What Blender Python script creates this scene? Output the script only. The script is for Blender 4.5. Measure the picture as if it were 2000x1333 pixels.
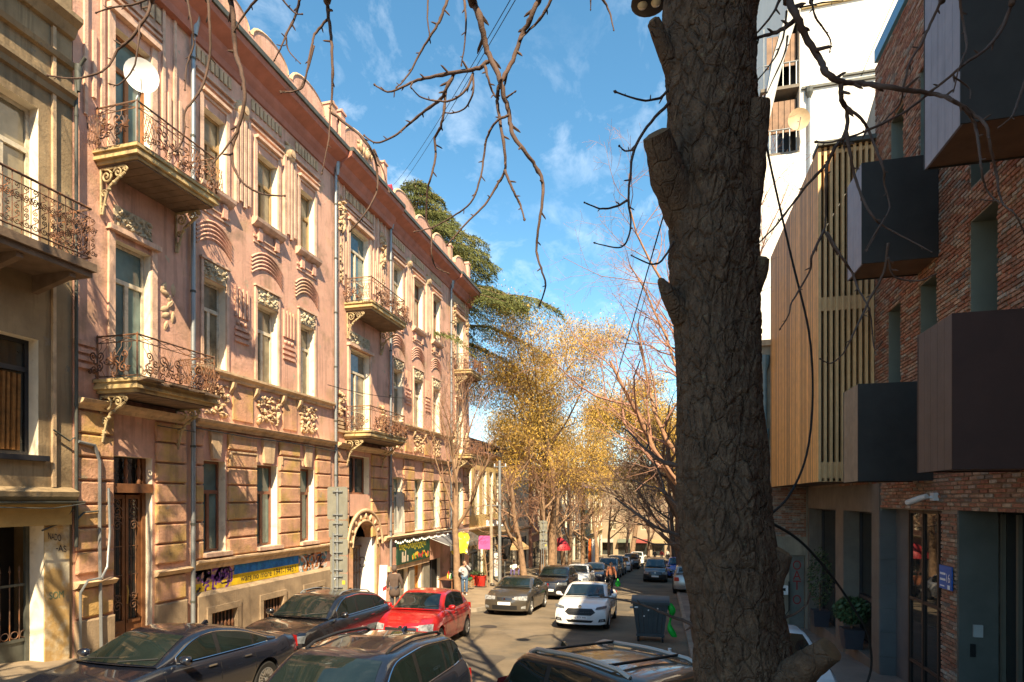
import bpy, bmesh, math, random
import numpy as np
from mathutils import Vector, Matrix, noise
R = math.radians
for o in list(bpy.data.objects): bpy.data.objects.remove(o)
scene = bpy.context.scene
COL = scene.collection
# ------------------------------------------------------------------ camera
CAMZ = 3.05; FPX = 1150.0; HOR = 975.0
YAW = math.atan(300/FPX); SY, CY = math.sin(YAW), math.cos(YAW)
cam = bpy.data.cameras.new('camera'); camo = bpy.data.objects.new('camera', cam); COL.objects.link(camo)
camo.location = (0, 0, CAMZ); camo.rotation_euler = (R(90), 0, YAW)
cam.sensor_width = 36; cam.lens = 36*FPX/2000; cam.shift_y = (HOR-666.5)/2000
cam.clip_start = .05; cam.clip_end = 5000
scene.camera = camo
scene.render.resolution_x = 1024; scene.render.resolution_y = 682
# ------------------------------------------------------------------ light
SUNV = Vector((1.25, -3.03, 3.33)).normalized()
SUN_EL = math.asin(SUNV.z); SUN_AZ = math.atan2(SUNV.x, SUNV.y)
world = bpy.data.worlds.new('World'); scene.world = world; world.use_nodes = True
def world_sky():
    nt = world.node_tree; nt.nodes.clear(); N = nt.nodes.new; Lk = nt.links.new
    out = N('ShaderNodeOutputWorld'); bg = N('ShaderNodeBackground'); bg.inputs[1].default_value = .088
    sky = N('ShaderNodeTexSky'); sky.sky_type = 'NISHITA'; sky.sun_disc = False
    sky.sun_elevation = SUN_EL; sky.sun_rotation = SUN_AZ; sky.air_density = 1.0; sky.dust_density = .15; sky.ozone_density = 1.3
    tc = N('ShaderNodeTexCoord'); sep = N('ShaderNodeSeparateXYZ'); Lk(tc.outputs['Generated'], sep.inputs[0])
    ad = N('ShaderNodeMath'); ad.operation = 'ADD'; ad.inputs[1].default_value = .18; Lk(sep.outputs[2], ad.inputs[0])
    mx = N('ShaderNodeMath'); mx.operation = 'MAXIMUM'; mx.inputs[1].default_value = .05; Lk(ad.outputs[0], mx.inputs[0])
    cv = N('ShaderNodeCombineXYZ')
    for i in (0, 1):
        d = N('ShaderNodeMath'); d.operation = 'DIVIDE'; Lk(sep.outputs[i], d.inputs[0]); Lk(mx.outputs[0], d.inputs[1]); Lk(d.outputs[0], cv.inputs[i])
    def nz(scale, det, dist, sx=1, sy=1):
        mp = N('ShaderNodeMapping'); mp.inputs['Scale'].default_value = (sx, sy, 1); mp.inputs['Rotation'].default_value = (0, 0, .5); Lk(cv.outputs[0], mp.inputs[0])
        n = N('ShaderNodeTexNoise'); n.inputs['Scale'].default_value = scale; n.inputs['Detail'].default_value = det; n.inputs['Distortion'].default_value = dist
        n.inputs['Roughness'].default_value = .62; Lk(mp.outputs[0], n.inputs['Vector']); return n.outputs[0]
    a = nz(9, 9, .35, 1, .7); b = nz(2.0, 2, .2)
    r1 = N('ShaderNodeMapRange'); r1.inputs[1].default_value = .50; r1.inputs[2].default_value = .78; Lk(a, r1.inputs[0])
    r2 = N('ShaderNodeMapRange'); r2.inputs[1].default_value = .30; r2.inputs[2].default_value = .62; Lk(b, r2.inputs[0])
    mu = N('ShaderNodeMath'); mu.operation = 'MULTIPLY'; Lk(r1.outputs[0], mu.inputs[0]); Lk(r2.outputs[0], mu.inputs[1])
    mu2 = N('ShaderNodeMath'); mu2.operation = 'MULTIPLY'; mu2.inputs[1].default_value = .42; Lk(mu.outputs[0], mu2.inputs[0])
    hs = N('ShaderNodeHueSaturation'); hs.inputs['Hue'].default_value = .482; hs.inputs['Saturation'].default_value = 1.2; hs.inputs['Value'].default_value = 1.1; Lk(sky.outputs[0], hs.inputs['Color'])
    mix = N('ShaderNodeMix'); mix.data_type = 'RGBA'; Lk(mu2.outputs[0], mix.inputs[0]); Lk(hs.outputs[0], mix.inputs[6]); mix.inputs[7].default_value = (8.6, 8.9, 9.2, 1)
    Lk(mix.outputs[2], bg.inputs[0]); Lk(bg.outputs[0], out.inputs[0])
world_sky()
sl = bpy.data.lights.new('sun', 'SUN'); sl.energy = 5.0; sl.angle = R(.5); sl.color = (1, .81, .54)
so = bpy.data.objects.new('sun', sl); COL.objects.link(so); so.rotation_euler = (-SUNV).to_track_quat('-Z', 'Y').to_euler(); so.location = (10, -20, 40)
vs = scene.view_settings; vs.view_transform = 'Standard'; vs.look = 'None'; vs.exposure = 1.42; vs.gamma = 1
# ------------------------------------------------------------------ helpers
def dirpx(x, y):
    u = (x-1000)/FPX; v = (HOR-y)/FPX
    return CY*u-SY, SY*u+CY, v
def at(x, y, t):                       # photo direction carried to a depth t (metres)
    a, b, c = dirpx(x, y); return Vector((a*t, b*t, CAMZ+c*t))
SLOPE = .07
def gz(Y): return -SLOPE*Y if Y < 130 else -SLOPE*130-(Y-130)*.004
def rnd(a, b): return random.uniform(a, b)
ORG = {}
def link(o, parent=None):
    COL.objects.link(o)
    if parent is not None: o.parent = parent
    return o
def thing(name, label, cat, loc=(0, 0, 0), rotz=0, group=None):
    o = bpy.data.objects.new(name, None); link(o); o.empty_display_size = .2
    o.location = loc; o.rotation_euler = (0, 0, rotz); o['label'] = label; o['category'] = cat
    if group: o['group'] = group
    ORG[o.name] = Vector(loc) if rotz == 0 else None
    return o
def tag(o, label, cat, group=None):
    o['label'] = label; o['category'] = cat
    if group: o['group'] = group
    return o
class MB:
    def __init__(s): s.v = []; s.f = []; s.m = []
    def add(s, vs, fs, mi=0):
        o = len(s.v); s.v.extend([tuple(v) for v in vs]); s.f.extend([tuple(i+o for i in f) for f in fs]); s.m.extend([mi]*len(fs)); return s
    def box(s, x0, x1, y0, y1, z0, z1, mi=0):
        return s.hexa([(x0,y0,z0),(x1,y0,z0),(x1,y1,z0),(x0,y1,z0),(x0,y0,z1),(x1,y0,z1),(x1,y1,z1),(x0,y1,z1)], mi)
    def hexa(s, p, mi=0):
        return s.add(p, [(0,3,2,1),(4,5,6,7),(0,1,5,4),(1,2,6,5),(2,3,7,6),(3,0,4,7)], mi)
    def obox(s, c, ax, ay, az, mi=0):   # centre and three half-axes
        c, ax, ay, az = map(Vector, (c, ax, ay, az))
        return s.hexa([c-ax-ay-az, c+ax-ay-az, c+ax+ay-az, c-ax+ay-az, c-ax-ay+az, c+ax-ay+az, c+ax+ay+az, c-ax+ay+az], mi)
    def bar(s, a, b, w, h=None, up=(0,0,1), mi=0):
        a, b = Vector(a), Vector(b); d = b-a; L = d.length; d.normalize(); h = h or w
        u = Vector(up); x = d.cross(u)
        if x.length < 1e-4: x = d.cross(Vector((1,0,0)))
        x.normalize(); u = x.cross(d)
        return s.obox((a+b)/2, d*L/2, x*w/2, u*h/2, mi)
    def prism(s, poly, f, a, b, mi=0):  # poly 2-D, f(p, q, depth) -> xyz
        n = len(poly); vs = [f(p, q, a) for p, q in poly]+[f(p, q, b) for p, q in poly]
        fs = [tuple(range(n-1, -1, -1)), tuple(range(n, 2*n))]+[(i, (i+1) % n, n+(i+1) % n, n+i) for i in range(n)]
        return s.add(vs, fs, mi)
    def tube(s, pts, rad, n=6, cap=True, mi=0):
        pts = [Vector(p) for p in pts]; m = len(pts)
        if not hasattr(rad, '__len__'): rad = [rad]*m
        up = None; rings = []
        for i, p in enumerate(pts):
            d = (pts[min(i+1, m-1)]-pts[max(i-1, 0)])
            if d.length < 1e-7: d = Vector((0, 0, 1))
            d.normalize()
            if up is None:
                up = d.cross(Vector((0, 0, 1)))
                if up.length < .1: up = d.cross(Vector((1, 0, 0)))
                up.normalize()
            else:
                up = up-d*up.dot(d)
                if up.length < 1e-4: up = d.orthogonal()
                up.normalize()
            w = d.cross(up); r = rad[i]
            rings.append([p+up*(math.cos(2*math.pi*k/n)*r)+w*(math.sin(2*math.pi*k/n)*r) for k in range(n)])
        vs = [q for r_ in rings for q in r_]; fs = []
        for i in range(m-1):
            for k in range(n):
                k2 = (k+1) % n; fs.append((i*n+k, i*n+k2, (i+1)*n+k2, (i+1)*n+k))
        if cap: fs.append(tuple(range(n-1, -1, -1))); fs.append(tuple((m-1)*n+k for k in range(n)))
        return s.add(vs, fs, mi)
    def grid(s, rows, closeu=False, mi=0):
        m = len(rows); n = len(rows[0]); vs = [q for r_ in rows for q in r_]; fs = []
        for i in range(m-1):
            for k in range(n if closeu else n-1):
                k2 = (k+1) % n; fs.append((i*n+k, i*n+k2, (i+1)*n+k2, (i+1)*n+k))
        return s.add(vs, fs, mi)
    def lathe(s, prof, n=16, c=(0,0,0), axis='z', mi=0):
        rows = []
        for r_, h in prof:
            row = []
            for k in range(n):
                a = 2*math.pi*k/n; x, y = r_*math.cos(a), r_*math.sin(a)
                p = (x, y, h) if axis == 'z' else ((x, h, y) if axis == 'y' else (h, x, y))
                row.append((c[0]+p[0], c[1]+p[1], c[2]+p[2]))
            rows.append(row)
        return s.grid(rows, True, mi)
    def build(s, name, mat, parent=None, smooth=None, world=True):
        me = bpy.data.meshes.new(name); v = s.v
        org = ORG.get(parent.name) if (parent is not None and world) else None
        if org is not None: v = [(a-org.x, b-org.y, c-org.z) for a, b, c in v]
        me.from_pydata(v, [], s.f)
        for m in (mat if isinstance(mat, (list, tuple)) else [mat]): me.materials.append(m)
        if any(s.m): me.polygons.foreach_set('material_index', s.m)
        if smooth is not None:
            me.polygons.foreach_set('use_smooth', [True]*len(me.polygons))
            if smooth < 180: me.set_sharp_from_angle(angle=R(smooth))
        me.update()
        o = bpy.data.objects.new(name, me); link(o, parent)
        ORG[o.name] = ORG.get(parent.name) if parent is not None else Vector((0, 0, 0))
        return o
def place(name, me, parent, loc, rot=None, scale=None):   # one more object on shared mesh data, world loc
    o = bpy.data.objects.new(name, me); link(o, parent)
    org = ORG.get(parent.name) if parent is not None else None
    o.location = Vector(loc)-(org if org is not None else Vector((0, 0, 0)))
    if rot is not None: o.rotation_euler = rot
    if scale is not None: o.scale = scale
    return o
def mesh_of(mb, name, mat, smooth=None):
    me = bpy.data.meshes.new(name); me.from_pydata(mb.v, [], mb.f)
    for m in (mat if isinstance(mat, (list, tuple)) else [mat]): me.materials.append(m)
    if any(mb.m): me.polygons.foreach_set('material_index', mb.m)
    if smooth is not None:
        me.polygons.foreach_set('use_smooth', [True]*len(me.polygons))
        if smooth < 180: me.set_sharp_from_angle(angle=R(smooth))
    me.update(); return me
def structure(o): o['kind'] = 'structure'; return o
# ------------------------------------------------------------------ materials
MATS = {}
def M(name, col, rough=.8, var=.25, vs=1.5, bump=.25, bs=30, metal=0, spec=.4, coat=0, alt=None, altr=(.5, .62), alts=1.2, streak=0, dirt=None, dirtr=(.55, .75), dirts=.6, island=0, peel=None):
    if name in MATS: return MATS[name]
    m = bpy.data.materials.new(name); m.use_nodes = True; nt = m.node_tree; N = nt.nodes.new; Lk = nt.links.new
    b = nt.nodes['Principled BSDF']; b.inputs['Roughness'].default_value = rough; b.inputs['Metallic'].default_value = metal
    b.inputs['Specular IOR Level'].default_value = spec; b.inputs['Coat Weight'].default_value = coat
    b.inputs['Coat Roughness'].default_value = .03
    geo = N('ShaderNodeNewGeometry')
    def noise_(scale, det=6, sv=(1, 1, 1), rough_=.6, off=(0, 0, 0)):
        mp = N('ShaderNodeMapping'); mp.inputs['Scale'].default_value = sv; mp.inputs['Location'].default_value = off; Lk(geo.outputs['Position'], mp.inputs[0])
        n = N('ShaderNodeTexNoise'); n.inputs['Scale'].default_value = scale; n.inputs['Detail'].default_value = det; n.inputs['Roughness'].default_value = rough_
        Lk(mp.outputs[0], n.inputs['Vector']); return n.outputs[0]
    def ramp(src, lo, hi, a=0, b_=1):
        r = N('ShaderNodeMapRange'); r.inputs[1].default_value = lo; r.inputs[2].default_value = hi; r.inputs[3].default_value = a; r.inputs[4].default_value = b_; Lk(src, r.inputs[0]); return r.outputs[0]
    def mixc(fac, A, B, mode='MIX'):
        x = N('ShaderNodeMix'); x.data_type = 'RGBA'; x.blend_type = mode
        if isinstance(fac, float): x.inputs[0].default_value = fac
        else: Lk(fac, x.inputs[0])
        for k, c in ((6, A), (7, B)):
            if isinstance(c, tuple): x.inputs[k].default_value = (*c, 1)
            else: Lk(c, x.inputs[k])
        return x.outputs[2]
    c = tuple(col)
    cur = c
    if alt: cur = mixc(ramp(noise_(alts, 7), *altr), cur, tuple(alt))
    if var:
        f = ramp(noise_(vs, 8), .3, .7, 1-var, 1+var)
        g = N('ShaderNodeMix'); g.data_type = 'RGBA'; g.blend_type = 'MULTIPLY'; g.inputs[0].default_value = 1
        if isinstance(cur, tuple): g.inputs[6].default_value = (*cur, 1)
        else: Lk(cur, g.inputs[6])
        cc = N('ShaderNodeCombineColor')
        for i in range(3): Lk(f, cc.inputs[i])
        Lk(cc.outputs[0], g.inputs[7]); cur = g.outputs[2]
    if streak:
        f = ramp(noise_(1.0, 5, (5, 5, .35), .65, (3, 7, 1)), .52, .72, 0, streak)
        cur = mixc(f, cur, tuple(x*.35 for x in c))
    if dirt:
        cur = mixc(ramp(noise_(dirts, 9, off=(9, 2, 4)), *dirtr), cur, tuple(dirt))
    if peel:
        cur = mixc(ramp(noise_(peel[3], 10, off=(1, 5, 8), rough_=.68), peel[1], peel[2]), cur, tuple(peel[0]))
    if island:
        ri = N('ShaderNodeObjectInfo'); f = ramp(ri.outputs['Random'] if island == 2 else geo.outputs['Random Per Island'], 0, 1, 1-.45, 1+.45)
        cc = N('ShaderNodeCombineColor')
        for i in range(3): Lk(f, cc.inputs[i])
        cur = mixc(1.0, cur, cc.outputs[0], 'MULTIPLY')
    if isinstance(cur, tuple): b.inputs['Base Color'].default_value = (*cur, 1)
    else: Lk(cur, b.inputs['Base Color'])
    if bump:
        bp = N('ShaderNodeBump'); bp.inputs['Strength'].default_value = bump; bp.inputs['Distance'].default_value = .02
        Lk(noise_(bs, 6), bp.inputs['Height']); Lk(bp.outputs[0], b.inputs['Normal'])
    MATS[name] = m; return m
def paint(name, col, metal=.0, rough=.25, flake=0, coat=1, dust=.06):
    if name in MATS: return MATS[name]
    m = M(name, col, rough, var=.04, vs=.8, bump=0, metal=metal, spec=.5, coat=coat, dirt=(.30, .26, .2), dirtr=(.66, 1.6) if dust else (2, 3), dirts=1.7)
    return m
# palette
m_pink = M('pink_stucco', (.65, .375, .275), .9, .2, 1.1, .6, 14, peel=((.47, .37, .26), .645, .66, 1.5), alt=(.52, .34, .19), altr=(.54, .72), alts=.8, streak=.6, dirt=(.27, .18, .12), dirtr=(.54, .76), dirts=1.1)
m_block = M('pink_block', (.58, .32, .20), .9, .22, 2.2, .8, 18, peel=((.42, .31, .2), .635, .65, 2.2), alt=(.52, .33, .12), altr=(.46, .62), alts=1.3, streak=.5, dirt=(.24, .16, .10), dirtr=(.55, .76), dirts=1.9, island=0)
m_trim2 = M('peach_trim', (.66, .44, .32), .88, .2, 3, .5, 25, streak=.5, dirt=(.30, .2, .14), dirtr=(.52, .78), dirts=2.2)
m_stone = M('lintel_stone', (.55, .47, .33), .9, .2, 6, .4, 40, dirt=(.25, .2, .14), dirtr=(.5, .75), dirts=4)
m_trim = M('cream_trim', (.58, .41, .25), .85, .2, 3, .5, 25, streak=.55, dirt=(.25, .18, .12), dirtr=(.52, .78), dirts=2.5)
m_jamb = M('pale_jamb', (.80, .72, .58), .85, .1, 3, .2, 20, dirt=(.42, .34, .24), dirtr=(.58, .8), dirts=3)
m_plinth = M('stone_plinth', (.34, .25, .16), .95, .25, 1.4, .5, 22, streak=.4, dirt=(.2, .15, .1), dirtr=(.55, .8), dirts=1)
m_ochre = M('ochre_plaster', (.29, .21, .12), .95, .25, .9, .5, 16, alt=(.38, .28, .16), altr=(.52, .72), alts=.7, streak=.7, peel=((.24, .19, .13), .64, .655, 1.3), dirt=(.16, .115, .07), dirtr=(.58, .8), dirts=.7)
m_soffit = M('red_soffit', (.42, .17, .12), .9, .2, 2, .2, 10)
m_lead = M('dark_gutter', (.07, .075, .065), .6, .3, 4, .1, 20)
m_zinc = M('zinc_pipe', (.30, .32, .33), .5, .12, 4, .1, 20, metal=.6)
m_iron = M('rust_iron', (.20, .09, .045), .75, .4, 9, .3, 60, alt=(.06, .035, .03), altr=(.45, .6), alts=5)
m_iron2 = M('rail_iron', (.13, .075, .05), .7, .4, 9, .2, 60, alt=(.30, .13, .05), altr=(.5, .65), alts=7)
m_cast = M('cast_bracket', (.46, .36, .2), .75, .3, 8, .3, 50, dirt=(.14, .1, .07), dirtr=(.5, .7), dirts=4)
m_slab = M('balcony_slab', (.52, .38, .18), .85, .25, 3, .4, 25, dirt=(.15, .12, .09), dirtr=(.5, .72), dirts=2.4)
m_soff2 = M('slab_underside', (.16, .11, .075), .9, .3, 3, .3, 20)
m_wood_door = M('door_wood', (.20, .085, .035), .55, .25, 4, .2, 30, streak=.3)
m_frame_w = M('old_white_frame', (.62, .55, .42), .7, .2, 6, .2, 40, dirt=(.3, .22, .15), dirtr=(.5, .75), dirts=4)
m_frame_b = M('brown_frame', (.22, .09, .05), .5, .2, 6, .1, 40)
m_frame_d = M('dark_frame', (.03, .03, .035), .45, .1, 6, 0)
def glassy(name, col, rough=.06, var=.5, vs=1.2):
    return M(name, col, rough, var, vs, 0, spec=.7)
m_pane = glassy('dusty_pane', (.20, .165, .105), .09, .6, 1.6)
m_pane_d = glassy('dark_pane', (.028, .032, .03), .04, .5, 1.0)
m_pane_t = glassy('teal_pane', (.10, .16, .15), .08, .5, 1.0)
m_red = M('red_sheet', (.45, .03, .04), .5, .15, 3, .1)
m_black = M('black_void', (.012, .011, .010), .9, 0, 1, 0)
m_white = M('white_paint', (.80, .79, .76), .6, .06, 2, .1, 20)
m_curtain = M('amber_curtain', (.24, .11, .03), .9, .35, 6, .2, 20)
m_roof = M('roof_tin', (.22, .12, .09), .7, .3, 1, .2)
# ------------------------------------------------------------------ ground
def ground():
    ys = [-60, -20, 0, 20, 60, 130, 400, 1500, 4000]
    mb = MB(); mb.grid([[(x, y, gz(y)-.02-(.3 if y > 130 else 0)) for x in (-2500, -60, 60, 2500)] for y in ys])
    structure(mb.build('ground', M('bare_ground', (.16, .13, .09), .95, .3, .3, .3, 5)))
    mb = MB(); n = 76; ysr = [-25+i*2.2 for i in range(n)]
    mb.grid([[(x, y, gz(y)+.0) for x in np.linspace(-10.2, .9, 8)] for y in ysr])
    m = M('asphalt', (.165, .128, .085), .92, .24, .7, .6, 55, alt=(.10, .085, .065), altr=(.5, .62), alts=.45, dirt=(.22, .17, .115), dirtr=(.55, .75), dirts=.35)
    structure(mb.build('road', m))
    # left pavement with kerb: narrow beside the near cars, widened from Y 22.5 on
    edge = [(-25, -10.05), (21.0, -10.05), (21.8, -9.8), (22.3, -9.0), (22.6, -8.1), (23.2, -7.55), (24.2, -7.3), (60, -7.6), (140, -7.6)]
    mp = M('pavement', (.25, .19, .125), .95, .22, .8, .4, 30, dirt=(.14, .11, .08), dirtr=(.52, .75), dirts=.7)
    mk = M('kerb_stone', (.26, .22, .17), .9, .25, 2, .4, 25)
    mb = MB(); 
    e2 = []
    for (a, xa), (b, xb) in zip(edge, edge[1:]):
        k = max(1, int((b-a)/2))
        for i in range(k): e2.append((a+(b-a)*i/k, xa+(xb-xa)*i/k))
    e2.append(edge[-1])
    def pz(y, x): return gz(y)+.14+max(0, min(.28, (12-y)*.07))*max(0, min(1, (-10.2-x)/2.0))
    mb.grid([[(x_, y, pz(y, x_)) for x_ in (-13.5, -12.3, xe-.16)] for y, xe in e2])
    pv = structure(mb.build('pavement', mp))
    for (y0, x0), (y1, x1) in zip(e2, e2[1:]):       # each kerb stone a piece
        if y0 > 70 or y0 < -2: continue
        seg = MB(); d = Vector((x1-x0, y1-y0, 0)); L = d.length; d.normalize(); nrm = Vector((d.y, -d.x, 0))
        a = Vector((x0, y0, 0))+d*.008; b = Vector((x1, y1, 0))-d*.008
        p = []
        for q in (a, b):
            for off, zz in ((-.17, -.02), (-.005, -.02), (-.03, .145), (-.17, .147)):
                w = q+nrm*off; p.append((w.x, w.y, gz(q.y)+zz))
        seg.hexa([p[0], p[1], p[5], p[4], p[3], p[2], p[6], p[7]])
        seg.build('kerb_stone', mk, pv)
    # right pavement
    mb = MB(); mb.grid([[(.75, y, gz(y)+z) for x, z in ((0, 0),)]+[(x, y, gz(y)+.13) for x in (.76, 2.5, 9)] for y in ysr])
    pr = structure(mb.build('pavement', M('pavement_right', (.20, .17, .14), .95, .25, .8, .4, 30)))
    for k, (px, py, w, l, c) in enumerate(((-4.6, 13.5, 1.3, 2.6, (.085, .07, .055)), (-2.2, 27.5, 1.5, 3.4, (.10, .085, .065)), (-7.8, 18.6, .9, 1.6, (.19, .15, .105)), (-3.4, 33, 1.6, 2.2, (.09, .075, .06)), (-5.2, 10.2, .7, 1.8, (.18, .145, .10)))):
        rr = random.Random(k); pts = [(px+w/2*math.cos(a)*(1/max(abs(math.cos(a)), abs(math.sin(a))))*rr.uniform(.88, 1.05), py+l/2*math.sin(a)*(1/max(abs(math.cos(a)), abs(math.sin(a))))*rr.uniform(.92, 1.04)) for a in np.linspace(0, 2*math.pi, 28, endpoint=False)]
        q = MB(); q.add([(x, y, gz(y)+.004) for x, y in pts], [tuple(range(28))]); structure(q.build('road_patch', M('asphalt_patch_%d' % k, c, .92, .25, 1.5, .6, 60)))
    mb = MB()
    for i in range(30):
        y = 10+i*1.0; mb = MB(); mb.hexa([(.62, y+.01, gz(y)-.02), (.77, y+.01, gz(y)-.02), (.77, y+.99, gz(y+1)-.02), (.62, y+.99, gz(y+1)-.02), (.63, y+.01, gz(y)+.14), (.77, y+.01, gz(y)+.142), (.77, y+.99, gz(y+1)+.142), (.63, y+.99, gz(y+1)+.14)]); mb.build('kerb_stone', mk, pr)
    # manhole cover in the road
    mb = MB(); c = (-5.9, 19.4); mb.lathe([(.0, .012), (.26, .012), (.30, .006)], 20, (c[0], c[1], gz(c[1])+.004))
    o = mb.build('manhole_cover', M('iron_cover', (.05, .04, .035), .7, .3, 6, .4, 40), None, 40); tag(o, 'round dark iron manhole cover set in the sunlit road', 'manhole')
ground()
# ------------------------------------------------------------------ facade tools
FX = -12.5
def FL(s, z, d): return (FX+d, s, z)
RX = 4.7
def FR(s, z, d): return (RX-d, s, z)
def fbox(mb, F, s0, s1, z0, z1, d0, d1, mi=0):
    return mb.hexa([F(s0, z0, d0), F(s0, z0, d1), F(s1, z0, d1), F(s1, z0, d0), F(s0, z1, d0), F(s0, z1, d1), F(s1, z1, d1), F(s1, z1, d0)], mi)
def wall_open(mb, F, s0, s1, z0, z1, ops, depth, mi=0, mr=0, d0=0):
    S = sorted(set([s0, s1]+[v for o in ops for v in o[:2] if s0 < v < s1])); Z = sorted(set([z0, z1]+[v for o in ops for v in o[2:4] if z0 < v < z1]))
    for a, b in zip(S, S[1:]):
        for c, d in zip(Z, Z[1:]):
            ms, mz = (a+b)/2, (c+d)/2
            if any(o[0] < ms < o[1] and o[2] < mz < o[3] for o in ops): continue
            mb.add([F(a, c, d0), F(b, c, d0), F(b, d, d0), F(a, d, d0)], [(0, 1, 2, 3)], mi)
    for o in ops:
        a, b, c, d = o[:4]; k = d0-depth
        mb.add([F(a, c, d0), F(a, d, d0), F(a, d, k), F(a, c, k)], [(0, 1, 2, 3)], mr)
        mb.add([F(b, c, d0), F(b, c, k), F(b, d, k), F(b, d, d0)], [(0, 1, 2, 3)], mr)
        mb.add([F(a, d, d0), F(b, d, d0), F(b, d, k), F(a, d, k)], [(0, 1, 2, 3)], mr)
        mb.add([F(a, c, d0), F(a, c, k), F(b, c, k), F(b, c, d0)], [(0, 1, 2, 3)], mr)
def extrude_profile(mb, F, prof, s0, s1, mi=0):
    mb.prism(prof, lambda p, q, a: F(a, q, p), s0, s1, mi)
_bl = {}
def block(parent, s0, s1, z0, z1, depth=.07, mat=None, d0=0, name='stone_block', ch=.03):
    mat = mat or m_block; key = (round(s1-s0, 2), round(z1-z0, 2), depth, mat.name, ch)
    if key not in _bl:
        w, h = (s1-s0)/2, (z1-z0)/2; c = ch; mb = MB()
        vs = [(0, -w, -h), (0, w, -h), (0, w, h), (0, -w, h)]+[(depth-c*.6, -w, -h), (depth-c*.6, w, -h), (depth-c*.6, w, h), (depth-c*.6, -w, h)]+[(depth, -w+c, -h+c), (depth, w-c, -h+c), (depth, w-c, h-c), (depth, -w+c, h-c)]
        fs = []
        for k in range(4):
            j = (k+1) % 4; fs += [(k, j, 4+j, 4+k), (4+k, 4+j, 8+j, 8+k)]
        fs.append((8, 9, 10, 11)); mb.add(vs, fs); _bl[key] = mesh_of(mb, name, mat)
    return place(name, _bl[key], parent, (FX+d0, (s0+s1)/2, (z0+z1)/2))
def make_window(parent, F, s0, s1, z0, z1, rec=.28, fm=None, pm=None, trans=.7, mull=True, name='window', fw=.075, rails=0, curtain=None):
    fm = fm or m_frame_w; pm = pm or m_pane; mb = MB(); a, b = -rec, -rec+.06
    fbox(mb, F, s0, s0+fw, z0, z1, a, b); fbox(mb, F, s1-fw, s1, z0, z1, a, b); fbox(mb, F, s0+fw, s1-fw, z1-fw, z1, a, b); fbox(mb, F, s0+fw, s1-fw, z0, z0+fw, a, b)
    zt = z0+(z1-z0)*trans if trans else None; sm = (s0+s1)/2
    if zt: fbox(mb, F, s0+fw, s1-fw, zt-.05, zt+.05, a, b+.025)
    if mull: fbox(mb, F, sm-.05, sm+.05, z0+fw, (zt-.05) if zt else z1-fw, a, b+.012)
    for r_ in range(rails):
        zr = z0+fw+((zt or z1)-z0-fw)*(r_+1)/(rails+1); fbox(mb, F, s0+fw, s1-fw, zr-.02, zr+.02, a, b-.02)
    w = mb.build(name, fm, parent)
    cells = []
    top = zt-.05 if zt else z1-fw
    if mull: cells += [(s0+fw, sm-.05, z0+fw, top), (sm+.05, s1-fw, z0+fw, top)]
    else: cells += [(s0+fw, s1-fw, z0+fw, top)]
    if zt: cells += [(s0+fw, s1-fw, zt+.05, z1-fw)]
    for c in cells:
        p = MB(); fbox(p, F, c[0]-.01, c[1]+.01, c[2]-.01, c[3]+.01, a+.01, a+.022); p.build('pane', pm, w)
    return w
def text_mesh(body, size, mat, parent, o, xd, zd, name='lettering', width=None, height=None, align='CENTER'):
    cu = bpy.data.curves.new('txt', 'FONT'); cu.body = body; cu.size = 1; cu.extrude = .0; cu.align_x = 'LEFT'
    to = bpy.data.objects.new('txt', cu); COL.objects.link(to); dg = bpy.context.evaluated_depsgraph_get()
    me = bpy.data.meshes.new_from_object(to.evaluated_get(dg)); bpy.data.objects.remove(to)
    xs = [v.co.x for v in me.vertices] or [0, 1]; ys = [v.co.y for v in me.vertices] or [0, 1]
    x0, x1, y0, y1 = min(xs), max(xs), min(ys), max(ys)
    sx = (width/(x1-x0)) if width else size; sz = (height/(y1-y0)) if height else (sx if width else size)
    xd, zd, o = Vector(xd), Vector(zd), Vector(o); org = ORG.get(parent.name) if parent is not None else None
    if org is None: org = Vector((0, 0, 0))
    for v in me.vertices: v.co = o+xd*((v.co.x-(x0+x1)/2)*sx)+zd*((v.co.y-(y0+y1)/2)*sz)-org
    me.materials.clear(); me.materials.append(mat); me.update()
    t = bpy.data.objects.new(name, me); link(t, parent); ORG[t.name] = org; return t
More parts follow.
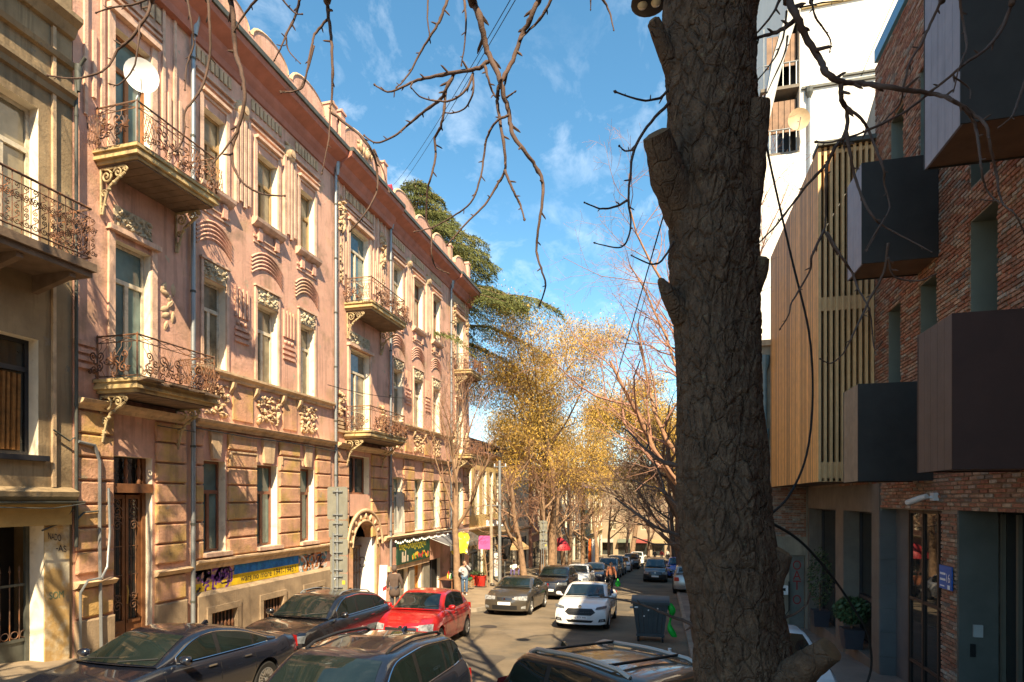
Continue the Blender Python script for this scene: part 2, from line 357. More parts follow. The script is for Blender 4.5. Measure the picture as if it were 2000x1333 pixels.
# ------------------------------------------------------------------ wrought iron
def spiral(cx, cz, r, turns, a0, sgn=1, n=26, r1=.12):
    return [(cx+r*(1-(1-r1)*k/n)*math.cos(a0+sgn*turns*2*math.pi*k/n), cz+r*(1-(1-r1)*k/n)*math.sin(a0+sgn*turns*2*math.pi*k/n)) for k in range(n+1)]
def scroll_mesh(kind, mat, th=.0175):
    mb = MB()
    def T(p2, t=th): mb.tube([(0, y, z) for y, z in p2], t, 4)
    if kind == 'C':      # two facing volutes joined by a bow
        T(spiral(-.11, -.12, .11, 1.35, math.pi*.5, -1)[::-1]+spiral(-.11, .12, .11, 1.35, -math.pi*.5, 1))
        T(spiral(.10, .0, .09, 1.4, math.pi, 1))
    elif kind == 'S':
        a = spiral(0, -.16, .13, 1.5, math.pi*.5, 1); b = spiral(0, .13, .10, 1.5, -math.pi*.5, 1); T(a[::-1]+b)
        T(spiral(.13, -.20, .07, 1.2, math.pi*.2, 1, 16))
    elif kind == 'leaf':
        for i in range(9):
            a = -math.pi*.5+i*math.pi/8*2; T([(0, -.05), (.08*math.cos(a), .1*math.sin(a)), (.15*math.cos(a+.35), .2*math.sin(a+.35))], .02)
    elif kind == 'net':
        for i in range(5):
            T([(-.16+i*.08, -.3), (-.16+i*.08+(.10 if i < 4 else .02), 0), (-.16+i*.08, .3)], .009); T([(-.16+i*.08+.04, -.3), (-.16+i*.08-.06, 0), (-.16+i*.08+.04, .3)], .009)
    return mesh_of(mb, kind+'_scroll', mat, 60)
SC = {}
def sc(kind, mat):
    k = (kind, mat.name)
    if k not in SC: SC[k] = scroll_mesh(kind, mat)
    return SC[k]
def belly(z):                       # outward bulge of the railing over its height 0..1
    return .02+.17*math.sin(max(0, min(1, z/.72))*math.pi)**1.2 if z < .72 else .02
def bombe_balcony(parent, s0, s1, z, dep, seed=1, boards=True, worn=0):
    rr = random.Random(seed); mb = MB()
    for p, (e, zz0, zz1) in enumerate(((.0, -.07, .0), (-.05, -.15, -.07), (-.02, -.22, -.15), (-.10, -.30, -.22))):
        fbox(mb, FL, s0-e*.0+(-e)*1.0, s1+e, z+zz0, z+zz1, .0, dep+e, 0)
    slab = mb.build('balcony', m_slab, parent)
    if worn:        # broken edge boards of the lower balcony
        for k in range(6):
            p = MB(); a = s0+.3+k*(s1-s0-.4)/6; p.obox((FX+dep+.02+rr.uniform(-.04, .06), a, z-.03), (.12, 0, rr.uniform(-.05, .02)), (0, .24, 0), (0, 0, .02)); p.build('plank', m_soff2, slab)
    nb = 9
    for k in range(nb):          # boarded underside
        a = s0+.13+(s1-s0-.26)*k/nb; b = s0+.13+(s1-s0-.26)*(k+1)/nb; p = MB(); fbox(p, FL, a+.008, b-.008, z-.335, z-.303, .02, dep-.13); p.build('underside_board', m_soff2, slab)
    h = .98; o = .10               # railing line set in from the slab edge
    d = dep-o; a, b = s0+o, s1-o
    for nm, hh, w in (('top_rail', h, .035), ('second_rail', h-.15, .02), ('bottom_rail', .07, .025)):
        p = MB(); p.tube([FL(a, z+hh, .02), FL(a, z+hh, d), FL(b, z+hh, d), FL(b, z+hh, .02)], w*.6, 6); p.build(nm, m_iron2, slab, 40)
    for ss, dd in ((a, d), (b, d), (a, .03), (b, .03)):
        p = MB(); p.tube([FL(ss, z, dd), FL(ss, z+h, dd)], .022, 6); p.tube([FL(ss, z+h, dd), FL(ss, z+h+.05, dd)], [.03, .005], 6); p.build('rail_post', m_iron2, slab, 40)
    def run(along, n, P, side):
        for k in range(n):          # lattice crosses under the top rail
            u0, u1 = k/n, (k+1)/n; p = MB(); q = [P(u0, h-.15, 0), P(u1, h, 0), P(u0, h, 0), P(u1, h-.15, 0)]
            p.tube(q[:2], .008, 4); p.tube(q[2:], .008, 4); p.build('lattice_cross', m_iron2, slab)
        nbars = int(along/.13)
        for k in range(1, nbars):
            if rr.random() < .35: continue
            u = k/nbars; p = MB(); p.tube([P(u, zz, belly(zz)) for zz in (.07, .15, .24, .33, .42, .52, .62, .72, .83)], .008, 4); p.build('belly_bar', m_iron2, slab, 60)
        m = max(3, int(along/.235)); kinds = ['C', 'net', 'S', 'C', 'leaf', 'S', 'net', 'C']
        for k in range(m):
            u = (k+.5)/m; zz = .36; q = P(u, zz, belly(zz)+.02); kd = kinds[(k+seed) % 8]
            place('scroll', sc(kd, m_iron), slab, q, (0, -.08, side+(math.pi if k % 2 else 0)), (1, 1.0, 1.0))
            if k % 2 == 0: q = P(u, .16, belly(.16)+.02); place('scroll', sc('S' if k % 4 else 'C', m_iron), slab, q, (rr.uniform(-1, 1), 0, side), (.62, .62, .62))
    run(b-a, max(3, int((b-a)/.42)), lambda u, zz, e: Vector(FL(a+(b-a)*u, z+zz, d+e)), 0)
    run(d, 2, lambda u, zz, e: Vector(FL(a-e, z+zz, .03+(d-.03)*u)), math.pi/2)
    run(d, 2, lambda u, zz, e: Vector(FL(b+e, z+zz, .03+(d-.03)*u)), math.pi/2)
    for ss in (s0+.18, s1-.18):          # cast scroll bracket below
        p = MB(); zt = z-.34
        def T(pts, t): p.tube([FL(ss, zt+q, w) for w, q in pts], t, 6)
        T([(.04, -.02), (.75, -.02)], .028); T([(.035, -.02), (.035, -1.05)], .028)
        T(spiral(.20, -.20, .16, 1.6, math.pi*.6, -1), .024); T(spiral(.52, -.15, .12, 1.5, math.pi*.9, -1), .022); T(spiral(.74, -.10, .07, 1.3, math.pi, -1), .02)
        T([(.72, -.17), (.5, -.30), (.30, -.42), (.2, -.6), (.13, -.85), (.08, -1.05)], .03)
        T(spiral(.13, -.58, .09, 1.4, 0, 1), .02); T(spiral(.10, -.86, .07, 1.4, 0, 1), .02)
        for q in ((.42, -.36, .05), (.27, -.5, .05), (.6, -.25, .04), (.33, -.13, .035)): p.lathe([(0, -q[2]), (q[2]*.8, -q[2]*.5), (q[2], 0), (q[2]*.8, q[2]*.5), (0, q[2])], 8, FL(ss, zt+q[1], q[0]))
        p.build('bracket', m_cast, slab, 50)
    return slab
def relief(parent, s0, s1, z0, z1, seed, n=26, dep=.09, mat=None, name='relief_ornament', F=FL, leaf=.11):
    rr = random.Random(seed); mb = MB()
    for k in range(n):
        s = rr.uniform(s0+.04, s1-.04); z = rr.uniform(z0+.04, z1-.04); a = rr.uniform(0, 6.28); l = leaf*rr.uniform(.6, 1.3); w = l*rr.uniform(.35, .6); d = dep*rr.uniform(.6, 1.25)
        ca, sa = math.cos(a), math.sin(a); rows = []
        for t, ww, dd in ((-1, .1, .05), (-.5, .8, .7), (.1, 1, 1), (.65, .6, .9), (1, .05, .35)):
            row = []
            for q in (-1, -.5, 0, .5, 1):
                x, y = t*l, q*w*ww; e = d*dd*(1-q*q*.85)+(-.25*d if q == 0 else 0)
                row.append(F(s+x*ca-y*sa, z+x*sa+y*ca, max(.0, e)))
            rows.append(row)
        mb.grid(rows)
    return mb.build(name, mat or m_trim, parent, 50)
# ------------------------------------------------------------------ pink corner-long house
BAYB = [(13.72, 14.6), (15.95, 16.98), (18.2, 19.1)]
BAYD = [(25.55, 26.6), (27.95, 29.05), (30.5, 31.5)]
def downpipe(parent, s, z0, z1, r=.075, mat=None, d=.12):
    mb = MB(); mb.tube([FL(s, z0, d), FL(s, z1-.5, d), FL(s, z1-.25, d), FL(s, z1, d+.25)], r, 10); 
    mb.lathe([(r, -.45), (r*2.0, -.1), (r*2.1, 0), (r*2.1, .12)], 10, FL(s, z1-.25, d+.06)); p = mb.build('downpipe', mat or m_zinc, parent, 40)
    q = MB()
    for z in np.arange(z0+1, z1-1, 2.1): q.lathe([(r*1.2, -.03), (r*1.2, .03)], 10, FL(s, z, d))
    q.build('pipe_collar', m_lead, p, 40); return p
def pink_building():
    T = thing('pink_house', 'long three storey pink stucco house with iron balconies and arched parapet', 'building', (FX, 23, gz(23)))
    Z0 = -3.2; ops = []
    for s0, s1 in BAYB: ops += [(s0, s1, 1.53, 4.14), (s0, s1, 6.8, 9.25), (s0, s1, 11.9, 14.05)]
    for s0, s1 in BAYD: ops += [(s0, s1, 1.45, 4.1), (s0, s1, 6.8, 9.25), (s0, s1, 11.9, 14.3)]
    ops += [(10.98, 12.05, -.75, 4.07), (10.98, 12.0, 5.75, 9.15), (10.98, 12.0, 10.95, 14.15)]       # bay A
    ops += [(21.55, 23.25, 3.25, 4.85), (21.6, 23.25, 5.85, 9.25), (21.6, 23.2, 11.0, 14.3)]          # bay C
    ops += [(21.5, 24.15, -2.2, 2.35)]                                                                 # archway
    ops += [(34.2, 35.5, 1.5, 4.1), (34.2, 35.5, 5.9, 9.2), (34.2, 35.5, 11.0, 14.3)]                # bay E
    for a in (13.85, 16.05, 18.35): ops.append((a, a+1.02, -.95 if a < 18 else -1.0, -.18))             # basement grilles
    ops += [(26.0, 27.2, -3.0, -.35), (27.9, 28.9, -3.0, -.35), (29.9, 31.6, -3.0, -.3), (33.6, 35.8, -3.0, .1)]   # shop openings
    mb = MB(); wall_open(mb, FL, 10.0, 36.7, Z0, 16.6, ops, .34, 0, 1)
    # body behind and end wall
    mb.box(FX-9, FX-1.9, 10.0, 36.7, Z0, 17.0, 0); mb.box(FX-1.9, FX-.003, 36.62, 36.7, Z0, 16.6, 0); mb.box(FX-1.9, FX-.003, 10.0, 10.06, Z0, 16.6, 0)
    mb.build('wall', [m_pink, m_jamb], T)
    rf = MB(); rf.prism([(-9.2, 17.0), (-4.5, 19.0), (-.2, 17.0)], lambda p, q, a: FL(a, q, p), 10, 36.7); rf.build('roof', m_roof, T)
    # windows
    for s0, s1 in BAYB:
        make_window(T, FL, s0, s1, 1.53, 4.14, .3, m_frame_b, m_pane_t, .66)
        make_window(T, FL, s0, s1, 6.8, 9.25, .28, m_frame_w, m_pane, .68)
        make_window(T, FL, s0, s1, 11.9, 14.05, .28, M('ochre_frame', (.36, .24, .11), .7, .2, 5, .2), m_pane, .62)
    for i, (s0, s1) in enumerate(BAYD):
        make_window(T, FL, s0, s1, 1.45, 4.1, .3, m_frame_w, m_pane_t, .66)
        make_window(T, FL, s0, s1, 6.8, 9.25, .28, m_frame_w, m_pane, .68)
        make_window(T, FL, s0, s1, 11.9, 14.3, .28, m_frame_b if i else m_frame_w, m_pane, .68)
    make_window(T, FL, 10.98, 12.0, 5.75, 9.15, .26, m_frame_w, m_pane_t, .74, rails=0)
    make_window(T, FL, 10.98, 12.0, 10.95, 14.15, .26, M('orange_frame', (.34, .14, .05), .6, .2, 5, .2), m_pane_t, .74)
    make_window(T, FL, 21.6, 23.25, 5.85, 9.25, .26, m_frame_w, m_pane, .74, rails=2)
    make_window(T, FL, 21.6, 23.2, 11.0, 14.3, .26, m_frame_w, m_pane_t, .74, rails=1)
    make_window(T, FL, 21.55, 23.25, 3.25, 4.85, .32, m_frame_b, m_pane_d, 0)
    for z0, z1 in ((1.5, 4.1), (5.9, 9.2), (11.0, 14.3)): make_window(T, FL, 34.2, 35.5, z0, z1, .28, m_frame_w, m_pane_t, .72)
    # rusticated ground storey, block by block
    nrow = 7; zr0, zr1 = 1.37, 5.02; hh = (zr1-zr0)/nrow
    cols = [(10.05, 10.93, 0), (12.13, 13.08, 0), (13.4, 13.68, 0), (14.66, 15.9, 0), (17.04, 18.15, 0), (19.16, 20.1, 0), (20.55, 21.45, 0), (23.4, 24.9, 0), (25.2, 25.5, 0), (26.66, 27.9, 0), (29.1, 30.45, 0), (31.55, 32.9, 0), (33.4, 34.15, 0), (35.55, 36.6, 0)]
    for a, b, _ in cols:
        for r_ in range(nrow): block(T, a, b, zr0+r_*hh+.025, zr0+(r_+1)*hh-.025, .085)
    for s0, s1 in BAYB+BAYD[:0]:          # keystone lintels and framed panels above the windows
        p = MB(); p.prism([(s0+.3, 4.2), (s1-.3, 4.2), (s1-.2, 5.0), (s0+.2, 5.0)], lambda p_, q, a: FL(p_, q, a), 0, .1); p.build('keystone', m_trim, T)
    for a in (14.7, 17.1):
        mb = MB()
        for x0, x1, q0, q1 in ((a, a+1.2, 4.42, 4.47), (a, a+.05, 4.2, 4.42), (a+1.15, a+1.2, 4.2, 4.42)): fbox(mb, FL, x0, x1, q0, q1, .086, .11)
        mb.build('panel_moulding', m_trim, T)
    # lower jamb blocks for the house door bay, plinth, basement surrounds
    for a, b in ((10.05, 10.93), (12.13, 13.08)):
        block(T, a, b, .42, 1.05, .07); block(T, a-.02, b+.02, -1.4, .36, .10, m_plinth)
    mb = MB(); extrude_profile(mb, FL, [(0, 1.08), (.07, 1.08), (.12, 1.16), (.13, 1.22), (.24, 1.30), (.24, 1.35), (0, 1.36)], 13.32, 20.3); extrude_profile(mb, FL, [(0, 1.06), (.12, 1.1), (.2, 1.2), (0, 1.24)], 10.0, 10.95); extrude_profile(mb, FL, [(0, 1.06), (.12, 1.1), (.2, 1.2), (0, 1.24)], 12.1, 13.2); mb.build('base_ledge', m_trim, T)
    mb = MB(); extrude_profile(mb, FL, [(0, 1.08), (.12, 1.15), (.2, 1.28), (0, 1.36)], 24.6, 33.1); mb.build('base_ledge', m_trim, T)
    for s0, s1 in BAYB: p = MB(); fbox(p, FL, s0-.08, s1+.08, 1.42, 1.53, -.05, .2); p.build('window_sill', m_trim2, T)
    pl = MB(); bops = [(13.85, 14.87, -.95, -.18), (16.05, 17.07, -.95, -.18), (18.35, 19.37, -1.0, -.18)]
    wall_open(pl, FL, 13.4, 20.4, -2.6, .36, bops, .3, 0, 0, .16); pl.add([FL(13.4, .36, .16), FL(20.4, .36, .16), FL(20.4, .46, 0), FL(13.4, .46, 0)], [(0, 1, 2, 3)]); pl.add([FL(13.4, -2.6, .16), FL(13.4, .36, .16), FL(13.4, .46, 0), FL(13.4, -2.6, 0)], [(0, 1, 2, 3)])
    plo = pl.build('plinth', m_plinth, T)
    for a, b, c, d in bops:
        mb = MB()
        fbox(mb, FL, a-.16, a-.0, c-.7, d+.02, .163, .20); fbox(mb, FL, b, b+.16, c-.7, d+.02, .163, .20); fbox(mb, FL, a-.16, b+.16, d+.02, d+.2, .163, .205); mb.build('grille_surround', m_plinth, plo)
        k0 = MB(); fbox(k0, FL, a, b, c, d, -.02, -.01); k0.build('grille_back', m_black, plo)
        for k in range(7):
            s = a+.07+k*(b-a-.14)/6; mb = MB(); mb.lathe([(.018, 0), (.018, .22), (.035, .27), (.045, .36), (.035, .45), (.018, .5), (.018, .77)], 8, FL(s, c, .07)); mb.build('grille_bar', m_iron, plo, 50)
    # floor bands
    def band(z, prof, segs, nm, mat=m_trim):
        for a, b, e in segs:
            mb = MB(); extrude_profile(mb, FL, [(p+ (e if p > 0 else 0), z+q) for p, q in prof], a, b); mb.build(nm, mat, T)
    segs = [(10.02, 13.1, .0), (13.35, 20.25, .0), (20.5, 25.0, .03), (25.2, 33.0, 0), (33.35, 36.68, .03)]
    band(5.05, [(0, 0), (.1, .0), (.14, .07), (.26, .13), (.3, .2), (0, .26)], segs, 'storey_band')
    band(6.52, [(0, 0), (.08, .02), (.1, .1), (.2, .17), (.2, .24), (0, .27)], segs[1:2]+segs[3:4], 'sill_band', m_soffit if False else m_trim)
    # relief panels under the first floor windows
    for bay in (BAYB, BAYD):
        for i, (s0, s1) in enumerate(bay): relief(T, s0-.02, s1+.12, 5.42, 6.42, 30+i, 80, .12, leaf=.085)
        for (a0, a1), (b0, b1) in zip(bay, bay[1:]):
            fb = MB(); fbox(fb, FL, a1+.28, b0-.2, 5.42, 6.4, 0, .04); fb.build('plain_panel', m_block, T)
            for s in (a1+.2, b0-.1):
                fb = MB(); fb.prism([(0, 6.5), (.2, 6.5), (.16, 6.36), (.06, 6.25), (0, 6.15)], lambda p, q, a: FL(a, q, p), s-.06, s+.06); fb.build('console', m_trim, T)
    # first floor window surrounds, floral lintels, groove panels
    for bay in (BAYB, BAYD):
        for i, (s0, s1) in enumerate(bay):
            mb = MB(); fbox(mb, FL, s0-.10, s0-.001, 6.8, 9.75, 0, .05); fbox(mb, FL, s1+.001, s1+.10, 6.8, 9.75, 0, .05); fbox(mb, FL, s0-.13, s1+.13, 9.76, 9.82, 0, .10); mb.build('window_surround', m_trim2, T)
            pb = MB(); fbox(pb, FL, s0, s1, 9.27, 9.75, 0, .03); pb.build('lintel_plate', m_stone, T); relief(T, s0, s1, 9.28, 9.74, 60+i, 56, .1, m_stone, 'floral_lintel', lambda s, z, d: FL(s, z, d+.02), .065)
            for k in range(5):          # fan of curved ribs above
                mb = MB(); zz = 10.12+k*.12; pts = []
                for j in range(11):
                    u = j/10*2-1; pts.append(FL((s0+s1)/2+u*(s1-s0+.5)/2, zz+.34*(1-u*u), .012))
                mb.tube(pts, .036, 5); mb.build('arch_rib', m_pink, T, 60)
            # sill of the top storey with two small consoles
            mb = MB(); extrude_profile(mb, FL, [(0, 11.62), (.1, 11.66), (.2, 11.76), (.22, 11.86), (0, 11.9)], s0-.22, s1+.22); mb.build('window_sill', m_trim2, T)
            for s in (s0+.1, s1-.1): mb = MB(); fbox(mb, FL, s-.09, s+.09, 11.22, 11.6, 0, .1); mb.build('console', m_pink, T)
            mb = MB()
            for q in (11.12, 11.3): fbox(mb, FL, s0-.15, s1+.15, q, q+.05, 0, .04)
            mb.build('string_moulding', m_trim2, T)
            mb = MB(); fbox(mb, FL, s0-.13, s0, 11.9, 14.4, 0, .05); fbox(mb, FL, s1, s1+.13, 11.9, 14.4, 0, .05); fbox(mb, FL, s0+.001, s1-.001, 14.31, 14.4, 0, .05); fbox(mb, FL, s0-.1, s1+.1, 14.41, 14.5, 0, .15); fbox(mb, FL, s0-.3, s1+.3, 14.86, 14.93, 0, .1); fbox(mb, FL, s0-.3, s1+.3, 14.68, 14.73, 0, .07); mb.build('window_surround', m_trim2, T)
            for k in range(8): block(T, s0-.25+k*.18*(s1-s0+.5)/1.44, s0-.25+k*.18*(s1-s0+.5)/1.44+.125, 15.18, 15.5, .05, m_trim, 0, 'dentil', .01)
        mids = [(bay[i][1]+bay[i+1][0])/2 for i in (0, 1)]
        for k, c in enumerate(mids):
            for j in range(4):          # fluted pilaster of the top storey
                s = c-.27+j*.18; p = MB(); fbox(p, FL, s-.055, s+.055, 11.95+(.12*(j % 2)), 14.65, .0, .09); p.build('flute', m_trim2, T)
            p = MB(); p.lathe([(0, .16), (.14, .15), (.25, .1), (.28, .04), (.3, 0)], 16, FL(c, 14.85, 0), 'x'); p.lathe([(.12, .155), (.12, .2), (0, .21)], 12, FL(c, 14.85, 0), 'x'); p.build('capital_medallion', m_trim, T, 40)
            relief(T, c-.28, c+.28, 14.55, 15.2, 90+k, 20, .14, leaf=.1, name='capital_foliage')
            for j in range(4):          # groove panel of the first storey
                s = c-.26+j*.17; p = MB(); fbox(p, FL, s-.045, s+.045, 8.55, 9.45, 0, .06); p.build('flute', m_pink, T)
            for j in range(3): p = MB(); p.lathe([(0, .08), (.06, .06), (.075, 0)], 10, FL(c-.18+j*.18, 8.38, 0), 'x'); p.build('drop_boss', m_pink, T, 50)
            for q in (8.2, 8.02, 7.84): p = MB(); fbox(p, FL, c-.32, c+.32, q-.045, q+.045, 0, .06); p.build('fillet', m_pink, T)
    # balcony bays
    for a, b, ex in ((10.05, 13.1, 0), (20.5, 24.9, 1), (33.4, 36.6, 1)):
        c = (a+b)/2 if a > 15 else 11.5
        ds0, ds1 = {10.05: (10.98, 12.0), 20.5: (21.6, 23.25), 33.4: (34.2, 35.5)}[a]
        for z0, z1 in ((11.4, 16.0),):
            for side in (0, 1):
                base = (a+.12) if side == 0 else (ds1+.28); wd = (ds0-.2-base) if side == 0 else (b-.1-base)
                n = max(2, int(wd/.17))
                for j in range(n):
                    s = base+(j+.5)*wd/n; p = MB(); fbox(p, FL, s-.04, s+.04, 11.6+.5*((j+side) % 2), 13.6 if j % 2 else 15.9, 0, .055); p.build('flute', m_trim2, T)
        pb = MB(); fbox(pb, FL, ds0, ds1, 9.45, 9.95, 0, .03); pb.build('lintel_plate', m_stone, T); relief(T, ds0, ds1, 9.46, 9.94, int(a), 60, .1, m_stone, 'floral_lintel', lambda s, z, d: FL(s, z, d+.02), .07)
        for z0, z1 in ((5.8, 9.2), (11.0, 14.3)):
            mb = MB(); fbox(mb, FL, ds0-.16, ds0, z0, z1+.1, 0, .06); fbox(mb, FL, ds1, ds1+.16, z0, z1+.1, 0, .06); fbox(mb, FL, ds0-.2, ds1+.2, z1+.1, z1+.22, 0, .16); mb.build('door_surround', m_trim2, T)
        for k in range(8): w8 = (ds1-ds0+.7)/8; block(T, ds0-.35+k*w8, ds0-.35+k*w8+.7*w8, 15.15, 15.5, .05, m_trim, 0, 'dentil', .01)
        for q in (14.6, 14.75, 14.9): p = MB(); fbox(p, FL, ds0-.3, ds1+.3, q, q+.06, 0, .06+.03*(q-14.5)); p.build('string_moulding', m_trim2, T)
        if ex:
            for s, w in ((a+.42, .5), (b-.42, .5)):
                relief(T, s-w/2, s+w/2, 13.6, 15.1, int(s), 40, .2, leaf=.13, name='lion_cartouche'); relief(T, s-.16, s+.16, 11.6, 13.2, int(s)+5, 22, .1, leaf=.1, name='garland')
                relief(T, s-w/2, s+w/2, 6.3, 7.3, int(s)+9, 36, .18, leaf=.12, name='floral_boss')
                for q in (5.75, 5.9, 6.05, 6.2): p = MB(); fbox(p, FL, s-.35, s+.35, q-.05, q+.05, 0, .09); p.build('fillet', m_trim, T)
            mb = MB()
            for k in range(50): z = 7.4+k*.17; fbox(mb, FL, a+.02, a+.15, z, z+.11, 0, .05)
            oo = mb.build('tile_chain', m_trim, T)
        else:
            relief(T, 12.35, 12.8, 7.4, 8.6, 77, 10, .05, leaf=.14, name='worn_plaster_leaf')
            for q in (6.0, 6.17, 6.34, 6.51): p = MB(); fbox(p, FL, 10.02, 10.5, q-.05, q+.05, 0, .06); p.build('fillet', m_pink, T)
    bombe_balcony(T, 10.45, 12.95, 10.92, 1.25, 1)
    bombe_balcony(T, 10.45, 12.95, 5.74, 1.25, 2, worn=1)
    bombe_balcony(T, 21.2, 24.45, 10.95, 1.25, 3)
    bombe_balcony(T, 21.1, 24.45, 5.78, 1.25, 4)
    bombe_balcony(T, 33.9, 36.3, 10.95, 1.1, 5)
    bombe_balcony(T, 33.9, 36.3, 5.78, 1.1, 6)
    # eaves and gutter
    for a, b, e in ((9.98, 13.2, .12), (13.2, 20.4, 0), (20.4, 25.1, .16), (25.1, 33.2, 0), (33.2, 36.85, .12)):
        mb = MB(); extrude_profile(mb, FL, [(0, 15.6), (.06+e, 15.62), (.1+e, 15.8), (.2+e, 15.95), (.24+e, 16.08), (.62+e, 16.3), (.66+e, 16.46), (0, 16.62)], a, b); mb.build('cornice', m_soffit, T)
        mb = MB(); fbox(mb, FL, a, b, 16.47, 16.62, .56+e, .72+e); mb.build('gutter', m_lead, T)
    # parapet: swept gables between posts
    def arc(c, w, z, h, n=12): return [(c+w/2*math.cos(math.pi*k/n), z+h*math.sin(math.pi*k/n)) for k in range(n, -1, -1)]
    for a, b, arcs in ((10.0, 13.1, [(11.5, 2.4, .9)]), (13.5, 20.2, [(14.7, 1.7, .5), (16.6, 1.8, .5), (18.7, 2.0, .55)]), (20.7, 24.9, [(22.7, 3.4, .95)]), (25.3, 32.9, [(26.8, 2.4, .6), (29.2, 2.0, .5), (31.6, 2.2, .6)]), (33.5, 36.5, [(35, 2.2, .7)])):
        zb = 17.45; out = [(a, 16.6), (a, zb)]; lines = []
        for c, w, h in arcs: out += arc(c, w, zb, h); lines.append(arc(c, w, zb, h))
        out += [(b, zb), (b, 16.6)]; mb = MB(); mb.prism(out, lambda p, q, d: FL(p, q, d), -.3, .06); pp = mb.build('parapet', m_pink, T)
        for ln in lines: q = MB(); q.tube([FL(x, z+.03, .02) for x, z in ln], .07, 5); q.build('coping', m_trim, pp, 60)
        q = MB(); fbox(q, FL, a, b, zb-.42, zb-.36, .06, .1); q.build('parapet_moulding', m_trim, pp)
    for s, h in ((13.3, 18.2), (20.3, 18.5), (20.95, 18.6), (24.6, 18.6), (33.2, 18.4), (36.5, 18.6)):
        h -= .25; mb = MB(); fbox(mb, FL, s-.17, s+.17, 16.6, h, -.30, .10); fbox(mb, FL, s-.21, s+.21, h, h+.08, -.34, .14); mb.prism([(s-.17, h+.08), (s+.17, h+.08), (s, h+.22)], lambda p, q, d: FL(p, q, d), -.26, .08); mb.build('parapet_post', m_pink, T)
    relief(T, 22.1, 23.3, 17.0, 18.1, 5, 26, .14, leaf=.16, name='cartouche', F=lambda s, z, d: FL(s, z, d+.08))
    for s in (27.5, 30.2, 34.5):
        mb = MB(); mb.prism([(s-.6, 18.3), (s+.6, 18.3), (s, 19.1)], lambda p, q, d: FL(p, q, d), -2.5, -1.0); fbox(mb, FL, s-.5, s+.5, 17, 18.29, -2.5, -1.1); mb.build('dormer', m_red, T)
    for s, mt in ((13.25, m_zinc), (20.38, m_zinc), (25.1, m_zinc), (33.1, m_zinc)): downpipe(T, s, gz(s)+.2, 16.3, .06, mt, .12)
    downpipe(T, 10.0, 2.0, 12.6, .035, m_lead, .1)
    # house door
    D = MB(); fbox(D, FL, 10.98, 12.05, 3.2, 3.42, -.3, .02); fbox(D, FL, 10.98, 11.08, -1.2, 4.07, -.3, -.2); fbox(D, FL, 11.95, 12.05, -1.2, 4.07, -.3, -.2)
    door = D.build('door', m_wood_door, T)
    for s0, s1 in ((11.09, 11.5), (11.53, 11.94)):
        mb = MB(); fbox(mb, FL, s0, s1, -1.2, .1, -.31, -.25); fbox(mb, FL, s0, s0+.07, .1, 3.15, -.31, -.25); fbox(mb, FL, s1-.07, s1, .1, 3.15, -.31, -.25); fbox(mb, FL, s0+.07, s1-.07, 3.05, 3.15, -.31, -.25)
        mb.lathe([(.15, .05), (.17, .06), (.19, .05), (.19, .0)], 18, FL((s0+s1)/2, -.35, -.27), 'x'); fbox(mb, FL, s0+.03, s1-.03, .02, .1, -.26, -.22); mb.build('door_leaf', m_wood_door, door)
        gl = MB(); fbox(gl, FL, s0+.06, s1-.06, .1, 3.06, -.32, -.3); gl.build('door_glass', m_pane_d, door)
        gr = MB()
        for k in range(2): gr.tube([FL(s0+.14+k*.13, .15, -.25), FL(s0+.14+k*.13, 3.0, -.25)], .01, 5)
        for z in (.7, 1.2, 1.9, 2.6): gr.tube([FL(s0+.07, z, -.25), FL(s1-.07, z, -.25)], .01, 5)
        for z in (.45, 2.4, 2.75): gr.tube([FL((s0+s1)/2+p, z+q, -.24) for p, q in spiral(0, 0, .13, 1.6, 0)], .014, 5); gr.tube([FL((s0+s1)/2+p, z+q, -.24) for p, q in spiral(0, .2, .1, 1.6, 3.1, -1)], .014, 5)
        gr.build('door_grille', m_iron2, door, 60)
    tg = MB(); fbox(tg, FL, 11.08, 11.95, 3.42, 4.05, -.32, -.3); tg.build('transom_glass', m_pane_d, door)
    for s in (11.14, 11.5, 11.86): p = MB(); p.lathe([(.05, 0), (.05, .08), (.03, .12), (.06, .3), (.03, .42), (.045, .5), (.02, .62)], 10, FL(s, 3.43, -.22)); p.build('transom_baluster', m_wood_door, door, 50)
    hb = MB(); hb.tube([FL(11.52, .5, -.2), FL(11.52, .8, -.17), FL(11.52, .95, -.2)], .018, 6); hb.build('door_handle', M('brass', (.5, .36, .14), .35, .1, 3, 0, metal=.9), door, 50)
    # archway with its white gate wing
    cx, r0, r1, zs = 22.82, 1.02, 1.5, 1.05
    mb = MB(); n = 20
    outer = [(21.5, -2.4), (21.5, 2.35)]+[(24.15, 2.35), (24.15, -2.4)]
    pts = [(cx-r0, -2.4), (cx-r0, zs)]+[(cx-r0*math.cos(math.pi*k/n), zs+r0*math.sin(math.pi*k/n)) for k in range(1, n)]+[(cx+r0, zs), (cx+r0, -2.4)]
    # spandrel surround as strips between the opening and the rectangle
    def rim(p):
        s, z = p
        return (21.46 if s < cx else 24.19, z) if z <= zs+.01 else (cx+(s-cx)/r0*1.36 if abs((s-cx)/r0) < .999 else s, max(z, 2.36) if abs(s-cx) < r0*.75 else z+.6)
    for d0, d1 in ((.05, -.5),):
        for p, q in zip(pts, pts[1:]):
            P, Q = rim(p), rim(q); mb.add([FL(*p, d0), FL(*q, d0), FL(*Q, d0), FL(*P, d0)], [(0, 1, 2, 3)]); mb.add([FL(*p, d0), FL(*p, d1), FL(*q, d1), FL(*q, d0)], [(0, 1, 2, 3)])
    arch = mb.build('archway', m_block, T)
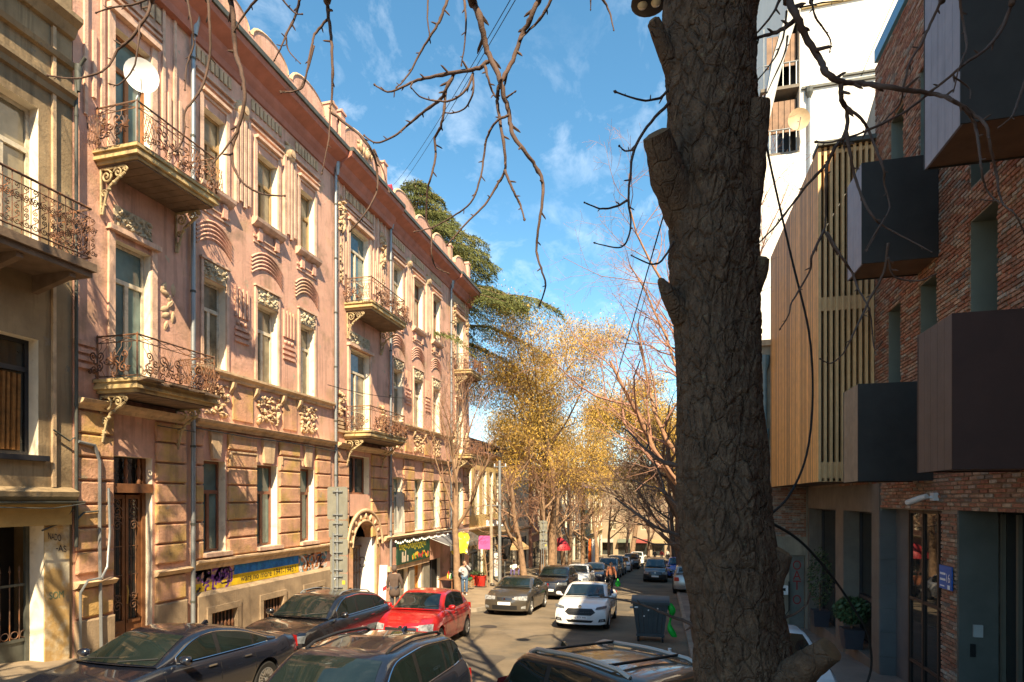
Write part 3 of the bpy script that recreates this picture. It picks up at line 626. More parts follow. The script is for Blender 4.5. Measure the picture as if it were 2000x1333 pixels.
    for k in range(9):           # egg mouldings round the arch
        a = math.pi*(k+.5)/9; p = MB(); p.lathe([(0, -.15), (.06, -.1), (.08, 0), (.06, .1), (0, .15)], 8, (0, 0, 0))
        vs_ = [Vector(v) for v in p.v]; rot = Matrix.Rotation(a-math.pi/2, 3, 'X'); c = Vector(FL(cx-1.28*math.cos(a), zs+1.28*math.sin(a), .06)); p.v = [tuple(Matrix.Rotation(-(math.pi/2-a)*-1, 3, 'X') @ v+c) for v in vs_]; p.build('egg_moulding', m_trim, arch, 50)
    for rr_, w in ((1.08, .05), (1.52, .07)):
        p = MB(); p.tube([FL(cx-rr_*math.cos(math.pi*k/24), zs+rr_*math.sin(math.pi*k/24), .07) for k in range(25)], w, 6); p.build('arch_moulding', m_trim, arch, 50)
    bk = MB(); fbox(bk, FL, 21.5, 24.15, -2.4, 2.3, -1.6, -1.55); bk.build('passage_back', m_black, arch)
    gt = MB(); fbox(gt, FL, cx+r0-.05, cx+r0-.001, -2.3, 1.35, -1.2, -.05); gw = gt.build('gate_reveal', m_white, arch)
    ft = MB()
    for k in range(9):
        a = math.pi*(k+1)/10; ft.box(FX-.62-.16*math.cos(a)-.02, FX-.62-.16*math.cos(a)+.02, cx+r0-.056, cx+r0-.0505, .25+.2*math.sin(a)-.02, .25+.2*math.sin(a)+.02)
    for a in range(5): an = math.pi*(1.0+.25*a); ft.box(FX-.62-.1*math.cos(an)-.025, FX-.62-.1*math.cos(an)+.025, cx+r0-.056, cx+r0-.0505, .1+.1*math.sin(an)-.03, .1+.1*math.sin(an)+.03)
    ft.build('painted_star_emblem', M('black_paint', (.02, .02, .02), .7, 0, 1, 0), gw)
    ig = MB(); fbox(ig, FL, cx-r0, cx+r0, .9, 1.0, -.72, -.66); igo = ig.build('iron_gate', m_iron2, arch)
    for k in range(8):
        s = cx-r0+.12+k*.25; p = MB(); p.tube([FL(s, -2.3, -.7), FL(s, .9, -.7)], .016, 5)
        for z in (-.2, .35): p.tube([FL(s+.05+a, z+b, -.7) for a, b in spiral(0, 0, .11, 1.5, 0)], .012, 4)
        p.build('gate_bar', m_iron2, igo, 60)
    fg = MB()
    for k in range(7): a = math.pi*(k+1)/8; fg.tube([FL(cx, 1.0, -.7), FL(cx-.98*math.cos(a), 1.02+.98*math.sin(a), -.7)], .014, 5)
    fg.build('fanlight_grille', m_iron2, igo, 60)
    # painted band above the plinth
    blue = M('mural_blue', (.02, .17, .50), .8, .4, 5, .2, 30, dirt=(.04, .28, .55), dirtr=(.5, .7), dirts=4); yel = M('mural_yellow', (.72, .48, .01), .8, .2, 5, .2, 30, dirt=(.6, .35, .05), dirtr=(.55, .75), dirts=4)
    mur = MB(); mur.add([FL(14.95, .79, .006), FL(18.15, .79, .006), FL(18.15, 1.07, .006), FL(14.95, 1.07, .006)], [(0, 1, 2, 3)]); mo = mur.build('flag_mural', blue, T)
    mur = MB(); mur.add([FL(14.82, .47, .006), FL(18.15, .47, .006), FL(18.15, .788, .006), FL(14.82, .788, .006)], [(0, 1, 2, 3)]); mur.build('mural_stripe', yel, mo)
    ink = M('graffiti_black', (.03, .025, .03), .8, .2, 5, 0)
    text_mesh('wars no more 1941-1945 !', .2, ink, mo, FL(16.6, .64, .012), (0, 1, 0), (0, 0, 1), width=2.75, height=.2)
    tagp = {'graffiti_purple': (.20, .06, .32), 'graffiti_yellow': (.7, .48, .03), 'graffiti_teal': (.12, .36, .42), 'graffiti_orange': (.62, .22, .06), 'graffiti_white': (.7, .68, .62), 'graffiti_dark': (.05, .04, .07), 'graffiti_red': (.5, .05, .05)}
    G = {k: M(k, c, .8, .3, 6, 0) for k, c in tagp.items()}
    def spray(seed, s0, s1, z0, z1, mat, n, r=.03, d=.009):
        rr = random.Random(seed); mb = MB()
        for _ in range(n):
            s, z = rr.uniform(s0, s1), rr.uniform(z0, z1); a = rr.uniform(0, 6.3); pts = []
            for k in range(rr.randint(6, 12)):
                pts.append((s, z)); a += rr.uniform(-.2, .9); s = min(s1, max(s0, s+.07*math.cos(a))); z = min(z1, max(z0, z+.09*math.sin(a)))
            for (p, q), (p2, q2) in zip(pts, pts[1:]):
                dx, dz = p2-p, q2-q; L = math.hypot(dx, dz) or 1; nx, nz = -dz/L*r, dx/L*r
                mb.add([FL(p-nx, q-nz, d), FL(p2-nx, q2-nz, d), FL(p2+nx, q2+nz, d), FL(p+nx, q+nz, d)], [(0, 1, 2, 3)])
        return mb.build('graffiti', mat, T)
    fb = MB(); fbox(fb, FL, 13.45, 14.8, .47, .7, .002, .005); fb.build('graffiti_patch', G['graffiti_yellow'], T)
    spray(1, 13.4, 14.85, .48, 1.05, G['graffiti_purple'], 16, .035, .0075); spray(2, 13.4, 14.0, .5, 1.05, G['graffiti_dark'], 14, .035, .009); spray(3, 14.4, 14.95, .6, 1.05, G['graffiti_dark'], 5, .018, .0105)
    spray(4, 18.2, 19.9, .5, 1.05, G['graffiti_teal'], 14, .05, .005); spray(5, 18.2, 19.9, .5, 1.05, G['graffiti_orange'], 12, .045, .0065); spray(6, 18.3, 19.8, .5, 1.0, G['graffiti_dark'], 5, .02, .008); spray(7, 18.2, 19.9, .5, 1.05, G['graffiti_white'], 8, .035, .0095)
    # cables and conduits on the wall
    for pts, r, mt in (([(10.02, 4.3, .13), (10.4, 4.25, .13), (10.52, 3.9, .13), (10.52, 2.0, .13), (10.54, -.6, .16)], .035, m_zinc), ([(10.75, 3.3, .12), (10.78, 2.3, .12), (10.7, 1.5, .14), (10.45, 1.28, .26), (10.15, 1.26, .24), (10.05, 1.0, .15), (10.05, -.7, .15)], .028, m_zinc), ([(10.0, 2.6, .12), (10.15, 2.75, .12), (10.5, 2.78, .12)], .02, m_lead), ([(13.3, 4.98, .14), (15.5, 4.93, .16), (17.5, 4.96, .16), (20.3, 4.9, .16)], .018, m_lead), ([(12.1, 4.9, .12), (13.25, 4.86, .2)], .014, m_lead)):
        mb = MB(); mb.tube([FL(*p) for p in pts], r, 6); mb.build('conduit', mt, T, 50)
    # shop fronts in the sloping base storey
    shop = M('shop_grey', (.22, .2, .16), .8, .25, 2, .2); shop_o = M('shop_orange', (.5, .22, .05), .7, .2, 2, .1)
    for a, b, z1, mt, pm in ((26.0, 27.2, -.35, shop, m_pane_d), (27.9, 28.9, -.35, shop_o, shop_o), (29.9, 31.6, -.3, m_frame_d, m_black), (33.6, 35.8, .1, m_frame_d, m_black)): make_window(T, FL, a, b, -3.0, z1, .25, mt, pm, .75 if b-a < 1.5 else 0, b-a > 1.2, 'shop_door')
    for a, b in ((27.25, 27.85), (28.95, 29.85)): block(T, a, b, -2.6, -.4, .1, shop, 0, 'shop_pier')
    mb = MB(); fbox(mb, FL, 24.9, 29.6, -.33, -.1, 0, .18); mb.build('shop_lintel', m_trim, T)
    # greens grille on first bay D window
    mb = MB()
    for k in range(12): s = 25.5+k*.1; mb.tube([FL(s, 1.35, .12), FL(s, 3.3, .12+.05*math.sin(k))], .01, 4)
    mb.build('window_bars', M('white_bars', (.6, .58, .52), .6, .1, 3, 0), T)
    return T
PINK = pink_building()
def left_building():
    T = thing('ochre_house', 'ochre plaster house with long scrollwork balcony at the left edge', 'building', (FX, 7, gz(7)))
    ops = [(6.1, 7.4, 3.95, 6.32), (8.0, 9.27, 3.95, 6.32), (8.15, 9.27, 7.9, 11.1), (5.4, 6.6, 7.9, 11.1), (6.9, 9.38, -1.0, 2.5)]
    mb = MB(); wall_open(mb, FL, 2.0, 9.98, -1.5, 14.6, ops, .4, 0, 1); mb.box(FX-9, FX-.9, 2, 9.98, -1.5, 14.6, 0); mb.box(FX-.9, FX-.41, 2, 6.6, -1.5, 14.6); mb.box(FX-.9, FX-.41, 6.6, 9.98, 3, 14.6); mb.box(FX-.9, FX-.003, 9.93, 9.98, -1.5, 14.6)
    mb.build('wall', [m_ochre, m_jamb], T)
    for s0, s1 in ((6.1, 7.4), (8.0, 9.27)):
        w = make_window(T, FL, s0, s1, 3.95, 6.32, .32, m_frame_d, m_pane_d, .74)
        cu = MB()
        for k in range(5): a = s0+.66+k*.10; cu.tube([FL(a, 4.05, -.285+.015*(k % 2)), FL(a+.02, 5.6, -.285+.015*(k % 2))], .05, 6)
        cu.build('curtain', m_curtain, w, 60)
        sl_ = MB(); fbox(sl_, FL, s0-.1, s1+.15, 3.83, 3.94, -.1, .12); sl_.build('window_sill', m_frame_d, w)
    pn = MB(); fbox(pn, FL, 8.42, 8.58, 4.6, 5.2, -.26, -.255); pn.build('paper_notice', m_white, T)
    for s0, s1 in ((5.4, 6.6), (8.15, 9.27)): make_window(T, FL, s0, s1, 7.9, 11.1, .3, m_frame_w, m_pane, .72)
    for z, prof in ((11.55, [(0, 0), (.08, .02), (.1, .14), (.18, .2), (.18, .28), (0, .3)]), (12.35, [(0, 0), (.1, .02), (.14, .12), (0, .16)]), (13.0, [(0, 0), (.1, .02), (.2, .2), (.34, .3), (.34, .4), (0, .45)]), (3.0, [(0, -.02), (.12, 0), (.22, .1), (.24, .2), (0, .3)])):
        mb = MB(); extrude_profile(mb, FL, [(p, z+q) for p, q in prof], 2.0, 9.97); mb.build('string_course', m_ochre, T)
    for s in (9.55, 7.8): mb = MB(); fbox(mb, FL, s-.02, s+.05, 3.3, 13.0, 0, .06); mb.build('pilaster_strip', m_trim, T)
    mb = MB(); fbox(mb, FL, 2.0, 9.9, 2.5, 2.95, 0, .1); mb.build('gate_lintel', M('ochre_beam', (.5, .33, .12), .9, .2, 2, .3), T)
    mb = MB(); extrude_profile(mb, FL, [(.1, 2.94), (.42, 2.98), (.42, 3.0), (.1, 3.0)], 2, 9.96); mb.build('canopy_sheet', m_lead, T)
    # balcony with scroll balusters
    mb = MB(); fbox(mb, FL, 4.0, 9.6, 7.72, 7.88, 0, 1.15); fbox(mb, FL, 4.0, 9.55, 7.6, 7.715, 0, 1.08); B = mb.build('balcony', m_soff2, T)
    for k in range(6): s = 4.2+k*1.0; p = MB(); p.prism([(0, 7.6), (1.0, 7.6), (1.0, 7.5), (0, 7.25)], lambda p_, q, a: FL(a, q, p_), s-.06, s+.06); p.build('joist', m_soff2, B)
    for hh, r_ in ((9.0, .025), (8.82, .012), (8.0, .018)):
        p = MB(); p.tube([FL(4.0, hh, 1.08), FL(9.52, hh, 1.08), FL(9.52, hh, .02)], r_, 6); p.build('rail', m_iron2, B, 40)
    for k in range(34):
        s = 4.1+k*.163; p = MB(); p.tube([FL(s, 7.9, 1.08), FL(s, 9.0, 1.08)], .011, 4); p.build('baluster', m_iron, B)
        for zz, sg in ((8.2, 0), (8.46, math.pi), (8.7, 0)): place('scroll', sc('S', m_iron), B, FL(s+.08, zz, 1.08), (sg, 0, 0), (.7, .55, .55))
    for k in range(6):
        d = .1+k*.17
        for zz, sg in ((8.2, 0), (8.46, math.pi), (8.7, 0)): place('scroll', sc('S', m_iron), B, FL(9.52, zz, d), (sg, 0, math.pi/2), (.7, .55, .55))
    # iron gate in a deep dark passage
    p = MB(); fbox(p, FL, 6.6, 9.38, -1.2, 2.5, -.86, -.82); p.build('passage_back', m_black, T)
    g = MB(); fbox(g, FL, 9.3, 9.37, -1.0, 2.48, -.45, -.38); fbox(g, FL, 6.9, 9.3, .1, .16, -.45, -.4); fbox(g, FL, 6.9, 9.3, -.7, -.62, -.45, -.4); fbox(g, FL, 6.9, 9.3, 1.25, 1.3, -.45, -.4); G_ = g.build('iron_gate', m_lead, T)
    pn = MB(); fbox(pn, FL, 6.9, 9.3, -.62, .1, -.44, -.43); pn.build('gate_panel', m_lead, G_)
    for k in range(13):
        s = 6.98+k*.185; p = MB(); p.tube([FL(s, .1, -.42), FL(s, 1.55, -.42)], .011, 5); p.tube([FL(s, 1.55, -.42), FL(s, 1.68, -.42)], [.025, .003], 5); p.build('gate_bar', m_iron2, G_)
        p = MB(); p.tube([FL(s+.09+.075*math.cos(a*.5236), .25+.075*math.sin(a*.5236), -.42) for a in range(13)], .01, 4); p.build('gate_ring', m_iron2, G_)
    mb = MB(); fbox(mb, FL, 9.385, 9.9, -.9, 2.5, .0, .03); pier = mb.build('pier', M('patchy_pier', (.62, .54, .38), .9, .2, 2, .4, 20, alt=(.48, .31, .12), altr=(.46, .56), alts=1.1, dirt=(.26, .19, .13), dirtr=(.55, .72), dirts=2.2), T)
    text_mesh('NADO', .2, M('graffiti_black', (.03, .025, .03), .8), pier, FL(9.58, 2.25, .036), (0, 1, -.25), (0, 0, 1), width=.27, height=.14)
    text_mesh('-AS', .2, M('graffiti_black', (.03, .025, .03), .8), pier, FL(9.72, 2.0, .036), (0, 1, -.25), (0, 0, 1), width=.22, height=.14)
    text_mesh('SOM', .2, M('graffiti_green', (.12, .22, .13), .8, .1, 3, 0), pier, FL(9.62, 1.02, .036), (0, 1, 0), (0, 0, 1), width=.3, height=.15)
    for pts, r in (([(9.5, 4.5, .1), (9.85, 4.3, .1), (9.98, 4.4, .1), (10.0, 6, .1)], .02), ([(8, 2.9, .46), (9.2, 2.86, .46), (9.9, 2.95, .46)], .012), ([(9.3, 2.4, .06), (9.7, 2.55, .06), (9.95, 2.85, .1)], .02)):
        mb = MB(); mb.tube([FL(*p) for p in pts], r, 5); mb.build('cable', m_lead, T, 50)
    return T
left_building()
# ------------------------------------------------------------------ right side
def sR(x, X=RX):
    a, b, c = dirpx(x, 0); return b/a*X
def brick_mat(name, src):
    m = bpy.data.materials.new(name); m.use_nodes = True; nt = m.node_tree; N = nt.nodes.new; Lk = nt.links.new; b = nt.nodes['Principled BSDF']
    b.inputs['Roughness'].default_value = .9; b.inputs['Specular IOR Level'].default_value = .25
    if src == 'obj': r = N('ShaderNodeObjectInfo').outputs['Random']
    else: r = N('ShaderNodeNewGeometry').outputs['Random Per Island']
    cr = N('ShaderNodeValToRGB'); cr.color_ramp.interpolation = 'LINEAR'; e = cr.color_ramp.elements
    cols = [(0, (.24, .10, .062)), (.22, (.33, .15, .09)), (.4, (.21, .12, .082)), (.55, (.36, .20, .125)), (.7, (.36, .27, .19)), (.82, (.29, .125, .075)), (.93, (.34, .29, .23)), (1, (.15, .115, .095))]
    e[0].position, e[0].color = 0, (*cols[0][1], 1); e[1].position, e[1].color = 1, (*cols[-1][1], 1)
    for p, c in cols[1:-1]: x = e.new(p); x.color = (*c, 1)
    Lk(r, cr.inputs[0]); g = N('ShaderNodeNewGeometry'); n = N('ShaderNodeTexNoise'); n.inputs['Scale'].default_value = 14; n.inputs['Detail'].default_value = 6; Lk(g.outputs['Position'], n.inputs['Vector'])
    mr = N('ShaderNodeMapRange'); mr.inputs[1].default_value = .3; mr.inputs[2].default_value = .7; mr.inputs[3].default_value = .6; mr.inputs[4].default_value = 1.35; Lk(n.outputs[0], mr.inputs[0])
    cc = N('ShaderNodeCombineColor'); [Lk(mr.outputs[0], cc.inputs[i]) for i in range(3)]
    mx = N('ShaderNodeMix'); mx.data_type = 'RGBA'; mx.blend_type = 'MULTIPLY'; mx.inputs[0].default_value = 1; Lk(cr.outputs[0], mx.inputs[6]); Lk(cc.outputs[0], mx.inputs[7]); Lk(mx.outputs[2], b.inputs['Base Color'])
    bp = N('ShaderNodeBump'); bp.inputs['Strength'].default_value = .5; bp.inputs['Distance'].default_value = .01; Lk(n.outputs[0], bp.inputs['Height']); Lk(bp.outputs[0], b.inputs['Normal'])
    return m
m_brick_o = brick_mat('brick_single', 'obj'); m_brick_i = brick_mat('brick_bulk', 'isl')
m_mortar = M('mortar', (.25, .20, .15), .95, .2, 4, .4, 60)
m_conc = M('board_concrete', (.17, .145, .115), .85, .18, 2, .3, 30, streak=.3)
m_conc_b = M('blue_concrete', (.12, .12, .118), .85, .15, 2, .2, 30)
m_reveal = M('grey_green_reveal', (.15, .165, .135), .6, .12, 2, .1, 30)
m_zincbox = M('zinc_panel', (.27, .26, .29), .55, .12, 3, .1, 20, streak=.35)
m_darkbox = M('dark_panel', (.029, .026, .023), .6, .25, 2.5, .1, 12)
m_plum = M('plum_panel', (.045, .019, .014), .55, .2, 2, .1, 12); m_plum2 = M('plum_side', (.095, .066, .055), .6, .15, 3, .1, 20, streak=.3)
m_tan = M('tan_side', (.24, .19, .13), .6, .2, 5, .1, 20, streak=.2)
m_timber = M('larch_board', (.60, .32, .095), .55, .16, 5, .25, 60, streak=.25, island=2)
m_timber2 = M('larch_slat', (.66, .41, .19), .55, .12, 5, .2, 60)
m_gdark = glassy('shop_glass', (.016, .018, .018), .02, .2, 1)
def bricks(parent, F, s0, s1, z0, z1, ops, cam_t=300, seed=1, L=.23, H=.058, j=.012, d=.012, single=0):
    """Return list of (s,z,len) bricks in running bond skipping openings"""
    rr = random.Random(seed); out = []; row = 0; z = z0
    while z+H <= z1+.001:
        s = s0-(L+j)*(.5 if row % 2 else 0)-rr.uniform(0, .03)
        while s < s1:
            a, b = max(s0, s), min(s1, s+L); cut = [(a, b)]
            for o in ops:
                if z+H*.6 > o[2] and z+H*.4 < o[3]:
                    nc = []
                    for p, q in cut:
                        if q <= o[0] or p >= o[1]: nc.append((p, q))
                        else:
                            if p < o[0]: nc.append((p, o[0]))
                            if q > o[1]: nc.append((o[1], q))
                    cut = nc
            for p, q in cut:
                if q-p > .03: out.append((p, q, z+rr.uniform(-.003, .003), rr.uniform(-.003, .012)))
            s += L+j
        z += H+j; row += 1
    return out
def lay_bricks(parent, F, lst, n_single, key, H=.058):
    lst = sorted(lst, key=key); cache = {}
    def geom(mb, F_, p, q, z, e): 
        c = .006; v = [F_(p, z, -.02), F_(q, z, -.02), F_(q, z+H, -.02), F_(p, z+H, -.02), F_(p+c, z+c, .012+e), F_(q-c, z+c, .012+e), F_(q-c, z+H-c, .012+e), F_(p+c, z+H-c, .012+e)]
        mb.add(v, [(4, 5, 6, 7), (0, 1, 5, 4), (1, 2, 6, 5), (2, 3, 7, 6), (3, 0, 4, 7)])
    for p, q, z, e in lst[:n_single]:
        k = round((q-p)*40)/40
        if k not in cache:
            mb = MB(); geom(mb, lambda s, z_, d: (-d, s, z_), 0, k, 0, 0); cache[k] = mesh_of(mb, 'brick', m_brick_o)
        place('brick', cache[k], parent, Vector(F(p, z, 0))+Vector((-e, 0, 0)))
    mb = MB()
    for p, q, z, e in lst[n_single:]: geom(mb, F, p, q, z, e)
    if mb.v: o = mb.build('bricks', m_brick_i, parent); o['kind'] = 'stuff'
def brick_building():
    T = thing('brick_building', 'modern red brick building with timber slat volume and dark box bays', 'building', (RX, 14, gz(14)))
    W = [(13.78, 14.5, 5.3, 7.13), (12.1, 12.84, 5.2, 7.11), (10.11, 10.93, 5.3, 7.46), (13.64, 14.35, 9.3, 11.16), (10.32, 10.93, 8.0, 10.6), (12.1, 12.84, 9.3, 11.2)]
    G = [(11.95, 14.97, -2.2, 2.84), (7.0, 11.36, -2.2, 2.86)]
    mb = MB(); wall_open(mb, FR, 5.0, 15.0, -2.2, 13.05, W+G, .45, 0, 1, -.01); wall_open(mb, FR, 15.0, 21.95, 3.4, 11.3, [(15.6, 16.6, 4.2, 7.2), (15.6, 16.6, 8.2, 10.9)], .3, 0, 1, -.01)
    mb.box(RX+1.7, 14, 5, 21.95, -2.5, 11.3); mb.box(RX+.5, RX+1.7, 5, 21.95, 3.2, 11.3); mb.box(RX+.5, 14, 5, 15.3, 11.3, 13.05); mb.box(RX+.5, RX+1.7, 11.4, 21.95, -2.5, 3.2); mb.box(RX+.011, RX+.5, 15.25, 15.3, 11.31, 13.05); mb.box(RX+.011, RX+.5, 15.3, 21.95, 11.28, 11.3)
    mb.build('backing_wall', [m_mortar, m_reveal], T)
    bl = bricks(T, FR, 6.5, 15.28, 2.86, 13.0, W+[(11.95, 14.97, 2.8, 2.84)]); bl += bricks(T, FR, 11.38, 11.93, -1.6, 2.8, [], seed=3); bl += [b for b in bricks(T, FR, 15.3, 18.2, 3.4, 11.2, [(15.6, 16.6, 4.2, 7.2), (15.6, 16.6, 8.2, 10.9)], seed=4)]
    bl = [b for b in bl if not (b[1] > 14.97 and b[2] < 3.38)]
    lay_bricks(T, FR, bl, 290, lambda b: (abs(b[0]-9.9)*.9+abs(b[2]-6.0) if b[0] > 9.2 else 50+abs(b[0])))
    # tall wing continuing beyond the right edge of the view
    mb = MB(); wall_open(mb, FR, -34, 4.98, -1.0, 19.6, [(s, s+1.2, z, z+2.2) for s in range(-32, 3, 4) for z in (4.5, 8.5, 12.5, 16)], .4, 0, 1, 0); mb.box(RX+.4, 16, -34, 4.98, -1, 19.6); mb.build('tall_wing', [M('wing_brick', (.26, .12, .075), .9, .3, 2, .5, 20), m_reveal], T)
    for s0, s1, z0, z1 in W:
        mb = MB(); fbox(mb, FR, s0, s0+.06, z0, z1, -.44, -.38); fbox(mb, FR, s1-.06, s1, z0, z1, -.44, -.38); fbox(mb, FR, s0+.06, s1-.06, z1-.06, z1, -.44, -.38); w = mb.build('window', m_frame_d, T)
        p = MB(); fbox(p, FR, s0+.05, s1-.05, z0, z1-.05, -.43, -.42); p.build('pane', m_gdark, w)
    # box bays
    for s0, s1, z0, z1, me, ms in ((8.28, 9.33, 7.6, 10.9, m_darkbox, m_zincbox), (12.0, 12.9, 7.34, 9.18, m_darkbox, m_zincbox), (8.5, 9.55, 3.42, 5.37, m_plum, m_plum2), (12.22, 13.15, 3.38, 5.19, m_darkbox, m_tan)):
        B = MB(); fbox(B, FR, s0+.02, s1-.02, z0+.02, z1-.02, .02, 1.2); bo = B.build('box_bay', M('bay_soffit', (.16, .09, .05), .6, .2, 3, .1), T)
        p = MB(); fbox(p, FR, s0, s0+.019, z0, z1, .02, 1.24); p.build('end_panel', me, bo)
        p = MB(); fbox(p, FR, s1-.019, s1, z0, z1, .02, 1.24); p.build('end_panel', me, bo)
        n = 5
        for k in range(n): a = s0+.02+(s1-s0-.04)*k/n; b = s0+.02+(s1-s0-.04)*(k+1)/n; p = MB(); fbox(p, FR, a+.003, b-.003, z0, z1, 1.205, 1.235); p.build('street_panel', ms, bo)
        p = MB(); fbox(p, FR, s0+.02, s1-.02, z1-.018, z1, .02, 1.2); p.build('top_sheet', me, bo)
    # timber volume
    X0, z0, z1, s0, s1 = 1.21, 3.46, 11.35, 15.3, 21.8
    n = 62; w = (s1-s0)/n; pm = MB(); pm.hexa([(0, .003, 0), (.03, .003, 0), (.03, w-.003, 0), (0, w-.003, 0), (0, .003, 1), (.03, .003, 1), (.03, w-.003, 1), (0, w-.003, 1)]); pme = mesh_of(pm, 'board', m_timber)
    for k in range(n): place('board', pme, T, (RX-X0, s0+k*w, z0), None, (1, 1, z1-z0))
    mb = MB(); fbox(mb, FR, s0+.1, s1-.02, z0+.02, z1-.02, X0-.1, X0-.05); fbox(mb, FR, s1-.06, s1, z0, z1, 0, X0-.1); fbox(mb, FR, s0+.05, s1, z1-.06, z1-.01, .0, X0-.1); fbox(mb, FR, s0+.05, s1, z0+.01, z0+.08, .0, X0-.1); mb.build('timber_lining', M('lining_dark', (.10, .06, .035), .8, .2, 3, .1), T)
    for a, b in ((z0, 3.92), (7.5, 7.82), (11.2, z1)): mb = MB(); fbox(mb, FR, s0+.05, s0+.1, a, b, .01, X0-.04); mb.build('slat_rail', m_timber2, T)
    for k in range(10):
        d = .03+k*.124; mb = MB(); fbox(mb, FR, s0, s0+.15, z0, z1, d, d+.058); mb.build('slat', m_timber2, T)
    mb = MB(); fbox(mb, FR, s0-.1, s0+.5, z1+.003, z1+.1, -.2, X0+.02); mb.build('coping', m_lead, T)
    # roof edge: blue flashing and pale parapet
    mb = MB(); fbox(mb, FR, 6, 15.2, 13.06, 13.35, -.3, .06); mb.build('roof_flashing', M('blue_flashing', (.12, .32, .5), .4, .1, 2, 0), T)
    mb = MB(); mb.prism([(15.31, 11.36), (18.5, 11.36), (15.31, 13.0)], lambda p, q, d: FR(p, q, d), -1.0, -.15); mb.build('roof_slope', M('pale_slope', (.40, .38, .30), .8, .2, 2, .1), T)
    # ground storey: concrete frame
    a0 = 21.85
    fr = MB()
    for s_0, s_1, q0, q1 in ((14.99, a0, 2.74, 3.4), (sR(1582), a0, -2.0, 2.739), (sR(1655)+.25, sR(1634), -2.0, 2.739), (14.99, sR(1705), -2.0, 2.739)): fbox(fr, FR, s_0, s_1, q0, q1, -.5, .03)
    C = fr.build('concrete_frame', m_conc, T)
    for s_0, s_1, sill in ((sR(1634), sR(1582), -.9), (sR(1705), sR(1655)+.25, -.75)):
        mb = MB(); fbox(mb, FR, s_0, s_1, -2.0, sill, -.45, .0); mb.build('parapet_wall', m_conc, T)
        w = make_window(T, FR, s_0, s_1, sill, 2.738, .42, m_frame_d, m_gdark, .35, True, 'shop_window', .06)
    mb = MB(); fbox(mb, FR, 14.2, 14.985, -2.0, 2.84, -.5, -.3); mb.build('concrete_pier', m_conc_b, T)
    mb = MB(); 
    for q in range(8): fbox(mb, FR, 14.95, 14.986, -1.6+q*.55, -1.06+q*.55, -.3, .02)
    mb.build('pier_cladding', m_conc_b, T)
    w = MB()
    for s in (11.97, 12.75, 13.45, 14.14): fbox(w, FR, s, s+.06, -1.6, 2.82, -.35, -.27)
    for z in (-1.6, -.35, .95, 2.76): fbox(w, FR, 12.03, 14.14, z, z+.06, -.34, -.28)
    sw = w.build('shop_window', M('bronze_frame', (.06, .035, .025), .5, .1, 3, 0), T)
    for a, b in ((12.03, 12.75), (12.81, 13.45), (13.51, 14.14)):
        for c, d in ((-1.54, -.35), (-.29, .95), (1.01, 2.76)): p = MB(); fbox(p, FR, a, b, c, d, -.32, -.31); p.build('pane', m_gdark, sw)
    p = MB(); fbox(p, FR, 11.95, 14.2, -2.2, -1.6, -.4, .02); p.build('window_base', m_conc, T)
    # entrance recess
    mb = MB(); fbox(mb, FR, 11.31, 11.365, -1.5, 2.86, -.56, .0); mb.build('entrance_reveal', M('dark_reveal', (.10, .10, .085), .85, .15, 2, .1), T)
    d = MB(); fbox(d, FR, 7.0, 11.3, -1.5, 2.86, -.66, -.62); dd = d.build('entrance_screen', m_gdark, T)
    for s in (11.2, 10.75, 10.1, 9.2, 8.2): p = MB(); fbox(p, FR, s, s+.06, -.75, 2.8, -.615, -.56); p.build('mullion', M('olive_frame', (.11, .10, .075), .5, .1, 3, 0), dd)
    mb = MB(); fbox(mb, FR, 7.0, 11.3, 2.88, 3.0, -.6, -.02); mb.build('entrance_soffit', m_conc, T)
    mb = MB(); fbox(mb, FR, 7.0, 11.3, -2.2, -.76, -.6, -.02); mb.build('entrance_step', m_conc, T)
    mb = MB(); mb.box(RX+.2, RX+.33, 11.27, 11.308, .78, .98); mb.build('intercom_box', M('grey_plastic', (.4, .4, .38), .6, .1, 2, 0), T)
    mb = MB(); mb.box(RX+.16, RX+.23, 11.28, 11.308, .45, .66); mb.build('keypad', m_black, T)
    # blue number plaque
    mb = MB(); fbox(mb, FR, 11.44, 11.9, 1.5, 1.9, .03, .05); pq = mb.build('number_plaque', M('plaque_blue', (.015, .10, .40), .4, .15, 3, 0), T)
    wt = M('plaque_white', (.75, .76, .78), .5, 0, 1, 0)
    text_mesh('16', .2, wt, pq, FR(11.55, 1.7, .056), (0, -1, 0), (0, 0, 1), width=.13, height=.15)
    for z_ in (1.76, 1.66): p = MB(); fbox(p, FR, 11.66, 11.86, z_-.018, z_+.018, .051, .055); p.build('plaque_line', wt, pq)
    mb = MB(); fbox(mb, FR, 11.5, 11.58, 1.51, 1.58, .051, .055); fbox(mb, FR, 11.7, 11.86, 1.54, 1.56, .051, .055); mb.build('plaque_marks', wt, pq)
    return T
brick_building()
def cctv():
    T = thing('security_camera', 'white bullet security camera on the brick wall above shop window', 'camera', FR(12.1, 3.08, 0))
    m = M('camera_white', (.62, .62, .6), .4, .05, 2, 0)
    mb = MB(); fbox(mb, FR, 12.02, 12.18, 3.02, 3.16, .01, .09); mb.build('base', m, T)
    mb = MB(); mb.tube([FR(12.1, 3.08, .08), FR(12.12, 3.06, .18), FR(12.16, 3.05, .24)], .022, 8); mb.build('arm', m, T, 40)
    mb = MB(); mb.tube([FR(12.02, 3.1, .2), FR(12.2, 3.05, .27), FR(12.42, 2.98, .36)], [.045, .055, .055], 10); h = mb.build('housing', m, T, 40)
    mb = MB(); mb.tube([FR(12.421, 2.98, .361), FR(12.44, 2.975, .366)], .04, 10); mb.build('lens', m_black, h, 40)
cctv()
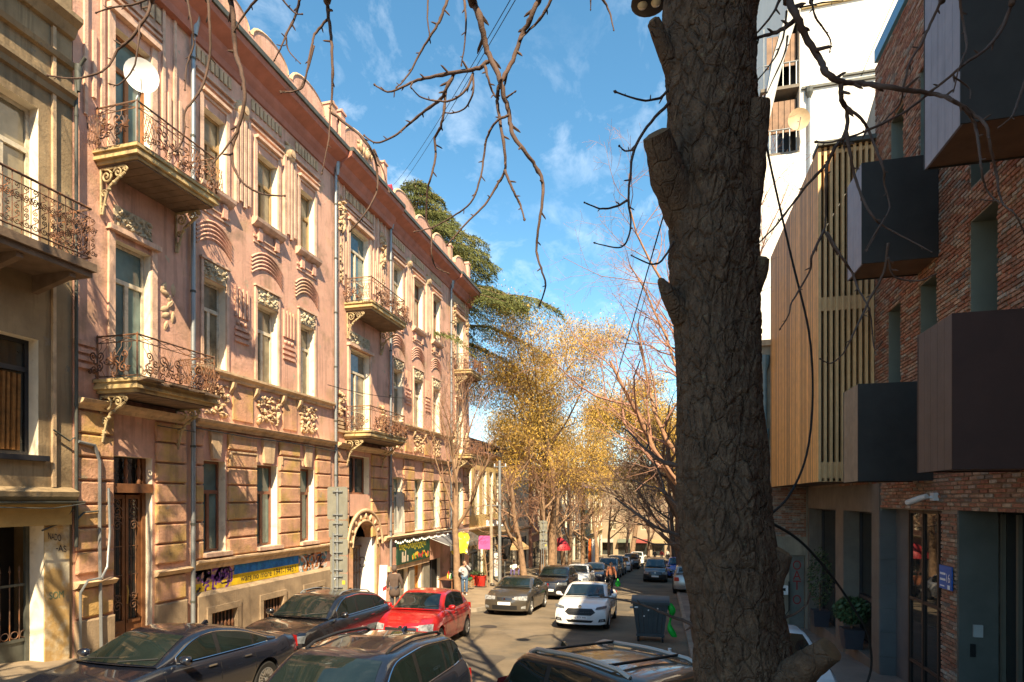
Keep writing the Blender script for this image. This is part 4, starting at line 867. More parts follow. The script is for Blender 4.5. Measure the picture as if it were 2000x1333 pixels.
def planter(name, label, s, d, z, h, kind, seed):
    T = thing(name, label, 'plant', FR(s, z, d)); rr = random.Random(seed)
    mb = MB(); w = .24; c = FR(s, z, d); mb.hexa([(c[0]-w*.8, c[1]-w*.8, z), (c[0]+w*.8, c[1]-w*.8, z), (c[0]+w*.8, c[1]+w*.8, z), (c[0]-w*.8, c[1]+w*.8, z), (c[0]-w, c[1]-w, z+.5), (c[0]+w, c[1]-w, z+.5), (c[0]+w, c[1]+w, z+.5), (c[0]-w, c[1]+w, z+.5)]); mb.build('pot', M('pot_dark', (.05, .05, .06), .5, .1, 2, 0), T)
    mb = MB(); mb.tube([(c[0], c[1], z+.45), (c[0], c[1], z+.6+h*.4)], .025, 6); mb.build('stem', m_iron2, T)
    mb = MB()
    for k in range(900 if kind else 700):
        a = rr.uniform(0, 6.28); u = rr.uniform(-1, 1); q = math.sqrt(1-u*u); r0 = rr.uniform(.5, 1)**.5; rad = (.36, h*.5) if kind == 0 else (.42, h*.42)
        p = Vector((c[0]+math.cos(a)*q*rad[0]*r0, c[1]+math.sin(a)*q*rad[0]*r0, z+.55+h*.5+u*rad[1]*r0)); n = Vector((rr.uniform(-1, 1), rr.uniform(-1, 1), rr.uniform(-.4, 1))).normalized(); t = n.orthogonal().normalized(); b = n.cross(t); l = .05 if kind == 0 else .085
        mb.add([p-t*l, p-b*l*.4, p+t*l, p+b*l*.4], [(0, 1, 2, 3)])
    mb.build('foliage', M('shrub_leaf', (.05, .085, .03), .6, .3, 8, 0, island=1), T)
planter('potted_shrub', 'rounded dark shrub in a pot at the left concrete window', sR(1605), .05, -.9, 1.9, 0, 5)
planter('potted_shrub', 'leafy bush spilling over a pot at the right concrete window', sR(1672), .1, -.75, .8, 1, 6)
def old_house():
    T = thing('old_brick_house', 'narrow old brick house end with teal downpipe beside timber volume', 'building', (4, 22.3, gz(22)))
    y = 22.2; F = lambda s, z, d: (s, y-d, z)
    mb = MB(); wall_open(mb, F, 3.22, 4.9, -3, 8.4, [(4.15, 4.66, -2, 1.1)], .2, 0, 0); mb.box(3.22, 9, y+.21, 23.9, -3, 8.4); mb.build('wall', M('old_plaster', (.30, .25, .18), .95, .3, 1.5, .4, 15, streak=.4), T)
    bl = [b for b in bricks(T, F, 3.55, 4.68, 1.75, 3.5, [], seed=8, d=.01)]; mbk = MB()
    for p, q, z, e in bl: fbox(mbk, F, p, q, z, z+.058, 0, .015+e)
    o = mbk.build('bricks', m_brick_i, T); o['kind'] = 'stuff'
    mb = MB(); mb.tube([(3.35, y-.1, -2), (3.35, y-.1, 8.0)], .07, 8); mb.lathe([(.07, -.3), (.16, 0), (.16, .25), (.07, .26)], 8, (3.35, y-.1, 7.8)); mb.lathe([(.07, -.2), (.14, 0), (.14, .3), (.07, .31)], 8, (3.35, y-.1, 5.2)); mb.build('downpipe', M('teal_pipe', (.13, .19, .2), .5, .2, 3, .1), T, 40)
    mb = MB(); fbox(mb, F, 4.17, 4.64, -2, 1.08, -.18, -.12); g = mb.build('gate_door', M('door_grey', (.18, .17, .14), .7, .2, 3, .1), T)
    rd = M('graffiti_redline', (.32, .035, .03), .8, .1, 3, 0)
    for ch, z in (('O', .75), ('A', .4), ('T', .05), ('O', -.45)): text_mesh(ch, .3, rd, g, F(4.42, z, -.115), (1, 0, 0), (0, 0, 1), width=.26, height=.32)
    for a, b in ((8.4, 8.6),): mb = MB(); mb.box(3.1, 9, y-.12, 23.9, 8.401, 8.6); mb.build('cornice', m_trim, T)
    T2 = thing('meter_box', 'small white electric meter box with looped cables on old wall', 'meter box', (3.95, y-.12, -.2))
    mb = MB(); mb.box(3.85, 4.08, y-.2, y-.01, -.25, .05); mb.build('case', m_white, T2); mb = MB(); mb.box(3.88, 4.0, y-.21, y-.201, -.12, -.02); mb.build('dial_window', m_pane_d, T2)
    mb = MB(); mb.tube([(3.9, y-.1, -.25), (3.9, y-.1, -.8), (4.0, y-.1, -1.0), (4.12, y-.1, -.8), (4.12, y-.1, .2)], .015, 5); mb.build('cable', m_black, T2)
old_house()
def white_building():
    T = thing('white_tower', 'tall white rendered apartment block with side balconies behind timber volume', 'building', (8, 24, gz(24)))
    m = M('white_render', (.74, .70, .63), .9, .05, .6, .15, 12, streak=.1, dirt=(.6, .5, .2), dirtr=(.74, .82), dirts=.5)
    mb = MB(); mb.box(3.42, 15, 24, 40, -3, 16.0); mb.box(4.85, 15, 24, 40, 16.0, 32); mb.build('wall', m, T)
    for z, c in ((21.3, M('ledge_tan', (.45, .35, .18), .8)), (18.3, m_lead)): p = MB(); p.box(4.9, 9.5, 23.92, 23.997, z, z+.09); p.build('ledge', c, T)
    p = MB(); p.box(6.3, 12, 23.92, 23.997, 18.55, 18.62); p.build('ledge', m_lead, T)
    p = MB(); p.tube([(5.15, 23.9, 10), (5.15, 23.9, 18.2)], .05, 6); p.build('downpipe', m_zinc, T)
    p = MB(); p.lathe([(.05, -.2), (.14, 0), (.14, .2)], 8, (5.15, 23.9, 18.1)); p.build('hopper', m_lead, T)
    # side balconies
    br = M('brown_blind', (.22, .13, .08), .7, .3, 4, .1, 20, streak=.4)
    for z in (16.0, 18.5):
        p = MB(); p.box(3.5, 4.85, 24.05, 27, z+.003, z+.12); p.build('balcony_slab', m_conc, T)
        p = MB(); p.box(4.6, 4.84, 24.5, 27, z+.12, z+2.35); p.build('balcony_back', m_black, T)
        for k in range(5): p = MB(); p.box(3.75+k*.21, 3.94+k*.21, 24.3, 24.33, z+1.0, z+2.2); p.build('blind_panel', br, T)
        for k in range(6): x = 3.6+k*.23; p = MB(); p.tube([(x, 24.1, z+.12), (x, 24.1, z+1.0)], .02, 5); p.build('rail_bar', m_zinc, T)
        p = MB(); p.tube([(3.55, 24.1, z+1.0), (4.84, 24.1, z+1.0)], .03, 6); p.build('hand_rail', m_zinc, T)
        p = MB(); p.tube([(3.6, 24.1, z+.1), (3.6, 24.1, z+2.4)], .04, 6); p.build('post', m_zinc, T)
    p = MB(); pl = [(3.45, 15.2), (3.62, 15.2), (3.75, 17.2), (4.2, 19.2), (4.85, 21.4), (4.85, 22.2), (4.6, 22.0), (3.9, 19.6), (3.5, 17.4)]; p.prism(pl, lambda a, b, d: (a, d, b), 23.7, 27.0); p.build('curved_fin', M('fin_grey', (.42, .42, .40), .7, .1, 2, .1), T)
    D = thing('satellite_dish', 'tan satellite dish on the balcony of the white block', 'satellite dish', (4.75, 23.85, 16.6))
    mb = MB(); n = 18; rows = []
    for k in range(6):
        r_ = .42*k/5; rows.append([(4.72+r_*math.cos(a*2*math.pi/n)*.9, 23.6-.09+.12*(k/5)**2*-1+.1, 16.95+r_*math.sin(a*2*math.pi/n)) for a in range(n)])
    mb.grid(rows, True); mb.build('reflector', M('dish_tan', (.45, .32, .18), .6, .15, 3, 0), D, 180)
    mb = MB(); mb.tube([(4.72, 23.6, 16.95), (4.8, 24.0, 16.7)], .03, 6); mb.tube([(4.72, 23.55, 16.6), (4.72, 23.2, 16.85)], .015, 5); mb.build('arm', m_zinc, D)
white_building()
def balcony_dish():
    c = at(272, 145, 14.0); c.x = FX+1.15; 
    D = thing('satellite_dish', 'white satellite dish mounted on the upper left pink balcony rail', 'satellite dish', (FX+1.15, 11.0, 11.9))
    cx, cy, cz = FX+1.2, 10.62, 12.45; n = 24; nrm = Vector((.7, -.72, -.12)).normalized(); t = nrm.cross(Vector((0, 0, 1))).normalized(); b = t.cross(nrm); rows = []
    for k in range(7):
        r_ = .34*k/6; rows.append([Vector((cx, cy, cz))+t*(r_*math.cos(a*2*math.pi/n))+b*(r_*math.sin(a*2*math.pi/n)*1.06)+nrm*(.10*(k/6)**2) for a in range(n)])
    mb = MB(); mb.grid(rows, True); mb.build('reflector', m_white, D, 180)
    mb = MB(); mb.tube([(cx, cy+.05, cz-.1), (FX+1.12, 10.56, 11.95), (FX+1.12, 10.56, 11.0)], .02, 6); mb.tube([Vector((cx, cy, cz))-b*.33, Vector((cx, cy, cz))-b*.2+nrm*.4], .012, 5); mb.build('arm', m_zinc, D)
balcony_dish()
# ------------------------------------------------------------------ vehicles
m_tyre = M('tyre', (.018, .018, .018), .85, .1, 5, .2, 60); m_rim = M('alloy', (.5, .5, .5), .3, .1, 5, 0, metal=.8); m_rimd = M('rim_dark', (.03, .03, .03), .6)
m_cglass = M('car_glass', (.010, .016, .015), .02, .3, 1.5, 0, spec=.9)
m_trimb = M('black_trim', (.015, .015, .016), .5, .1, 4, 0); m_chrome = M('chrome', (.65, .65, .66), .12, 0, 1, 0, metal=1)
m_lamp = M('lamp_lens', (.26, .27, .28), .08, .6, 14, 0, spec=.8); m_lampd = M('lamp_dark', (.10, .11, .12), .06, .5, 12, 0, spec=.8); m_tail = M('tail_red', (.40, .015, .015), .12, .1, 8, 0, spec=.8)
m_plate = M('plate_white', (.78, .78, .76), .5, .02, 3, 0)
def car(P, label, X, Y, head=-90, group=None, name='parked_car', tilt=True):
    L, W, H = P['L'], P['W'], P['H']; gc = P.get('gc', .17); rw = P.get('rw', .33); fo = P.get('fo', .88); wb = P['wb']
    hw = W/2; T = thing(name, label, 'car', (0, 0, 0), 0, group)
    z0 = gz(Y)
    mt = Matrix.Rotation(-math.atan(SLOPE) if tilt else 0, 4, 'X') @ Matrix.Rotation(R(head), 4, 'Z')
    T.matrix_world = Matrix.Translation((X, Y, z0)) @ mt; T.location = (X, Y, z0); T.rotation_euler = mt.to_euler(); ORG[T.name] = None
    body = P['paint']; lx = L/2
    xw, xr0, xr1, xg = P['xw'], P['xr0'], P['xr1'], P['xg']; zhf, zbf, zbr, zd = P['zhf'], P['zbf'], P['zbr'], P['zd']
    at_ = np.array([0, .06, .25, xw*.6, xw, xg, min(L-.2, xg+.25), L-.07, L]); zt_ = np.array([zhf-.10, zhf-.035, zhf+.01, (zhf*.42+zbf*.58)+.02, zbf, zbr, (zd+.01 if xg < L-.4 else zd), zd-.03, zd-.10])
    def zt(a): return float(np.interp(a, at_, zt_))
    def wd(a): return hw*float(np.interp(a, [0, .12, .4, .9, L-.9, L-.3, L-.08, L], [.93, .955, .975, 1, 1, .98, .955, .92]))
    def zc(a): return gc+float(np.interp(a, [0, .25, L-.3, L], [.05, 0, .03, .12]))
    bow, bowr = P.get('bow', .26), P.get('bowr', .14)
    def warp(p):
        x, y, z = p; a = lx-x; b = L-a; yy = min(1.1, abs(y)/hw)
        fa = max(0, 1-a/1.1)**2; x -= bow*yy**2.6*fa
        f2 = max(0, 1-a/.45); x -= f2*(P.get('rake', .10)*max(0, (z-gc-.32)/.4)**2+.06*max(0, (gc+.28-z)/.28))
        fb = max(0, 1-b/.9)**2; x += bowr*yy**2.6*fb
        g2 = max(0, 1-b/.4); x += g2*(.06*max(0, (z-gc-.45)/.4)**2+.07*max(0, (gc+.25-z)/.25))
        return (x, y, z)
    ws = [fo, fo+wb]; ra = rw+.045
    FR_ = [0, 0, .05, .25, .47, .68, .82, .93, 1, 1, 1]; FY = [0, .80, .95, .985, 1.0, .998, .975, .94, .87, .5, 0]
    crown = P.get('crown', .03)
    def sect(a):
        b, t, w = zc(a), zt(a), wd(a); pts = []; prev = 0; arch = 0
        for xa in ws:
            if abs(a-xa) < ra: arch = max(arch, rw+.01+math.sqrt(ra*ra-(a-xa)**2))
        for k in range(11):
            z = b+(t-b)*FR_[k]+(crown*(.7 if k == 9 else (1 if k == 10 else 0)))
            y = w*FY[k]
            if k == 4 or k == 5: y += .012*math.sin(math.pi*min(1, max(0, a/L)))
            if arch and 0 < k < 8: z = max(z, arch+.004*k); y = max(y, w*.955) if k == 1 else y
            if k == 0 and arch: z = max(z, arch-.05)
            pts.append((y, z))
        return pts
    def sidey(a, z):
        s = sect(a)[2:9]; return float(np.interp(z, [q[1] for q in s], [q[0] for q in s]))
    sta = sorted(set([0, .03, .07, .12, .18]+[.25+i*.065 for i in range(int((L-.5)/.065))]+[L-.2, L-.13, L-.07, L-.03, L]))
    mb = MB(); rows = []
    for a in sta:
        s = sect(a); r_ = [(lx-a, y, z) for y, z in s]+[(lx-a, -y, z) for y, z in s[-2:0:-1]]; rows.append([warp(p) for p in r_])
    n = len(rows[0]); o = 0
    vs_ = [q for r_ in rows for q in r_]; fs = []; mi = []
    for i in range(len(rows)-1):
        for k in range(n):
            k2 = (k+1) % n; fs.append((i*n+k, i*n+k2, (i+1)*n+k2, (i+1)*n+k)); mi.append(1 if (k < 2 or k > n-3) else 0)
    mb.v = [tuple(v) for v in vs_]; mb.f = fs; mb.m = mi
    for a in (0, L):
        s = sect(a); rws = [[warp((lx-a, y*c, z)) for c in np.linspace(-1, 1, 13)] for y, z in s[1:]]
        mb.grid(rws)
    bo = mb.build('body', [body, m_trimb], T, 32)
    # greenhouse
    def zbl(a): return float(np.interp(a, [xw, xg], [zbf, zbr]))
    aa = np.linspace(xw-.3, xg+.3, 200); zz = np.interp(aa, [xw, xr0, (xr0*.55+xr1*.45), xr1, xg], [zbf, H-.055, H, H-P.get('drop', .05), max(zd, zbr)]); kk = int(.20/((aa[1]-aa[0]))); ker = np.ones(2*kk+1)/(2*kk+1); zs_ = np.convolve(np.pad(zz, kk, mode='edge'), ker, 'valid')
    zs_ = np.minimum(zs_, zz+.02)
    def zr(a): return max(zbl(a)-.01, float(np.interp(a, aa, zs_)))
    tum = P.get('tum', .19); gw = P.get('gw', .90)
    def wbelt(a): return hw*gw*float(np.interp(a, [xw, xw+.8, xg-.7, xg], [.95, 1, 1, .92]))
    def gy(a, z): return wbelt(a)-tum*max(0, (z-zbl(a))/(H-zbf))**1.25
    def gwarp(p):
        x, y, z = p; a = lx-x; yy = min(1, abs(y)/(hw*gw)); f = max(0, min(1, 1-(a-xw)/(xr0-xw+.35))); r_ = max(0, min(1, 1-(xg-a)/(xg-xr1+.3)))
        x += P.get('wsb', .16)*(1-yy**2)*f-.07*(1-yy**2)*r_
        return warp((x, y, z))
    gst = list(np.linspace(xw, xg, 46)); rows = []
    def gsect(a):
        b = zbl(a)-.05; t = zr(a); e = min(.075, max(.004, (t-b)*.4)); h = t-e-b
        p = [(gy(a, b), b), (gy(a, b+h*.35), b+h*.35), (gy(a, b+h*.7), b+h*.7), (gy(a, t-e), t-e), (gy(a, t-e*.35)-e*.25, t-e*.35), (gy(a, t)-e*.9, t)]
        y5 = p[-1][0]; return p+[(y5*.66, t+crown*.45), (y5*.33, t+crown*.7), (0, t+crown*.8)]
    for a in gst:
        s = gsect(a); rows.append([gwarp((lx-a, y, z)) for y, z in s]+[gwarp((lx-a, -y, z)) for y, z in s[-2::-1]])
    mb = MB(); mb.grid(rows); roof = mb.build('roof', body, T, 40)
    def topz(a, f):
        s = gsect(a); y5 = s[5][0]; return y5*f, float(np.interp(abs(f), [0, .33, .66, 1], [s[8][1], s[7][1], s[6][1], s[5][1]]))
    def glass(a0, a1, nm, off, fmax=.95):
        mb = MB(); rws = []
        for a in np.linspace(a0, a1, 12):
            r_ = []
            for f in np.linspace(-fmax, fmax, 13):
                y, z = topz(a, f); q = gwarp((lx-a, y, z)); r_.append((q[0]+off*.008, q[1], q[2]+.006))
            rws.append(r_)
        mb.grid(rws); return mb.build(nm, m_cglass, T, 180)
    wsl = glass(xw+.03, xr0-.02, 'windshield', 1)
    if xg-xr1 > .12: glass(xr1+.06, xg-.05, 'rear_window', -1, .9)
    for s_ in (-.35, .35):
        mb = MB(); q0 = gwarp((lx-xw-.05, s_*hw-.2, topz(xw+.05, .3)[1]+.02)); q1 = gwarp((lx-xw-.14, s_*hw+.35, topz(xw+.14, .3)[1]+.025)); mb.tube([q0, q1], .009, 5); mb.build('wiper', m_trimb, T)
    # side glazing
    def strip(a0, a1, sgn, off, lo, hi, nm, mat, par):
        rws = []
        for a in np.linspace(a0, a1, max(4, int((a1-a0)/.09))):
            b, t = zbl(a)+lo, zr(a)-hi
            if t-b < .02: t = b+.02
            rws.append([warp((lx-a, sgn*(gy(a, z)+off), z)) for z in np.linspace(b, t, 5)])
        mb = MB(); mb.grid(rws); return mb.build(nm, mat, par, 180)
    wins = P['wins']; wa0, wa1 = wins[0][0], wins[-1][1]
    for sgn in (1, -1):
        fr = strip(wa0-.05, wa1+.05, sgn, .003, .0, .065, 'window_surround', m_trimb, T)
        for a0, a1 in wins: strip(a0, a1, sgn, .007, .02, .085, 'side_window', m_cglass, T)
        if P.get('chrome', 1):
            mb = MB(); A = np.linspace(wa0-.05, wa1+.05, 24); lo = [warp((lx-a, sgn*(gy(a, zbl(a))+.008), zbl(a)+.004)) for a in A]; hi = [warp((lx-a, sgn*(gy(a, zr(a)-.062)+.006), max(zbl(a)+.02, zr(a)-.062))) for a in A]
            mb.tube(lo+hi[::-1]+[lo[0]], .008, 4); mb.build('window_trim', m_chrome, T, 60)
        for a in P['seams']:
            mb = MB(); rws = []
            for z in np.linspace(gc+.1, zbl(min(max(a, xw), xg))-.02, 9):
                rws.append([warp((lx-a-e, sgn*(sidey(a, z)+.002), z)) for e in (-.006, .006)])
            mb.grid(rws); mb.build('door_seam', m_black, T)
        for a in P['handles']:
            z = zbl(a)-.13; y = sidey(a, z); mb = MB(); c = warp((lx-a, sgn*(y+.02), z)); mb.obox(c, (.09, 0, 0), (0, .014, 0), (0, 0, .014)); mb.build('door_handle', P.get('hmat', body), T)
        c = Vector((lx-xw-.30, sgn*(hw+.02), zbl(xw+.3)+.08)); mb = MB(); rows = []
        for t, r_ in ((-1, .1), (-.85, .75), (-.3, 1), (.4, 1), (.85, .8), (1, .3)):
            rows.append([(c.x+.08*r_*math.cos(k*math.pi/5)*(1 if math.cos(k*math.pi/5) > 0 else .5), c.y+sgn*(.06+t*.10), c.z+.075*r_*math.sin(k*math.pi/5)) for k in range(10)])
        mb.grid(rows, True); mb.tube([(c.x, c.y-sgn*.10, c.z-.05), (c.x, c.y+sgn*.02, c.z-.04)], .03, 6); mo = mb.build('mirror', P.get('mirm', body), T, 60)
        gl = MB(); gl.obox((c.x-.048, c.y+sgn*.06, c.z), (.003, 0, 0), (0, .075, 0), (0, 0, .05)); gl.build('mirror_glass', m_cglass, mo)
    # wheels
    for a in ws:
        for sgn in (1, -1):
            c = (lx-a, sgn*(hw-.115), rw); wid = .11
            mb = MB(); mb.lathe([(rw*.62, -wid*.9), (rw*.9, -wid), (rw*.985, -wid*.8), (rw, -wid*.3), (rw, wid*.3), (rw*.985, wid*.8), (rw*.9, wid), (rw*.62, wid*.9)], 26, (0, 0, 0), 'y'); 
            w = thing_part('wheel', T, c); ty = mb.build('tyre', m_tyre, w, 40, False)
            mb = MB(); mb.lathe([(0, sgn*.03), (rw*.62, sgn*.02)], 20, (0, 0, 0), 'y'); mb.build('brake_disc', m_rimd, w, 40, False)
            mb = MB(); mb.lathe([(rw*.66, sgn*.04), (rw*.66, sgn*.10), (rw*.60, sgn*.105), (rw*.58, sgn*.06)], 24, (0, 0, 0), 'y'); ns = P.get('spokes', 5)
            for k in range(ns):
                an = 2*math.pi*k/ns; d = Vector((math.cos(an), 0, math.sin(an))); t = Vector((-math.sin(an), 0, math.cos(an)))
                for e in (-1, 1): mb.obox(Vector((0, sgn*.085, 0))+d*rw*.33+t*e*rw*.07, d*rw*.28, t*rw*.045, (0, .016, 0))
            mb.lathe([(0, sgn*.11), (rw*.14, sgn*.105), (rw*.16, sgn*.08)], 12, (0, 0, 0), 'y'); mb.build('rim', P.get('rimm', m_rim), w, 40, False)
    # front end pieces: quads in (y, z) fractions laid on the nose
    def patch(nm, q, mat, off=.006, par=None, mir=True, nx=8, nz=4, rear=False):
        for sg in ((1, -1) if mir else (1,)):
            rws = []
            for j in range(nz+1):
                v = j/nz; r_ = []
                for i in range(nx+1):
                    u = i/nx; y = (q[0][0]*(1-u)+q[1][0]*u)*(1-v)+(q[3][0]*(1-u)+q[2][0]*u)*v; z = (q[0][1]*(1-u)+q[1][1]*u)*(1-v)+(q[3][1]*(1-u)+q[2][1]*u)*v
                    p = warp(((lx if not rear else -lx), sg*y*hw, z)); r_.append((p[0]+(off if not rear else -off), p[1], p[2]))
                rws.append(r_)
            mb = MB(); mb.grid(rws); oo = mb.build(nm, mat, par or T, 180)
        return oo
    for it in P['front']:
        kind, q, mat = it[:3]; patch(kind, q, mat, it[3] if len(it) > 3 else .006, None, q[0][0] > 0.001 or q[1][0] > 0 and q[0][0] >= 0)
    for z0_, z1_, y_ in P.get('bars', []):
        nb = max(2, int((z1_-z0_)/.045))
        for k in range(nb):
            z = z0_+(k+.5)*(z1_-z0_)/nb; mb = MB(); mb.tube([(lambda p: (p[0]+.012, p[1], p[2]))(warp((lx, f*y_*hw, z))) for f in np.linspace(-1, 1, 9)], .007, 4); mb.build('grille_bar', P.get('barm', m_chrome), T, 60)
    if P.get('plate'):
        zp = P['plate'][0]; mb = MB(); p = warp((lx, 0, zp)); mb.obox((p[0]+.02, 0, zp), (.006, 0, 0), (0, .26, 0), (0, 0, .057)); po = mb.build('licence_plate', m_plate, T)
        if P['plate'][1]:
            text_mesh(P['plate'][1], .1, m_black, po, (p[0]+.029, 0.02, zp), (0, 1, 0), (0, 0, 1), width=.40, height=.07)
    mb = MB(); p = warp((lx, 0, P.get('badge', zhf-.12))); mb.lathe([(0, .02), (.05, .018), (.055, .0)], 14, (p[0], 0, p[2]), 'x'); mb.build('badge', m_chrome, T, 40)
    for it in P.get('rear', [('tail_light', [(.62, .78), (.93, .78), (.93, 1.0), (.66, 1.0)], m_tail)]): patch(it[0], it[1], it[2], .008, None, True, 6, 3, True)
    if P.get('rails'):
        for sgn in (1, -1):
            A = np.linspace(xr0+.15, xr1-.1, 12); mb = MB(); pts = []
            for i, a in enumerate(A):
                y, z = topz(a, .90); e = .045 if 0 < i < 11 else .0; q = gwarp((lx-a, sgn*y, z)); pts.append((q[0], q[1], q[2]+e))
            mb.tube(pts, P.get('railr', .016), 6); mb.build('roof_rail', P.get('railm', m_trimb), T, 60)
        if P.get('cross'):
            for a in P['cross']:
                mb = MB(); y, z = topz(a, .9); mb.tube([gwarp((lx-a, f*y, z+.06)) for f in np.linspace(-1, 1, 7)], .018, 6); mb.build('cross_bar', m_trimb, T, 60)
    if P.get('ant'):
        mb = MB(); y, z = topz(xr1-.1, 0); mb.prism([(0, 0), (.16, 0), (.13, .07), (.1, .07)], lambda a, b, d: (lx-xr1+.1-a+.1, d, z+b), -.02, .02); mb.build('antenna_fin', body, T)
    return T
def thing_part(name, parent, loc):
    o = bpy.data.objects.new(name, None); link(o, parent); o.location = loc; o.empty_display_size = .1; ORG[o.name] = None; return o
black = paint('paint_black', (.008, .008, .010)); blackb = paint('paint_black_blue', (.008, .010, .018)); bronze = paint('paint_bronze', (.055, .042, .03), .5, .3); redp = paint('paint_red', (.42, .012, .012)); camp = paint('paint_grey_bronze', (.11, .095, .075), .6, .32); whitep = paint('paint_white', (.78, .78, .77)); darkg = paint('paint_dark_grey', (.03, .03, .034), .3, .3); silver = paint('paint_silver', (.38, .37, .35), .6, .32); navy = paint('paint_navy', (.012, .014, .03), .2, .3); greyp = paint('paint_grey', (.2, .19, .17), .5, .32)
SEDAN = dict(L=4.88, W=1.83, H=1.45, wb=2.80, fo=.95, rw=.335, gc=.16, xw=1.38, xr0=2.12, xr1=3.25, xg=4.15, zhf=.78, zbf=1.0, zbr=1.02, zd=1.06, wins=[(1.75, 2.52), (2.62, 3.4), (3.46, 3.82)], seams=[1.42, 2.56, 3.42], handles=[2.35, 3.2], drop=.09)
def lights(y0, y1, z0, z1, m=None): return ('headlight', [(y0, z0+.03), (y1, z0), (y1, z1), (y0, z1-.03)], m or m_lamp)
def mid(nm, y, z0, z1, m=None, y2=None): y2 = y2 or y; return (nm, [(-y, z0), (y, z0), (y2, z1), (-y2, z1)], m or m_trimb)
def D(b, **k): d = dict(b); d.update(k); return d
LEXUS = D(SEDAN, paint=blackb, front=[mid('grille', .35, .3, .72, None, .5), lights(.52, .95, .62, .76, m_lampd)], plate=(.42, ''), hmat=m_chrome, ant=1, spokes=10)
CAMRY = D(SEDAN, paint=camp, L=4.81, front=[mid('grille', .34, .62, .74), lights(.42, .95, .62, .80), mid('intake', .55, .26, .42), ('fog_lamp', [(.72, .30), (.9, .30), (.9, .42), (.72, .38)], m_lamp)], bars=[(.63, .73, .32)], plate=(.5, ''), hmat=m_chrome)
FUSION = D(SEDAN, paint=whitep, L=4.87, W=1.85, H=1.48, drop=.10, front=[('grille', [(-.40, .52), (.40, .52), (.56, .62), (-.56, .62)], m_trimb), ('grille', [(-.56, .621), (.56, .621), (.44, .745), (-.44, .745)], m_trimb), ('headlight', [(.56, .71), (.95, .76), (.95, .85), (.60, .79)], m_lampd), mid('intake', .42, .28, .36, None, .5), ('fog_recess', [(.66, .30), (.92, .32), (.90, .42), (.70, .40)], m_trimb), ('fog_lamp', [(.72, .325), (.86, .335), (.85, .395), (.74, .385)], m_lamp, .014)], bars=[(.53, .73, .46)], barm=m_trimb, plate=(.445, 'LJ 777 AA'), badge=.80, rake=.16)
CROSS = dict(paint=black, L=4.65, W=1.85, H=1.64, wb=2.66, fo=.98, rw=.37, gc=.2, xw=1.32, xr0=2.0, xr1=3.7, xg=4.42, zhf=.92, zbf=1.10, zbr=1.2, zd=1.15, wins=[(1.7, 2.5), (2.6, 3.4), (3.46, 4.0)], seams=[1.4, 2.55, 3.42], handles=[2.35, 3.2], drop=.10, front=[mid('grille', .34, .36, .86, None, .48), lights(.50, .95, .74, .90, m_lampd), ('fog_recess', [(.7, .36), (.93, .36), (.93, .55), (.75, .5)], m_trimb)], bars=[(.4, .84, .36)], plate=(.5, ''), rails=1, railm=m_zinc, ant=1)
SUV = D(CROSS, L=4.66, W=1.88, H=1.66, xw=1.42, xr0=2.05, xr1=4.0, xg=4.5, paint=blackb, wins=[(1.75, 2.55), (2.65, 3.45), (3.52, 4.1)], seams=[1.45, 2.6, 3.48], front=[('grille', [(.03, .55), (.34, .55), (.34, .82), (.03, .82)], m_trimb), lights(.42, .94, .68, .86), mid('intake', .6, .28, .45)], railm=m_trimb, railr=.02, drop=.07)
JEEP = D(CROSS, L=4.6, W=1.84, H=1.62, xw=1.55, xr0=2.15, xr1=4.15, xg=4.5, zhf=.98, zbf=1.1, zbr=1.14, zd=1.1, paint=bronze, tum=.15, gw=.93, wins=[(1.85, 2.6), (2.7, 3.4), (3.48, 4.25)], seams=[1.55, 2.65, 3.44], railm=M('rail_silver', (.5, .46, .40), .4, .05, 2, 0, metal=.5), railr=.03, cross=[2.6, 3.7], front=[mid('grille', .5, .68, .9), lights(.55, .93, .72, .9)], drop=.05, rear=[('tail_light', [(.68, .75), (.95, .75), (.95, 1.2), (.72, 1.2)], m_tail)], chrome=0)
HATCH = dict(paint=redp, L=4.05, W=1.73, H=1.53, wb=2.59, fo=.82, rw=.31, gc=.17, xw=1.15, xr0=1.78, xr1=3.2, xg=3.85, zhf=.82, zbf=1.02, zbr=1.06, zd=1.02, wins=[(1.5, 2.25), (2.35, 3.1)], seams=[1.2, 2.3, 3.16], handles=[2.1, 2.95], front=[mid('grille', .5, .58, .70), lights(.55, .95, .60, .80), mid('intake', .6, .24, .40)], bars=[(.59, .69, .48)], plate=(.46, ''), chrome=0, drop=.09, spokes=6)
VAN = D(HATCH, L=4.5, H=1.72, W=1.78, xw=1.1, xr0=1.9, xr1=3.7, xg=4.35, zbf=1.1, zbr=1.12, zd=1.1, wb=2.75, wins=[(1.5, 2.3), (2.4, 3.2), (3.28, 3.95)], seams=[1.2, 2.35, 3.25], handles=[2.1, 3.0], paint=darkg)
car(LEXUS, 'black sedan parked nearest the left pavement at the bottom edge', -8.15, 8.2, -90)
car(CROSS, 'black crossover with silver roof rails parked between black sedan and red hatchback', -8.3, 13.0, -90)
car(SUV, 'black sport utility with black roof rails and open driver window in the lower middle', -3.85, 6.6, -90, name='driving_car')
car(HATCH, 'small red hatchback parked behind the black crossover', -6.75, 15.95, -87)
car(CAMRY, 'bronze grey sedan parked at the widened kerb behind red hatchback', -6.15, 24.7, -90)
car(FUSION, 'white sedan driving towards the viewer in mid street half in shade', -2.8, 22.1, -90, name='driving_car')
car(JEEP, 'bronze brown off-roader with silver roof rails parked askew beside the big trunk', .0, 6.75, -40)
car(D(CROSS, paint=black, rails=0), 'dark sport utility directly behind the bronze grey sedan', -5.7, 31.4, -90)
car(D(HATCH, paint=whitep), 'white hatchback behind the dark sport utility, fourth back in the row', -5.3, 37.0, -90)
